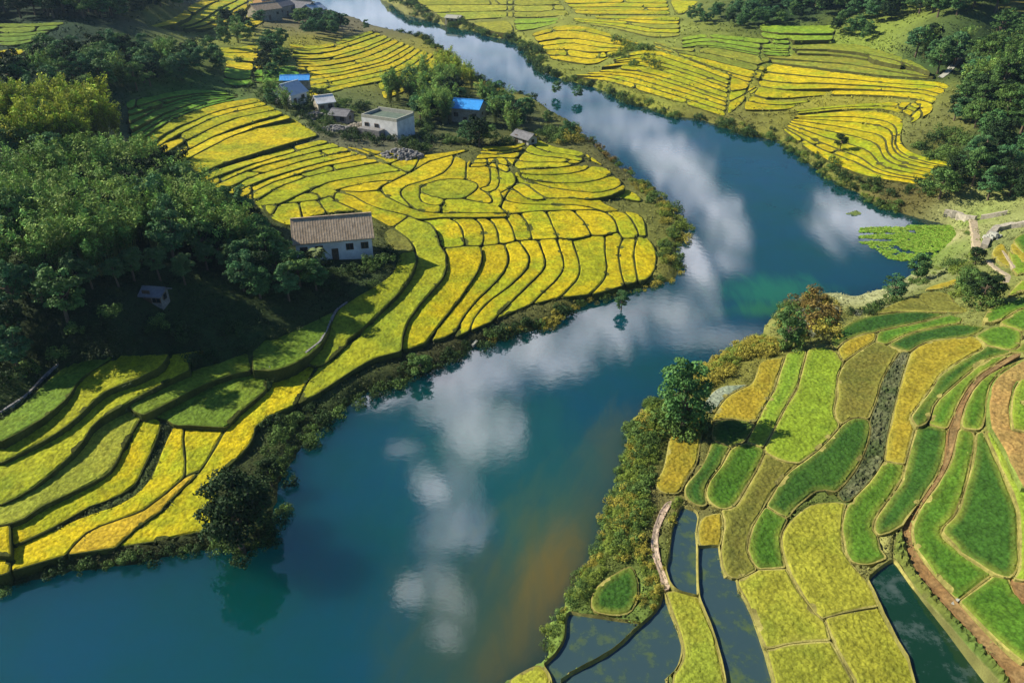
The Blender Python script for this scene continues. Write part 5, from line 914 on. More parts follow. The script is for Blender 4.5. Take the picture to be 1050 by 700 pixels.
# ------------------------------------------------------------------ vegetation
def leaf_cloud(C, Nrm, S, asp=.6, rng=RNG, bend=.0):
    """quads at centres C facing roughly Nrm, size S"""
    n = len(C); Nrm = Nrm / (np.linalg.norm(Nrm, axis=1, keepdims=True) + 1e-9)
    a = np.cross(Nrm, rng.normal(size=(n, 3))); a /= np.linalg.norm(a, axis=1, keepdims=True) + 1e-9; b = np.cross(Nrm, a)
    h = S[:, None] * .5
    V = np.stack([C - a * h, C - b * h * asp, C + a * h + Nrm * h * bend, C + b * h * asp], 1).reshape(-1, 3)
    return V, np.arange(4 * n).reshape(n, 4)

def broadleaf(seed, h=7.5, r=3.0, clumps=46, per=58, leaf=.36, col=(.045, .095, .02), var=.4, base=.25, squash=1.0, lobes=5):
    rng = np.random.default_rng(seed); V, F, C = [], [], []; n0 = 0
    lob = rng.normal(size=(lobes, 3)); lob[:, 2] = np.abs(lob[:, 2]) * .7; lob /= np.linalg.norm(lob, axis=1, keepdims=True); lr = rng.uniform(.55, 1, lobes)
    cz = h * (base + (1 - base) * .5); ch = h * (1 - base) * .5
    tips = []
    for i in range(clumps):
        d = rng.normal(size=3); d /= np.linalg.norm(d)
        if d[2] < -.85: d[2] *= -.5
        k = .62 + .42 * max((lob @ d) * lr) ** 3 + rng.uniform(-.12, .1)
        rad = rng.uniform(.55, 1) ** .5 * k
        p = np.array([d[0] * r * rad, d[1] * r * rad, cz + d[2] * ch * rad * squash]); tips.append(p)
        cr = r * rng.uniform(.19, .33); m = int(per * rng.uniform(.7, 1.3))
        e = rng.normal(size=(m, 3)); e /= np.linalg.norm(e, axis=1, keepdims=True); e[:, 2] = np.abs(e[:, 2]) * 1.0 - .25
        P = p + e * cr * rng.uniform(.55, 1.05, (m, 1)) * np.array([1, 1, .75])
        v, f = leaf_cloud(P, e + rng.normal(size=(m, 3)) * .55 + np.array([0, 0, .35]), leaf * rng.uniform(.6, 1.3, m), .62, rng)
        V.append(v); F.append(f + n0); n0 += len(v)
        cc = np.array(col) * (1 + rng.uniform(-var, var) * .8) * np.array([1 + rng.uniform(-.1, .25) * var, 1, 1])
        C.append(np.repeat(cc * (1 + rng.uniform(-var, var, (m, 1)) * .6), 4, 0))
    crown = mesh('crown', np.vstack(V), np.vstack(F), M_LEAF, np.clip(np.vstack(C), .003, 1))
    mb = MB(); lean = rng.uniform(-.3, .3, 2)
    mb.tube([(0, 0, -.5), (lean[0] * .3, lean[1] * .3, h * .2), (lean[0], lean[1], h * .5), (lean[0] * 1.2, lean[1] * 1.2, h * .72)], [h * .032, h * .026, h * .018, h * .008], 7)
    for p in tips[:9]:
        st = Vector((lean[0] * .7, lean[1] * .7, h * rng.uniform(.25, .5))); mb.tube([st, (st + Vector(p)) / 2 + Vector((0, 0, -.15)), Vector(p)], [h * .012, h * .008, h * .003], 5)
    return crown, mesh('trunk', mb.v, mb.f, M_BARK)

def bamboo(seed, h=9, culms=26, per=64, spread=2.6, col=(.17, .26, .045), leaf=.5):
    rng = np.random.default_rng(seed); V, F, C = [], [], []; n0 = 0; mb = MB()
    for i in range(culms):
        a = rng.uniform(0, 6.283); o = rng.uniform(0, .8); H = h * rng.uniform(.62, 1.06); ln = spread * rng.uniform(.25, 1.05)
        b = np.array([math.cos(a), math.sin(a), 0]); p0 = b * o
        def pt(t): return p0 + b * (ln * max(t, 0) ** 2.1) + np.array([0, 0, H * (t - .16 * t ** 4)])
        mb.tube([pt(t) for t in (-.03, .4, .75, 1)], [.05, .045, .03, .01], 4)
        t = rng.uniform(.22, 1, per) ** .75; P = np.array([pt(q) for q in t])
        w = .12 + .36 * np.sin(np.clip((t - .15) / .85, 0, 1) * 2.9)
        P = P + rng.normal(size=(per, 3)) * w[:, None] * np.array([1, 1, .8])
        nr = rng.normal(size=(per, 3)) * .6 + np.array([b[0] * .6, b[1] * .6, .7])
        v, f = leaf_cloud(P, nr, leaf * rng.uniform(.6, 1.3, per), .38, rng); V.append(v); F.append(f + n0); n0 += len(v)
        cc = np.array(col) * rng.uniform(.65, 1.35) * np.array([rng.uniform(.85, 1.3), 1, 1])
        tip_light = (.42 + .95 * t ** 3)[:, None]; C.append(np.repeat(cc * tip_light * rng.uniform(.75, 1.25, (per, 1)), 4, 0))  # leaf colour lightened to the tips and darkened inside, as if sunlit
    return mesh('foliage', np.vstack(V), np.vstack(F), M_LEAF, np.clip(np.vstack(C), .003, 1)), mesh('culms', mb.v, mb.f, plain('bamboo_culm', (.2, .22, .06), (.12, .14, .04), 3))

def shrub(seed, h=1.8, r=1.4, clumps=16, per=46, leaf=.26, col=(.05, .085, .02), var=.4, up=.3):
    rng = np.random.default_rng(seed); V, F, C = [], [], []; n0 = 0
    for i in range(clumps):
        a = rng.uniform(0, 6.283); q = rng.uniform(0, 1) ** .6; p = np.array([math.cos(a) * r * q, math.sin(a) * r * q, h * rng.uniform(.25, .95) * (1 - .55 * q * q)])
        m = int(per * rng.uniform(.6, 1.4)); e = rng.normal(size=(m, 3)); e /= np.linalg.norm(e, axis=1, keepdims=True)
        P = p + e * r * rng.uniform(.2, .42) * np.array([1, 1, .8]); P[:, 2] = np.maximum(P[:, 2], .02)
        v, f = leaf_cloud(P, e + rng.normal(size=(m, 3)) * .5 + np.array([0, 0, up]), leaf * rng.uniform(.6, 1.35, m), .55, rng); V.append(v); F.append(f + n0); n0 += len(v)
        cc = np.array(col) * (1 + rng.uniform(-var, var)); C.append(np.repeat(cc * rng.uniform(.7, 1.3, (m, 1)), 4, 0))
    return mesh('shrub', np.vstack(V), np.vstack(F), M_LEAF, np.clip(np.vstack(C), .003, 1))

def palm(seed, h=4.5):
    rng = np.random.default_rng(seed); V, F, C = [], [], []; n0 = 0; mb = MB()
    mb.tube([(0, 0, -.3), (.1, 0, h * .5), (.15, .1, h)], [.16, .12, .1], 7)
    for k in range(11):
        a = k * .571 * 2 + rng.uniform(-.2, .2); L_ = rng.uniform(1.5, 2.1); el = rng.uniform(.15, .9); pv = None
        for s in range(6):
            t0, t1 = s / 6, (s + 1) / 6; q = lambda t: np.array([.15 + math.cos(a) * L_ * t, .1 + math.sin(a) * L_ * t, h + el * t * 1.6 - 1.9 * t * t * (1.2 - el * .5)])
            wd = lambda t: .42 * math.sin(min(1, t * 1.05 + .1) * 3.0); sd = np.array([-math.sin(a), math.cos(a), 0])
            V.append(np.array([q(t0) - sd * wd(t0), q(t0) + sd * wd(t0), q(t1) + sd * wd(t1), q(t1) - sd * wd(t1)])); F.append(np.arange(4)[None] + n0); n0 += 4
            C.append(np.tile(np.array((.16, .2, .07)) * rng.uniform(.8, 1.2), (4, 1)))
    return mesh('fronds', np.vstack(V), np.vstack(F), M_LEAF, np.vstack(C)), mesh('trunk', mb.v, mb.f, M_BARK)

BROAD = [broadleaf(s, 8.4 + .6 * (s % 3), 3.5 + .3 * (s % 4), clumps=44, per=92, leaf=.42, base=.0, var=.5, col=c) for s, c in enumerate([(.065, .15, .042), (.08, .165, .042), (.055, .14, .05), (.10, .185, .042), (.07, .16, .055)])]
TALL = [broadleaf(20 + s, 12.5, 4.2, clumps=54, per=88, leaf=.45, col=c, base=.02, var=.5) for s, c in enumerate([(.06, .12, .028), (.05, .11, .026), (.07, .13, .026)])]
DARK = [broadleaf(40 + s, 8.4, 3.6, clumps=54, per=66, leaf=.42, col=(.022, .05, .014), base=.06) for s in range(2)]
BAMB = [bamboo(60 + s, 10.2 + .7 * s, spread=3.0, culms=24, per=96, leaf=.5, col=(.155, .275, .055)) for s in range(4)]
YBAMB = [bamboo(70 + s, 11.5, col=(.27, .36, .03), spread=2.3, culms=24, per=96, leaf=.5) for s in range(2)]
MUSH = [broadleaf(80 + s, 5.4, 2.1, clumps=40, per=90, leaf=.24, col=(.075, .14, .045), var=.2, base=.02, lobes=1) for s in range(2)]
SH = {'green': [shrub(100 + s, 1.7 + .3 * s, 1.3 + .15 * s, col=(.09, .155, .032)) for s in range(4)], 'dark': [shrub(110 + s, 2.0, 1.5, col=(.035, .07, .018)) for s in range(3)],
      'yellow': [shrub(120 + s, 1.5, 1.25, col=(.27, .24, .035), leaf=.22, up=.6) for s in range(3)], 'rust': [shrub(125 + s, 2.2, 1.5, col=(.18, .13, .03), leaf=.24, up=.6) for s in range(2)],
      'lime': [shrub(130 + s, 1.3, 1.2, col=(.17, .23, .032), leaf=.2, up=.6) for s in range(3)], 'pale': [shrub(140 + s, 1.2, 1.3, col=(.2, .22, .14), leaf=.24) for s in range(2)]}
PALM = palm(7)
occupied = []
shrub_list = []
tree_list = []

def put_trees():
    """the broadleaf trees that show largest stand on their own, the small far rest is one wood"""
    def size(s): a, b, dep = to_px(s[3], s[4], s[5]); return (s[6] * FPX / dep) if (-25 < a < 1075 and -10 < b < 740) else 0
    tree_list.sort(key=size, reverse=True); V, F, C = [], [], []; n0 = 0
    for i, (pair, name, parts, x, y, z, sc, vs, label, cat, group, rz) in enumerate(tree_list):
        if i < 270:
            o = tag(link(name, None, loc=(x, y, z), rz=rz, scale=(sc, sc, sc * vs)), label, cat, group); o.empty_display_size = .5
            for nm, dt in zip(parts, pair): link(nm, dt, o)
            continue
        dt = pair[0]; n = len(dt.vertices); v = np.empty(n * 3, np.float32); dt.vertices.foreach_get('co', v); v = v.reshape(-1, 3); c = np.empty(n * 4, np.float32); dt.attributes['col'].data.foreach_get('color', c)
        co, si = math.cos(rz), math.sin(rz); V.append(np.c_[(v[:, 0] * co - v[:, 1] * si) * sc + x, (v[:, 0] * si + v[:, 1] * co) * sc + y, v[:, 2] * sc * vs + z]); C.append(c.reshape(-1, 4)[:, :3])
        F.append(np.arange(n).reshape(-1, 4) + n0); n0 += n
    if V: tag(link('far_wood', mesh('far_wood', np.vstack(V), np.vstack(F), M_LEAF, np.vstack(C))), 'far off wood on the slopes along the top of the picture', 'wood', kind='stuff')

def put_shrubs():
    """the 290 shrubs that show largest are things of their own, the small rest is one mass"""
    def size(s): a, b, dep = to_px(s[1], s[2], s[3]); return (s[4] * FPX / dep) if (-10 < a < 1060 and -10 < b < 710) else 0
    shrub_list.sort(key=size, reverse=True); V, F, C = [], [], []; n0 = 0
    for i, (dt, x, y, z, sc, vs, label, group, rz) in enumerate(shrub_list):
        if i < 290: tag(link('shrub', dt, loc=(x, y, z), rz=rz, scale=(sc, sc, sc * vs)), label, 'shrub', group); continue
        n = len(dt.vertices); v = np.empty(n * 3, np.float32); dt.vertices.foreach_get('co', v); v = v.reshape(-1, 3); c = np.empty(n * 4, np.float32); dt.attributes['col'].data.foreach_get('color', c)
        co, si = math.cos(rz), math.sin(rz); V.append(np.c_[(v[:, 0] * co - v[:, 1] * si) * sc + x, (v[:, 0] * si + v[:, 1] * co) * sc + y, v[:, 2] * sc * vs + z]); C.append(c.reshape(-1, 4)[:, :3])
        F.append(np.arange(n).reshape(-1, 4) + n0); n0 += n
    if V: tag(link('scrub', mesh('scrub', np.vstack(V), np.vstack(F), M_LEAF, np.vstack(C))), 'mass of small shrubs along the shores and slopes', 'scrub', kind='stuff')

def put(pair, name, parts, x, y, z, sc, label, cat, group=None, vs=1.0):
    sc = sc * random.uniform(.88, 1.12); rz = random.uniform(0, 6.28); vs = vs * random.uniform(.9, 1.1)
    if isinstance(pair, tuple) and name == 'broadleaf_tree' and group: tree_list.append((pair, name, parts, x, y, z, sc, vs, label, cat, group, rz)); return None
    if isinstance(pair, tuple):
        o = link(name, None, loc=(x, y, z), rz=rz, scale=(sc, sc, sc * vs)); o.empty_display_size = .5
        for nm, dt in zip(parts, pair): link(nm, dt, o)
    else: shrub_list.append((pair, x, y, z, sc, vs, label, group, rz)); return None
    return tag(o, label, cat, group)

def fill(poly, step, jitter=.45, n=3000, seed=1, keep=1.0, avoid=True):
    """points on the ground inside a photo-space outline, about `step` metres apart"""
    P = np.array(poly, float); rng = np.random.default_rng(seed)
    X, Y, Z = hit(P[:, 0], P[:, 1])
    gx, gy = np.meshgrid(np.arange(X.min(), X.max(), step), np.arange(Y.min(), Y.max(), step)); gx = gx + (np.arange(gx.shape[0]) % 2)[:, None] * step * .5
    gx = gx.ravel() + rng.uniform(-1, 1, gx.size) * step * jitter; gy = gy.ravel() + rng.uniform(-1, 1, gy.size) * step * jitter
    gz = ground(gx, gy); a, b, _ = to_px(gx, gy, gz); m = pip(P[:, 0], P[:, 1], a, b) & (rng.random(gx.size) < keep) & (gz > .2)
    gx, gy, gz = gx[m], gy[m], gz[m]
    if avoid:
        ok = np.ones(len(gx), bool)
        for d in plots:
            j = np.where((gx > d['X'].min()) & (gx < d['X'].max()) & (gy > d['Y'].min()) & (gy < d['Y'].max()))[0]
            if len(j): ok[j[pip(d['X'], d['Y'], gx[j], gy[j])]] = False
        for (hx, hy, hr) in occupied: ok &= np.hypot(gx - hx, gy - hy) > hr
        gx, gy, gz = gx[ok], gy[ok], gz[ok]
    return list(zip(gx, gy, gz))

TP = ('crown', 'trunk'); BP = ('foliage', 'culms')
def grove(poly, step, choices, label, group, sc=1.0, seed=1, keep=1.0, cat='tree'):
    """choices: list of (weight, protos, parts, name, label or None, scale)"""
    rr = random.Random(seed); w = [c[0] for c in choices]
    for (x, y, z) in fill(poly, step, seed=seed, keep=keep):
        c = rr.choices(choices, w)[0]
        put(rr.choice(c[1]), c[3], c[2], x, y, z - .1, sc * c[5] * rr.uniform(.85, 1.15), c[4] or label, 'bamboo' if 'bamboo' in c[3] else cat, (group[1] if 'bamboo' in c[3] else group[0]) if isinstance(group, tuple) else group)

# ------------------------------------------------------------------ houses
def gable_house(name, px, py, L_, W_, Hh, rise, rz, roof_m, wall_m, label, over=.5, windows=3, door=True, cat='house', group=None, z=None, sink=0, fence=False, roof_sides=True):
    """ridge along local x; front is local -y"""
    if z is None: X, Y, Z = [float(a[0]) for a in hit(px, py)]
    else: X, Y = [float(a) for a in at_z(px, py, z)]; Z = z
    o = link(name, None, loc=(X, Y, Z - sink), rz=rz); tag(o, label, cat, group); occupied.append((X, Y, max(L_, W_) * .5 + .8))
    a, b = L_ / 2, W_ / 2; m = MB()
    V = [(-a, -b, -1.5), (a, -b, -1.5), (a, b, -1.5), (-a, b, -1.5), (-a, -b, Hh), (a, -b, Hh), (a, b, Hh), (-a, b, Hh), (-a, 0, Hh + rise), (a, 0, Hh + rise)]
    m.add(V, [(0, 1, 5, 4), (2, 3, 7, 6), (1, 2, 6, 9, 5), (3, 0, 4, 8, 7), (3, 2, 1, 0), (4, 5, 9, 8), (6, 7, 8, 9)]); m.build('wall', wall_m, o)
    r = MB(); th = .16; A = a + over * .8; sl = rise / b; B = b + over; e = Hh - sl * over
    for s in (-1, 1):
        lo = [(-A, s * B, e + .08), (A, s * B, e + .08), (A, 0, Hh + rise + .08), (-A, 0, Hh + rise + .08)]; hi = [(x, y, zz + th) for x, y, zz in lo]
        f = [(0, 1, 2, 3), (7, 6, 5, 4), (0, 4, 5, 1), (1, 5, 6, 2), (3, 2, 6, 7), (0, 3, 7, 4)]; r.add(lo + hi, f)
        n = max(4, int(L_ / .4))                                        # rows of tiles or sheet ribs
        for k in range(n + 1):
            x = -A + 2 * A * k / n; r.add([(x - .06, s * B, e + .08 + th), (x + .06, s * B, e + .08 + th), (x + .06, 0, Hh + rise + .08 + th), (x - .06, 0, Hh + rise + .08 + th), (x, s * B, e + .115 + th), (x, 0, Hh + rise + .115 + th)], [(0, 4, 5, 3), (4, 1, 2, 5), (0, 1, 4)])
    r.box((0, 0, Hh + rise + .24), (2 * A, .3, .22)); rf = r.build('roof', roof_m, o)
    if windows:
        for k in range(windows + 1):
            x = -a + L_ * (k + .5) / (windows + 1)
            if door and k == windows // 2:
                q = MB(); q.box((x, -b - .03, 1.0), (1.1, .1, 2.0)); q.build('door', M_WOOD, o)
            else:
                fr = MB(); fr.box((x, -b - .03, Hh * .58), (1.25, .1, 1.15)); f_ = fr.build('window', M_WOOD, o)
                pn = MB(); pn.box((x - .29, -b - .085, Hh * .58), (.48, .03, .9)); pn.box((x + .29, -b - .085, Hh * .58), (.48, .03, .9)); pn.build('pane', M_GLASS, f_)
        fr = MB(); fr.box((a + .03, 0, Hh * .6), (.1, .9, .9)); f_ = fr.build('window', M_WOOD, o); pn = MB(); pn.box((a + .085, 0, Hh * .6), (.03, .7, .7)); pn.build('pane', M_GLASS, f_)
    return o

# farmhouse on the left bank
gable_house('farmhouse', 344, 259, 12.4, 6.0, 3.7, 2.7, R(13), M_TILE, M_WHITE, 'long whitewashed farmhouse with old brown tiled roof at the edge of the bamboo forest', windows=4)
# white house of the hamlet: flat roofed block with parapet
def flat_house(px, py, L_, W_, Hh, rz, label):
    X, Y, Z = [float(a[0]) for a in hit(px, py)]; o = link('house', None, loc=(X, Y, Z), rz=rz); tag(o, label, 'house', 'houses of the hamlet'); occupied.append((X, Y, L_ * .55))
    m = MB(); m.box((0, 0, Hh / 2 - .75), (L_, W_, Hh + 1.5)); m.build('wall', M_WHITE, o)
    r = MB(); r.box((0, 0, Hh + .06), (L_ - .5, W_ - .5, .12)); r.build('roof', M_GREENROOF, o)
    p = MB(); t = .28
    p.box((0, -W_ / 2 + t / 2, Hh + .4), (L_, t, .8)); p.box((0, W_ / 2 - t / 2, Hh + .55), (L_, t, 1.1)); p.box((-L_ / 2 + t / 2, 0, Hh + .4), (t, W_ - 2 * t, .8)); p.box((L_ / 2 - t / 2, 0, Hh + .4), (t, W_ - 2 * t, .8)); p.build('parapet', M_CONC, o)
    for k, x in enumerate((-L_ * .36, -L_ * .08)):
        f = MB(); f.box((x, -W_ / 2 - .04, Hh * .6), (1.3, .12, 1.3)); f_ = f.build('window', M_WOOD, o); q = MB(); q.box((x, -W_ / 2 - .11, Hh * .6), (1.0, .03, 1.0)); q.build('pane', M_GLASS, f_)
    f = MB(); f.box((-L_ * .22, -W_ / 2 - .04, 1.0), (1.1, .12, 2.0)); f.build('door', M_WOOD, o)
    s = MB(); s.box((-L_ * .15, -W_ / 2 - 1.3, .9), (L_ * .6, 2.4, 2.8)); s.build('porch', M_DSTONE, o)
    return o
flat_house(399, 137, 11, 7.6, 4.4, R(-28), 'white walled flat roofed house with mossy roof in the middle of the hamlet')
occupied.append((float(hit(487, 136)[0][0]), float(hit(487, 136)[1][0]), 11)); gable_house('house', 481, 125, 8, 6, 4.4, 1.6, R(-18), M_BLUE, M_STONE, 'stone house with bright blue metal roof among riverside trees', windows=2, group='houses of the hamlet')
gable_house('house', 299, 106, 6.5, 6, 3.2, 2.3, R(62), M_PALEBLUE, M_WHITE, 'small pale house with white gable at the upper end of the hamlet', windows=1, group='houses of the hamlet')
gable_house('shed', 304, 90, 8, 4, 2.6, .9, R(6), M_BLUE, M_STONE, 'low shed with blue metal roof behind the small pale gabled house', windows=0, cat='shed', group='houses of the hamlet')
gable_house('house', 333, 114, 4.6, 4, 2.8, 1.3, R(30), M_WHITE, M_STONE, 'tiny hut with pale roof between the pale gabled house and the white house', windows=1, group='houses of the hamlet')
gable_house('hut', 351, 124, 5, 4, 1.9, 1.0, R(-20), M_GTILE, M_DSTONE, 'low grey tiled hut left of the white walled house', windows=1, cat='hut', group='houses of the hamlet')
gable_house('hut', 538, 146, 6, 3, 1.6, .9, R(-48), M_GTILE, M_CONC, 'low grey roofed hut above the terraces at the peninsula tip', windows=1, cat='hut')
gable_house('hut', 161, 308, 2.6, 2.0, 1.3, .5, R(-8), M_GTILE, M_DSTONE, 'small grey roofed hut in the dark clearing below the bamboo', windows=1, cat='hut')
gable_house('hut', 466, 22, 8, 5, 1.8, 1.0, R(-25), M_CONC, M_STONE, 'low pale hut at the water edge of the far bank', windows=2, cat='hut')
VL = [(276, 9, 'leftmost house of the hilltop village, orange walled', M_GTILE), (288, 16, 'grey roofed house in the front row of the hilltop village', M_GTILE), (300, 10, 'second grey roofed house from the left in the hilltop village', M_GTILE), (312, 18, 'wide grey roofed house nearest the river in the hilltop village', M_GTILE), (322, 20, 'lowest house of the hilltop village at the river edge', M_PALEBLUE), (290, 4, 'tiled house at the back of the hilltop village', M_TILE), (272, 20, 'small house below the orange one in the hilltop village', M_TILE), (305, 3, 'rearmost grey house of the hilltop village', M_GTILE)]
M_ORANGE = plain('ochre_render', (.5, .3, .14), (.4, .24, .12), 1)
for i, (a, b, lb, rm) in enumerate(VL):
    gable_house('house', a, b, random.uniform(10, 14), 8, 4.5, 2.4, R(random.choice((-30, 15, 50, 70))), rm, M_ORANGE if i == 0 else M_STONE, lb, windows=2, group='houses of the hilltop village')

# heaps of stone round the hamlet
def stone_heap(px, py, rx, ry, h, label, n=70, m=M_DSTONE):
    X, Y, Z = [float(a[0]) for a in hit(px, py)]; mb = MB(); rng = random.Random(int(px * 7 + py))
    for _ in range(n):
        a, q = rng.uniform(0, 6.28), rng.random() ** .6; x, y = math.cos(a) * rx * q, math.sin(a) * ry * q; s = rng.uniform(.35, 1.0)
        mb.box((x, y, h * (1 - q * q) * rng.uniform(.6, 1)), (s, s * rng.uniform(.6, 1), s * .6), rng.uniform(0, 3), rng.uniform(.55, .85))
    o = mb.build('stone_heap', m, loc=(X, Y, Z)); occupied.append((X, Y, max(rx, ry) * .8)); return tag(o, label, 'stone heap', 'stone heaps round the hamlet')
stone_heap(411, 161, 5.5, 3.5, 1.8, 'large dark heap of stones on the terraces below the white house', 150)
stone_heap(372, 131, 4.5, 3, 1.4, 'pale rubble heap in front of the white walled house', 110, M_STONE)
stone_heap(322, 120, 4, 3, 1.2, 'dark rubble heap left of the hut with pale roof', 90)
stone_heap(345, 133, 4.5, 2.2, 1.0, 'long low rubble heap below the grey tiled hut', 90)
stone_heap(1018, 245, 1.6, 1.2, 1.1, 'white boulders where the stone walls meet at the right edge', 40, M_CONC)

# ------------------------------------------------------------------ paths, walls
def line_pts(P, step=1.0):
    P = np.array(P, float); q = []
    for i in range(len(P) - 1):
        n = 14; q += [tuple(P[i] + (P[i + 1] - P[i]) * k / n) for k in range(n)]
    q.append(tuple(P[-1])); q = np.array(q)
    for _ in range(3): q[1:-1] = (q[:-2] + 2 * q[1:-1] + q[2:]) / 4
    X, Y, Z = hit(q[:, 0], q[:, 1]); return X, Y
def ribbon(name, P, w, h, m, label=None, cat=None, group=None, wobble=.15, kind=None, top=.85):
    """a raised strip (path, wall, kerb) following the ground"""
    X, Y = line_pts(P); d = np.r_[0, np.cumsum(np.hypot(np.diff(X), np.diff(Y)))]; n = max(6, int(d[-1] / .7)); t = np.linspace(0, d[-1], n)
    X, Y = np.interp(t, d, X), np.interp(t, d, Y); Z = surface(X, Y)
    for _ in range(4): Z[1:-1] = np.maximum(Z[1:-1], (Z[:-2] + Z[2:]) / 2) * .5 + Z[1:-1] * .5
    tx, ty = np.gradient(X), np.gradient(Y); l = np.hypot(tx, ty) + 1e-9; nx, ny = -ty / l, tx / l
    ww = w * .5 * (1 + wobble * vnoise(X, Y, 1.4, 31)); hh = h * (1 + wobble * vnoise(X, Y, 1.1, 33)); V = []
    for i in range(n):
        for s, k, zz in ((-1, 1, -1.0), (-1, top, hh[i]), (1, top, hh[i] * 1.02), (1, 1, -1.0)): V.append((X[i] + nx[i] * ww[i] * s * k, Y[i] + ny[i] * ww[i] * s * k, Z[i] + zz))
    F = [(i * 4 + k, i * 4 + k + 1, i * 4 + k + 5, i * 4 + k + 4) for i in range(n - 1) for k in range(3)] + [(0, 3, 2, 1), (4 * n - 4, 4 * n - 3, 4 * n - 2, 4 * n - 1)]
    o = link(name, mesh(name, V, F, m)); return tag(o, label, cat, group, kind)
ribbon('path', [(260,382),(286,379),(308,371),(329,355),(336,341),(340,329),(345,318),(356,310)], .34, .14, M_DSTONE, kind='structure')
ribbon('path', [(0,423),(24,408),(45,388),(60,373)], .32, .14, M_DSTONE, kind='structure')
ribbon('path', [(484,355),(489,350)], .5, .2, M_CONC, kind='structure')
ribbon('path', [(999,225),(1003,240),(1004,252),(1008,258)], 2.2, .15, M_PATH, kind='structure')
ribbon('path', [(1013,268),(1022,276),(1034,283),(1031,290)], .9, .15, M_PATH, kind='structure')
ribbon('path', [(1028,258),(1034,268),(1040,277)], .5, .2, M_PATH, kind='structure')
ribbon('path', [(985,60),(978,67),(970,76),(964,80)], 2.0, .25, M_CONC, kind='structure')
ribbon('path', [(1048,330),(1040,319),(1030,330),(1004,331),(1003,334),(1010,318)], .5, .3, M_PATH, kind='structure') if 0 else None
ribbon('stone_wall', [(968,219),(980,221),(992,226),(1000,226)], .9, .9, M_STONE, 'pale stone wall left of the gap beside the lotus bay', 'stone wall', 'stone walls at the right edge')
ribbon('stone_wall', [(1005,225),(1018,223),(1032,220)], .7, .9, M_STONE, 'pale stone wall right of the gap, running to the right edge trees', 'stone wall', 'stone walls at the right edge')
ribbon('stone_wall', [(1008,256),(1012,246),(1020,238),(1034,234),(1062,231)], 1.3, 1.0, M_STONE, 'thick curved stone wall above the small terraces', 'stone wall', 'stone walls at the right edge')
# small concrete sluice on the brown track
def sluice():
    X, Y, Z = [float(a[0]) for a in hit(978, 621)]; Z = float(surface([X], [Y])[0]); o = link('sluice', None, loc=(X, Y, Z), rz=R(35)); tag(o, 'small concrete sluice with dark opening on the brown earth track', 'sluice')
    m = MB(); m.box((0, 0, .25), (1.0, .25, .7)); m.box((-.42, -.35, .2), (.16, .5, .6)); m.box((.42, -.35, .2), (.16, .5, .6)); m.build('frame', M_CONC, o)
    q = MB(); q.box((0, -.2, .18), (.64, .08, .5)); q.build('gate', M_GLASS, o)
sluice()

# ------------------------------------------------------------------ groves
FL = 'trees of the left forest'
mix = lambda a, b, c=0: [(a, BROAD, TP, 'broadleaf_tree', None, 1.0), (b, BAMB, BP, 'bamboo_clump', None, 1.0)] + ([(c, DARK, TP, 'broadleaf_tree', None, 1.0)] if c else [])
def forest(poly, step, a, b, c, lab_t, lab_b, grp, sc=1, seed=1, keep=1, tall=0):
    ch = [(a, BROAD, TP, 'broadleaf_tree', lab_t, 1.0), (b, BAMB, BP, 'bamboo_clump', lab_b, 1.0)]
    if c: ch.append((c, DARK, TP, 'broadleaf_tree', lab_t, 1.0))
    if tall: ch.append((tall, TALL, TP, 'broadleaf_tree', lab_t, .95))
    grove(poly, step, ch, '', grp, sc, seed, keep)
# ridge in the upper left
forest([(0,100),(10,85),(60,60),(140,55),(215,62),(240,76),(190,86),(125,98),(70,110)], 5.0, 8, .5, 2, 'bushy dark tree on the forested ridge at upper left', 'bamboo clump on the forested ridge at upper left', ('trees on the upper left ridge', 'bamboo on the upper left ridge'), .86, 3)
# yellow bamboo in front of the ridge
grove([(-10,170),(-10,128),(40,126),(110,132),(128,150),(100,166),(40,172)], 3.6, [(6, YBAMB, BP, 'bamboo_clump', 'tall yellow sunlit bamboo clump below the forested ridge', 1.0), (1.2, BROAD, TP, 'broadleaf_tree', 'dark tree between the yellow bamboo clumps', .9)], '', ('trees of the left forest', 'yellow bamboo'), 1.0, 5)
# main bamboo forest
forest([(0,215),(60,182),(140,178),(185,192),(215,215),(250,250),(262,275),(200,268),(140,275),(80,290),(0,300)], 3.7, 2.4, 5.2, .8, 'rounded green tree in the left bamboo forest', 'feathery green bamboo clump in the left forest', (FL, 'bamboo of the left forest'), .92, 7)
forest([(225,215),(260,228),(290,262),(330,285),(345,300),(310,322),(255,320),(225,285)], 4.0, 6, .6, 2.5, 'dark round tree below the farmhouse', 'bamboo clump below the farmhouse', ('trees below the farmhouse', 'bamboo below the farmhouse'), .74, 9)
forest([(0,310),(60,300),(75,330),(60,350),(20,385),(0,395)], 4.0, 5, 1.5, 2, 'tree at the left edge above the shaded terraces', 'bamboo clump at the left edge above the shaded terraces', ('trees at the left edge', 'bamboo at the left edge'), .8, 11)
for i, (a, b) in enumerate([(77,293),(95,296),(122,294),(138,288),(165,288),(190,292),(213,277),(236,282)]):
    x, y, z = [float(q[0]) for q in hit(a, b)]; put(MUSH[i % 2], 'round_tree', TP, x, y, z, .95, 'small smooth round-topped tree along the dark clearing below the bamboo', 'tree', 'round trees along the clearing')
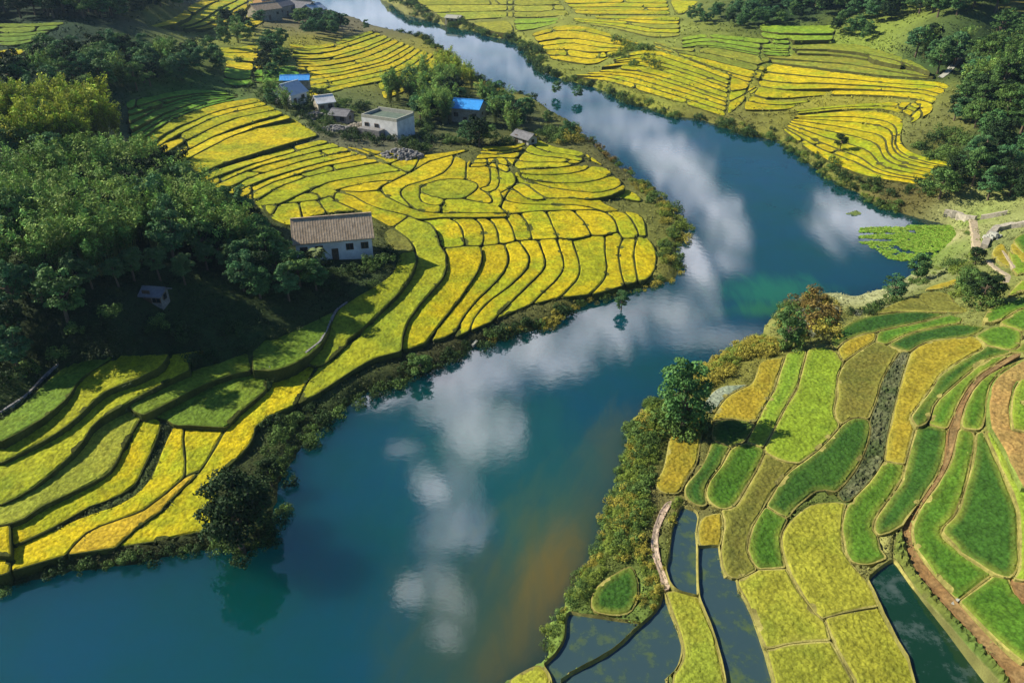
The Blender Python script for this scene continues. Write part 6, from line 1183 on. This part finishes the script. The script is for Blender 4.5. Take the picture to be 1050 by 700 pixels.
# scrub under the forest
def scrub(poly, step, kinds, label, group, sc=1.0, seed=1, keep=1.0, name='shrub'):
    rr = random.Random(seed)
    for (x, y, z) in fill(poly, step, seed=seed, keep=keep): put(rr.choice(SH[rr.choice(kinds)]), name, (), x, y, z - .12, sc * rr.uniform(.7, 1.3), label, 'shrub', group)
scrub([(60,335),(130,318),(210,330),(300,325),(340,312),(330,330),(260,345),(205,352),(110,360),(60,365),(20,395),(0,400),(0,395)], 2.9, ['dark', 'dark', 'green'], 'dark shrub in the shade between the bamboo and the rice terraces', 'shrubs under the left forest', 1.0, 13, .8)
scrub([(300,270),(345,268),(395,250),(410,262),(395,290),(352,305),(330,300),(310,288)], 2.5, ['dark', 'green'], 'low dark shrub on the slope below the farmhouse', 'shrubs below the farmhouse', .85, 15, .9)
for i, (a, b, s) in enumerate([(330,284,1.0),(352,262,.85)]):
    x, y, z = [float(q[0]) for q in hit(a, b)]; put(PALM, 'palm_tree', ('fronds', 'trunk'), x, y, z, s, ['pale palm in front of the farmhouse wall, the left one', 'pale palm in front of the farmhouse wall, the right one'][i], 'palm', 'palms in front of the farmhouse')
scrub([(186,372),(205,362),(240,358),(222,370),(195,378)], 1.6, ['dark'], 'dark shrub in the hollow above the shaded terraces', 'shrubs in the hollow', .7, 17)
# hamlet trees
forest([(392,92),(430,88),(462,92),(476,112),(470,128),(440,135),(425,120),(425,108),(400,108)], 4.2, 3, 3, 2, 'dark tree behind the white walled house', 'bamboo clump behind the white walled house', ('hamlet trees', 'hamlet bamboo'), .85, 19)
grove([(395,98),(420,90),(440,80),(452,62),(470,74),(490,90),(470,96),(445,96),(425,102)], 4.2, [(1, YBAMB, BP, 'bamboo_clump', 'yellow bamboo clump on the river side of the hamlet', .75), (.7, BAMB, BP, 'bamboo_clump', 'green bamboo clump on the river side of the hamlet', .7)], '', ('', 'hamlet bamboo'), 1.0, 21)
forest([(465,135),(500,104),(530,118),(540,138),(518,150),(480,152)], 4.4, 5, 2, 3, 'dark tree between the blue roofed house and the river', 'bamboo clump between the blue roofed house and the river', ('hamlet trees', 'hamlet bamboo'), .8, 23)
scrub([(545,150),(560,138),(590,130),(596,146),(575,150)], 2.6, ['green', 'yellow'], 'shrub at the river end of the hamlet terraces', 'shrubs at the peninsula tip', 1.2, 24)
for i, (a, b, s) in enumerate([(541,122,.8),(562,128,.5),(584,140,.55),(452,54,.5),(376,32,.55)]):
    x, y, z = [float(q[0]) for q in hit(a, b)]; put(BROAD[i % 5], 'broadleaf_tree', TP, x, y, z, s, ['pale feathery tree on the shore right of the blue roofed house', 'small round tree on the shore, second right of the blue roofed house', 'small dark tree on the shore, third right of the blue roofed house', 'lone small tree on the shore at the corner of the striped hill', 'lone tree on the shore below the hilltop village'][i], 'tree', 'single trees on the left shore')
forest([(262,62),(272,40),(290,48),(292,70),(300,85),(282,92),(268,80)], 5.5, 6, 1, 2, 'tree on the slope between hamlet and hilltop village', 'bamboo on the slope between hamlet and hilltop village', ('trees above the hamlet', 'bamboo above the hamlet'), .95, 25)
forest([(262,112),(282,100),(292,108),(300,118),(270,118)], 4.5, 6, 1, 2, 'dark tree left of the small pale gabled house', 'bamboo left of the small pale gabled house', ('hamlet trees', 'hamlet bamboo'), .75, 26)
forest([(300,20),(325,22),(358,30),(350,38),(315,40)], 6, 6, 1, 2, 'tree on the slope in front of the hilltop village', 'bamboo in front of the hilltop village', ('trees of the hilltop village', 'bamboo of the hilltop village'), .85, 27)
forest([(225,28),(265,10),(272,30),(250,50),(225,50)], 7, 6, 1, 2, 'tree left of the hilltop village', 'bamboo left of the hilltop village', ('trees of the hilltop village', 'bamboo of the hilltop village'), .9, 28, .6)
# hillside beyond at upper left: far woods
forest([(190,6),(160,20),(100,22),(0,22),(-40,22),(-40,-12),(190,-12)], 7, 8, 0.01, 3, 'tree in the shaded far wood at the top left corner', 'bamboo in the far wood at top left', ('far wood at upper left', 'far wood at upper left'), 1.2, 29)
# far bank
forest([(770,8),(850,22),(905,26),(960,22),(1010,28),(1060,20),(1060,-8),(760,-8)], 7, 8, .01, 3, 'tree in the wood along the top of the far bank', 'bamboo on the far bank', ('wood at the top right', 'wood at the top right'), 1.25, 31)
forest([(700,24),(770,10),(900,34),(905,46),(820,36),(760,30)], 6, 6, .01, 2, 'tree along the lower edge of the top right wood', 'bamboo', ('wood at the top right', 'wood at the top right'), .8, 32)
forest([(880,62),(905,48),(990,52),(982,74),(945,78),(905,72)], 4.8, 5, 1.5, 2, 'sunlit tree in the grove left of the pale hill path', 'bamboo in the grove left of the pale hill path', ('grove left of the hill path', 'grove left of the hill path'), 1.0, 33)
forest([(995,80),(1000,55),(1060,35),(1060,140),(1035,150),(1000,160),(985,135),(975,120),(985,95)], 5.0, 5, .5, 2, 'tree in the dense wood along the right edge', 'bamboo in the wood along the right edge', ('wood along the right edge', 'wood along the right edge'), 1.0, 35, tall=3)
forest([(985,185),(1000,165),(1060,150),(1060,228),(1040,222),(1010,218),(985,215),(958,212),(955,200)], 5.2, 5, .3, 3, 'dark tree behind the pale stone walls', 'bamboo behind the pale stone walls', ('trees behind the stone walls', 'trees behind the stone walls'), .85, 37)
x, y, z = [float(q[0]) for q in hit(861, 154)]; put(DARK[0], 'broadleaf_tree', TP, x, y, z, .62, 'lone dark round tree standing on the golden terraces of the far bank', 'tree')
scrub([(880,122),(920,116),(940,122),(935,130),(890,124)], 3.2, ['green'], 'shrub between the golden terraces on the far bank', 'shrubs on the far bank slopes', 1.2, 38)
scrub([(618,50),(640,42),(690,60),(690,72),(640,70)], 4, ['green', 'lime'], 'shrub on the slope above the comb of terraces', 'shrubs on the far bank slopes', 1.5, 39)
scrub([(700,88),(760,80),(772,92),(760,100),(712,96)], 4, ['green', 'lime'], 'shrub above the comb of terraces', 'shrubs on the far bank slopes', 1.4, 40)
scrub([(930,150),(955,135),(990,140),(1000,165),(960,168)], 4, ['green', 'dark'], 'shrub at the foot of the right edge wood', 'shrubs on the far bank slopes', 1.3, 41)
# shore belts: (line of photo points, spread metres, spacing, kinds, label, group, scale)
def belt(P, spread, step, kinds, label, group, sc=1.0, seed=1, inland=1.0):
    rr = random.Random(seed); P = np.array(P, float); q = []
    for i in range(len(P) - 1): q += [P[i] + (P[i + 1] - P[i]) * k / 20 for k in range(20)]
    q = np.array(q); X, Y = at_z(q[:, 0], q[:, 1], np.full(len(q), .3)); d = np.r_[0, np.cumsum(np.hypot(np.diff(X), np.diff(Y)))]
    n = max(2, int(d[-1] / step)); pts = []
    for k in range(n):
        t = (k + rr.uniform(.1, .9)) / n * d[-1]; x = np.interp(t, d, X) + rr.uniform(-spread, spread); y = np.interp(t, d, Y) + rr.uniform(-spread, spread); pts.append((x, y))
    A = np.array(pts); Z = ground(A[:, 0], A[:, 1])
    ok = Z > -.75
    for dd in plots: ok &= ~pip(dd['X'], dd['Y'], A[:, 0], A[:, 1])
    for (x, y), z, o in zip(pts, Z, ok):
        if o: put(rr.choice(SH[rr.choice(kinds)]), 'shrub', (), x, y, max(z, -.1) - .1, sc * rr.uniform(.65, 1.3), label, 'shrub', group)
belt([(0,603),(68,585),(136,577),(201,562),(228,558)], .6, 1.25, ['dark', 'dark', 'green'], 'dark shrub on the lower left shore bank', 'shrubs on the lower left shore', .62, 51)
belt([(283,500),(300,470),(330,437),(352,418)], 1.3, .9, ['dark', 'green', 'green'], 'shrub on the dark shore notch above the overhanging tree', 'shrubs on the dark shore notch', .8, 52)
belt([(262,470),(290,447),(330,425)], 1.6, 1.3, ['green', 'dark'], 'shrub on the dark shore notch above the overhanging tree', 'shrubs on the dark shore notch', .8, 53)
belt([(352,418),(414,389),(445,377),(491,354)], .9, .95, ['dark', 'green', 'dark'], 'shrub on the steep shore below the long sweeping plot', 'shrubs on the middle left shore', .72, 54)
belt([(491,353),(546,337),(571,331),(584,318)], 1.1, .9, ['green', 'dark', 'yellow'], 'bushy shrub on the shore below the lower row of curved plots', 'shrubs on the peninsula shore', .85, 55)
belt([(584,317),(623,304),(685,288),(696,284)], .7, 1.2, ['green', 'yellow', 'yellow'], 'low yellowish shrub on the south shore of the peninsula', 'shrubs on the peninsula shore', .55, 56)
belt([(692,283),(690,262),(696,235),(690,220),(672,204),(650,184)], 2.6, .55, ['green', 'yellow', 'lime', 'lime'], 'yellowish shrub on the eastern tip of the peninsula', 'shrubs on the peninsula tip', .85, 57)
belt([(650,182),(628,170),(612,155),(597,144)], 1.2, 1.2, ['green', 'yellow', 'rust'], 'shrub on the upper shore of the peninsula', 'shrubs on the upper peninsula shore', .8, 58)
belt([(540,102),(517,99),(484,82),(452,56),(430,42),(390,31)], 2.6, 1.1, ['green', 'yellow', 'dark', 'lime'], 'shrub on the hamlet shore', 'shrubs on the hamlet shore', 1.05, 59)
belt([(404,2),(437,20),(484,31),(520,40),(543,55),(556,74),(579,82)], 3, 1.3, ['dark', 'green'], 'dark shrub on the upper shore of the far bank', 'shrubs on the upper far shore', 1.3, 60)
belt([(579,82),(605,88),(646,106),(690,120),(739,129),(790,142)], 2.6, .75, ['green', 'dark', 'lime'], 'shrub on the far shore below the comb of terraces', 'shrubs on the far shore', .95, 61)
belt([(790,142),(819,158),(839,173),(865,191),(896,209),(930,217)], 3.0, .7, ['green', 'dark', 'lime', 'green'], 'shrub on the far shore below the lone round tree', 'shrubs on the far shore', .85, 62)
belt([(900,198),(930,208),(965,212)], 2.5, 1.5, ['dark', 'green'], 'dark shrub on the shore left of the stone walls', 'shrubs left of the stone walls', .95, 63)
# right bank shore
belt([(782,347),(768,352),(751,361),(738,371),(720,384),(706,400)], .9, .5, ['yellow', 'yellow', 'lime'], 'yellow hedge shrub along the shore right of the lone bushy tree', 'yellow hedge shrubs on the right bank', .72, 64)
belt([(672,412),(660,430),(652,455),(648,480)], 1.3, .45, ['yellow', 'lime', 'lime', 'green'], 'yellow hedge shrub along the shore left of the lone bushy tree', 'yellow hedge shrubs on the right bank', .72, 65)
belt([(648,470),(642,500),(636,520),(625,545)], 1.3, .45, ['lime', 'yellow', 'green'], 'lime hedge shrub on the shore left of the pink track', 'lime hedge shrubs on the right bank', .62, 66)
belt([(660,480),(655,520),(652,560)], 1.0, .5, ['lime', 'green', 'lime'], 'lime hedge shrub on the shore left of the pink track', 'lime hedge shrubs on the right bank', .5, 67)
belt([(622,545),(606,585),(588,615),(580,628)], .55, .4, ['lime', 'green', 'yellow'], 'low shrub on the bank left of the sunken dark plot', 'shrubs round the sunken plot', .5, 68)
belt([(630,560),(612,595),(596,618)], .5, .5, ['lime', 'lime'], 'low shrub on the bank left of the sunken dark plot', 'shrubs round the sunken plot', .45, 69)
belt([(652,570),(664,600),(668,620),(658,634)], .7, .42, ['yellow', 'lime'], 'low shrub between the sunken dark plot and the pink track', 'shrubs round the sunken plot', .42, 70)
belt([(575,632),(566,645),(564,668)], .5, .55, ['lime', 'green'], 'low shrub outside the curved footpath bund', 'shrubs round the curved bund', .45, 71)
belt([(680,600),(690,560),(690,520)], .3, .6, ['lime', 'yellow'], 'low shrub between the pink track and the small blue pond', 'shrubs along the pink track', .38, 72)
scrub([(702,398),(722,371),(760,350),(790,348),(800,362),(765,370),(738,390),(716,405)], .95, ['yellow', 'yellow', 'lime'], 'yellow hedge shrub along the shore right of the lone bushy tree', 'yellow hedge shrubs on the right bank', .8, 73)
scrub([(668,415),(690,418),(672,450),(664,500),(668,520),(655,560),(640,575),(625,560),(634,520),(642,480),(648,450)], 1.0, ['yellow', 'lime', 'lime', 'green'], 'yellow hedge shrub along the shore left of the lone bushy tree', 'yellow hedge shrubs on the right bank', .72, 74)
scrub([(795,330),(815,310),(850,305),(860,320),(850,345),(820,350)], 1.5, ['rust', 'yellow', 'pale', 'green'], 'brownish shrub on the point beside the round shore tree', 'shrubs on the point', .85, 75)
# lone trees of the right bank
def single(a, b, protos, i, s, label, vs=1.0, cat='tree', group=None, name='broadleaf_tree', parts=TP):
    x, y, z = [float(q[0]) for q in hit(a, b)]; return put(protos[i], name, parts, x, y, z - .1, s, label, cat, group, vs)
random.seed(3)
LONE = [broadleaf(301, 9.4, 2.7, clumps=80, per=84, leaf=.3, col=(.075, .175, .045), base=-.04, lobes=7)]
single(700, 444, LONE, 0, 1.42, 'lone bushy green tree at the water edge of the right bank')
OVER = [broadleaf(302, 9.5, 3.6, clumps=80, per=80, leaf=.34, col=(.022, .05, .014), base=.05, lobes=6), broadleaf(303, 7, 2.8, clumps=60, per=70, leaf=.32, col=(.03, .06, .016), base=.05)]
single(250, 568, OVER, 0, 1.2, 'largest dark tree overhanging the water on the left shore'); single(266, 533, OVER, 1, 1.1, 'dark tree just above the large overhanging tree'); single(279, 498, OVER, 1, .72, 'small dark tree topping the overhanging group'); single(238, 548, OVER, 1, .8, 'dark bushy tree left of the overhanging tree, by the golden plot')
single(805, 356, BROAD, 1, .8, 'round green tree on the shore at the top of the lime plot'); single(828, 338, SH['pale'], 0, 1.4, 'pale shrub beside the round shore tree', cat='shrub', name='shrub', parts=()); single(842, 328, SH['rust'], 0, 1.9, 'rust coloured bush behind the round shore tree', cat='shrub', name='shrub', parts=())
single(845, 345, SH['yellow'], 1, 1.9, 'broad ochre bush right of the round shore tree', cat='shrub', name='shrub', parts=()); single(833, 312, SH['rust'], 1, 1.5, 'brown bush at the water edge above the round shore tree', cat='shrub', name='shrub', parts=())
single(915, 309, BROAD, 2, .52, 'small dark tree on the spit below the lotus bay, left of two', group='trees on the spit'); single(940, 288, BROAD, 0, .6, 'small dark tree on the spit below the lotus bay, right of two', group='trees on the spit'); single(898, 318, SH['dark'], 0, .9, 'dark shrub on the pale spit', cat='shrub', name='shrub', parts=())
single(1006, 312, DARK, 1, .78, 'large dark round tree at the head of the green terraces'); single(990, 300, BROAD, 3, .55, 'small tree left of the large dark round tree'); single(999, 272, DARK, 0, .48, 'small dark tree beside the white boulders')
single(432, 386, BROAD, 3, .5, 'small light green tree leaning over the water below the long sweeping plot'); single(637, 318, BROAD, 4, .36, 'little round tree standing in the water off the peninsula shore')
single(571, 98, BROAD, 1, .55, 'round tree in the water off the far bank, left of two', group='trees in the water off the far bank'); single(592, 103, BROAD, 2, .5, 'round tree in the water off the far bank, right of two', group='trees in the water off the far bank')
for i, (a, b, s) in enumerate([(690,441,1.5),(703,445,1.5),(712,437,1.3),(683,434,1.3),(699,449,1.2)]): single(a, b, SH['green'], i % 4, s, 'green bush at the foot of the lone bushy tree', cat='shrub', name='shrub', parts=(), group='bushes at the foot of the lone tree')
for i, (a, b, s) in enumerate([(800,357,1.2),(812,359,1.1),(911,312,.8),(919,311,.8),(936,290,.8),(944,291,.8),(998,315,1.1),(1014,315,1.1),(995,302,.9)]): single(a, b, SH['green'], i % 4, s, 'bush at the foot of a small shore tree', cat='shrub', name='shrub', parts=(), group='bushes at the foot of the shore trees')
belt([(232,566),(250,572),(266,562),(280,545),(286,520)], 1.0, .55, ['dark', 'green'], 'dark shrub at the foot of the overhanging tree', 'shrubs under the overhanging tree', .7, 91)
scrub([(308,112),(330,120),(370,138),(440,146),(436,158),(395,152),(340,140),(300,125)], 2.6, ['dark', 'green', 'dark'], 'dark shrub among the rubble of the hamlet', 'shrubs of the hamlet', .95, 84, .8)
scrub([(262,96),(300,86),(330,96),(345,106),(380,104),(380,112),(330,122),(300,120),(266,104)], 3.2, ['dark', 'green'], 'shrub between the houses of the hamlet', 'shrubs of the hamlet', 1.0, 85, .8)
scrub([(425,128),(470,128),(530,145),(520,150),(440,150)], 2.6, ['dark', 'green'], 'dark shrub right of the white walled house', 'shrubs of the hamlet', 1.0, 86, .85)
scrub([(240,60),(262,50),(275,60),(262,92),(240,92)], 4, ['dark', 'green'], 'shrub on the slope above the hamlet', 'shrubs above the hamlet', 1.2, 87, .6)
scrub([(940,165),(970,150),(990,165),(985,190),(955,200),(930,195)], 2.6, ['dark', 'green'], 'shrub at the foot of the right edge wood', 'shrubs on the far bank slopes', 1.2, 88, .9)
scrub([(925,215),(985,225),(990,245),(975,265),(955,280),(990,290),(1000,262),(1000,235),(960,219)], 2.0, ['lime', 'green', 'lime'], 'low bush in the meadow by the lotus bay', 'shrubs at the lotus bay', .55, 90, .6)
scrub([(860,318),(890,318),(905,315),(900,322),(872,326)], 1.3, ['pale', 'green', 'dark'], 'grey-green shrub on the pale spit', 'shrubs on the spit', .6, 81)
scrub([(965,300),(985,292),(1000,285),(1004,300),(990,318),(972,320)], 1.8, ['green', 'lime'], 'shrub round the large dark tree at the head of the terraces', 'shrubs at the head of the terraces', .75, 82)
scrub([(985,258),(1000,262),(1006,285),(985,285),(970,278)], 2.0, ['green', 'lime', 'dark'], 'shrub between the lotus bay and the stone path', 'shrubs at the lotus bay', .75, 83)
random.seed(21)
put_trees(); put_shrubs()

# ------------------------------------------------------------------ floating weed of the lotus bay, undergrowth
def weed(poly, n, size, cols, name, seed=1, z=.03, band=0):
    rng = np.random.default_rng(seed); P = np.array(poly, float); X, Y = at_z(P[:, 0], P[:, 1], np.zeros(len(P)))
    x = rng.uniform(X.min(), X.max(), n * 4); y = rng.uniform(Y.min(), Y.max(), n * 4)
    dens = np.where(x > X.min() + .55 * (X.max() - X.min()), .85, .38) + .9 * vnoise(x * .13, y, band or 3, 41) + .3 * vnoise(x, y, 1.2, 42); e = np.clip(seg_dist(X, Y, x, y) / 1.5, 0, 1)
    m = pip(X, Y, x, y) & (rng.random(len(x)) < dens * (.3 + .7 * e)); x, y = x[m][:n], y[m][:n]
    C = np.c_[x, y, np.full(len(x), z) + rng.uniform(0, .06, len(x))]; V, F = leaf_cloud(C, rng.normal(size=(len(x), 3)) * .22 + [0, 0, 1], size * rng.uniform(.5, 1.4, len(x)), .8, rng)
    t = rng.random((len(x), 1)); cc = np.array(cols[0]) * t + np.array(cols[1]) * (1 - t)
    return tag(link(name, mesh(name, V, F, M_LEAF, np.repeat(cc, 4, 0))), 'bright green floating weed covering the shallow bay at right' if len(x) > 2500 else 'small patch of pale weed floating off the bay', 'water weed', kind='stuff')
weed([(882,234),(920,231),(985,231),(1000,240),(990,262),(985,275),(955,275),(945,266),(925,268),(910,265),(896,256),(880,248)], 26000, .5, [(.13, .3, .02), (.26, .34, .05)], 'floating_weed', 5, band=1.6)
weed([(867,219),(878,216),(884,219),(876,222)], 300, .35, [(.2, .26, .08), (.15, .22, .05)], 'floating_weed', 6)

def undergrowth():
    rng = np.random.default_rng(77); n = 42000
    a = rng.uniform(-20, 1070, n); b = rng.uniform(0, 1, n) ** .8 * 715 - 5
    sx, sy = _s[:, 0], _s[:, 1]; m = ~pip(sx, sy, a, b); a, b = a[m], b[m]
    occ = np.zeros(len(a), bool)
    for d in plots:
        P = d['P']; j = np.where((a > P[:, 0].min()) & (a < P[:, 0].max()) & (b > P[:, 1].min()) & (b < P[:, 1].max()))[0]
        if len(j): occ[j[pip(P[:, 0], P[:, 1], a[j], b[j])]] = True
    a, b = a[~occ], b[~occ]; X, Y, Z = hit(a, b); m = (Z > .3) & (Y < 700); X, Y, Z = X[m], Y[m], Z[m]
    for (hx, hy, hr) in occupied: m = np.hypot(X - hx, Y - hy) > hr * .85; X, Y, Z = X[m], Y[m], Z[m]
    k = 7; dep = np.hypot(Y, CAM_H); s = 2.4 * dep / FPX
    C0 = np.repeat(np.c_[X, Y, Z], k, 0); ss = np.repeat(s, k)
    C = C0 + rng.normal(size=C0.shape) * ss[:, None] * np.array([.9, .9, .3]); C[:, 2] = C0[:, 2] + np.abs(C[:, 2] - C0[:, 2]) * 1.4
    V, F = leaf_cloud(C, rng.normal(size=C.shape) * .6 + [0, 0, .8], ss * rng.uniform(.5, 1.3, len(ss)), .5, rng)
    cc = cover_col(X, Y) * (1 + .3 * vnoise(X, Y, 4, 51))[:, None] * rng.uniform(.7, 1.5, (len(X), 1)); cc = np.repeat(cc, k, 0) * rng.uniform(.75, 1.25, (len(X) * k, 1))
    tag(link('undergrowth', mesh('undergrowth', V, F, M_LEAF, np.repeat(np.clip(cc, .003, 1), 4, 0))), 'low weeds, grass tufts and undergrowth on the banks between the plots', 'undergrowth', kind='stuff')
undergrowth()

# ------------------------------------------------------------------ light, sky with clouds
SUN_AZ = math.atan2(-.95, .24); SUN_EL = R(36)
sl = bpy.data.lights.new('sun', 'SUN'); sl.energy = 5.0; sl.angle = R(.5); sl.color = (1, .92, .76)
so = bpy.data.objects.new('sun', sl); COL.objects.link(so)
sdir = Vector((math.sin(SUN_AZ) * math.cos(SUN_EL), math.cos(SUN_AZ) * math.cos(SUN_EL), math.sin(SUN_EL)))
so.rotation_euler = sdir.to_track_quat('Z', 'Y').to_euler(); so.location = (-200, 100, 300)

w = bpy.data.worlds.new('World'); SC.world = w; w.use_nodes = True; nt = w.node_tree; nt.nodes.clear(); Lk = nt.links.new
out = N(nt, 'ShaderNodeOutputWorld'); bg = N(nt, 'ShaderNodeBackground'); bg.inputs['Strength'].default_value = .052
sky = N(nt, 'ShaderNodeTexSky', sky_type='NISHITA', sun_disc=False, sun_elevation=SUN_EL, sun_rotation=SUN_AZ, air_density=1.0, dust_density=.25, ozone_density=4.0)
tc = N(nt, 'ShaderNodeTexCoord'); sp = N(nt, 'ShaderNodeSeparateXYZ'); Lk(tc.outputs['Generated'], sp.inputs[0])
zz = N(nt, 'ShaderNodeMath', operation='MAXIMUM'); zz.inputs[1].default_value = .04; Lk(sp.outputs['Z'], zz.inputs[0])
dx = N(nt, 'ShaderNodeMath', operation='DIVIDE'); dy = N(nt, 'ShaderNodeMath', operation='DIVIDE'); Lk(sp.outputs['X'], dx.inputs[0]); Lk(zz.outputs[0], dx.inputs[1]); Lk(sp.outputs['Y'], dy.inputs[0]); Lk(zz.outputs[0], dy.inputs[1])
cv = N(nt, 'ShaderNodeCombineXYZ'); Lk(dx.outputs[0], cv.inputs[0]); Lk(dy.outputs[0], cv.inputs[1])
stm = N(nt, 'ShaderNodeMapping'); stm.inputs['Scale'].default_value = (1.25, .42, 1); stm.inputs['Rotation'].default_value = (0, 0, R(14)); Lk(cv.outputs[0], stm.inputs['Vector'])
n1 = N(nt, 'ShaderNodeTexNoise', Scale=5.5, Detail=8.0, Roughness=.62, Distortion=.5); Lk(stm.outputs[0], n1.inputs['Vector'])
# cloud groups in the plane of the cloud deck: x, y, radius x, radius y, turn, strength
def deck(px, py):
    d = ray(px, py); return float(d[0] / -d[2]), float(d[1] / -d[2])
CLOUDS = [((470, 500), .05, .2, 8, .3), ((486, 384), .26, .13, 40, 1.0), ((480, 425), .12, .2, 25, .9), ((550, 360), .4, .17, 30, 1.0), ((620, 328), .4, .18, 20, .8), ((442, 500), .05, .1, 25, 1.0), ((462, 540), .08, .1, 0, .6), ((424, 606), .04, .05, 0, .85), ((456, 606), .05, .1, 20, .6), ((456, 648), .04, .06, 10, .5), ((396, 407), .12, .06, 0, .9), ((416, 460), .05, .04, 0, .4),
          ((712, 268), .06, .35, 0, 1.0), ((742, 232), .1, .4, -10, .8), ((690, 165), .2, .8, 0, .7), ((640, 125), .35, .6, 0, .4), ((882, 222), .2, .35, -25, .9), ((575, 65), .6, 1.5, 0, .4), ((400, 22), 1.6, 3.2, 0, .45), ((490, 45), .9, 1.8, 0, .35), ((725, 345), .25, .08, 0, .4)]
tot = None
for (c, rx, ry, rot, st) in CLOUDS:
    X, Y = deck(*c); mp = N(nt, 'ShaderNodeMapping'); mp.vector_type = 'TEXTURE'; mp.inputs['Location'].default_value = (X, Y, 0); mp.inputs['Rotation'].default_value = (0, 0, R(rot)); mp.inputs['Scale'].default_value = (rx, ry, 1)
    Lk(cv.outputs[0], mp.inputs['Vector']); ln = N(nt, 'ShaderNodeVectorMath', operation='LENGTH'); Lk(mp.outputs[0], ln.inputs[0])
    ad = N(nt, 'ShaderNodeMath', operation='MULTIPLY_ADD'); Lk(n1.outputs[0], ad.inputs[0]); ad.inputs[1].default_value = -2.2; Lk(ln.outputs['Value'], ad.inputs[2])
    mr = N(nt, 'ShaderNodeMapRange', interpolation_type='SMOOTHSTEP'); mr.inputs[1].default_value = -.85; mr.inputs[2].default_value = .0; mr.inputs[3].default_value = st; mr.inputs[4].default_value = 0; Lk(ad.outputs[0], mr.inputs[0])
    if tot is None: tot = mr.outputs[0]
    else:
        mx = N(nt, 'ShaderNodeMath', operation='MAXIMUM'); Lk(tot, mx.inputs[0]); Lk(mr.outputs[0], mx.inputs[1]); tot = mx.outputs[0]
tn = N(nt, 'ShaderNodeMix', data_type='RGBA', blend_type='MULTIPLY'); tn.inputs[0].default_value = 1; Lk(sky.outputs[0], tn.inputs[6]); tn.inputs[7].default_value = (.72, .95, 1.18, 1)
nb = N(nt, 'ShaderNodeTexNoise', Scale=7.0, Detail=7.0, Roughness=.65, Distortion=.4); Lk(stm.outputs[0], nb.inputs['Vector'])
nm = N(nt, 'ShaderNodeMapRange'); nm.inputs[1].default_value = .34; nm.inputs[2].default_value = .66; nm.inputs[3].default_value = .4; nm.inputs[4].default_value = 1.0; Lk(nb.outputs[0], nm.inputs[0])
tm = N(nt, 'ShaderNodeMath', operation='MULTIPLY'); Lk(tot, tm.inputs[0]); Lk(nm.outputs[0], tm.inputs[1]); tot = tm.outputs[0]
mx = N(nt, 'ShaderNodeMix', data_type='RGBA'); Lk(tot, mx.inputs[0]); Lk(tn.outputs[2], mx.inputs[6]); mx.inputs[7].default_value = (40.0, 39.5, 43, 1)
Lk(mx.outputs[2], bg.inputs['Color']); Lk(bg.outputs[0], out.inputs['Surface'])

# the blue air of the valley
hz = MB(); hz.box((0, 1200, 195), (9400, 2900, 402)); M_HAZE = bpy.data.materials.new('haze'); M_HAZE.use_nodes = True; ht = M_HAZE.node_tree; ht.nodes.clear()
ho = N(ht, 'ShaderNodeOutputMaterial'); pv = N(ht, 'ShaderNodeVolumePrincipled'); pv.inputs['Color'].default_value = (.5, .72, 1, 1); pv.inputs['Density'].default_value = .00009; pv.inputs['Anisotropy'].default_value = .2
ht.links.new(pv.outputs[0], ho.inputs['Volume']); tag(hz.build('haze', M_HAZE), 'thin blue haze filling the valley air', 'haze', kind='stuff')
vs = SC.view_settings; vs.view_transform = 'Standard'; vs.look = 'None'; vs.exposure = .86; vs.gamma = 1; vs.use_curve_mapping = False
SC.cycles.max_bounces = 5; SC.cycles.diffuse_bounces = 2; SC.cycles.glossy_bounces = 2; SC.cycles.transmission_bounces = 2; SC.cycles.use_denoising = True
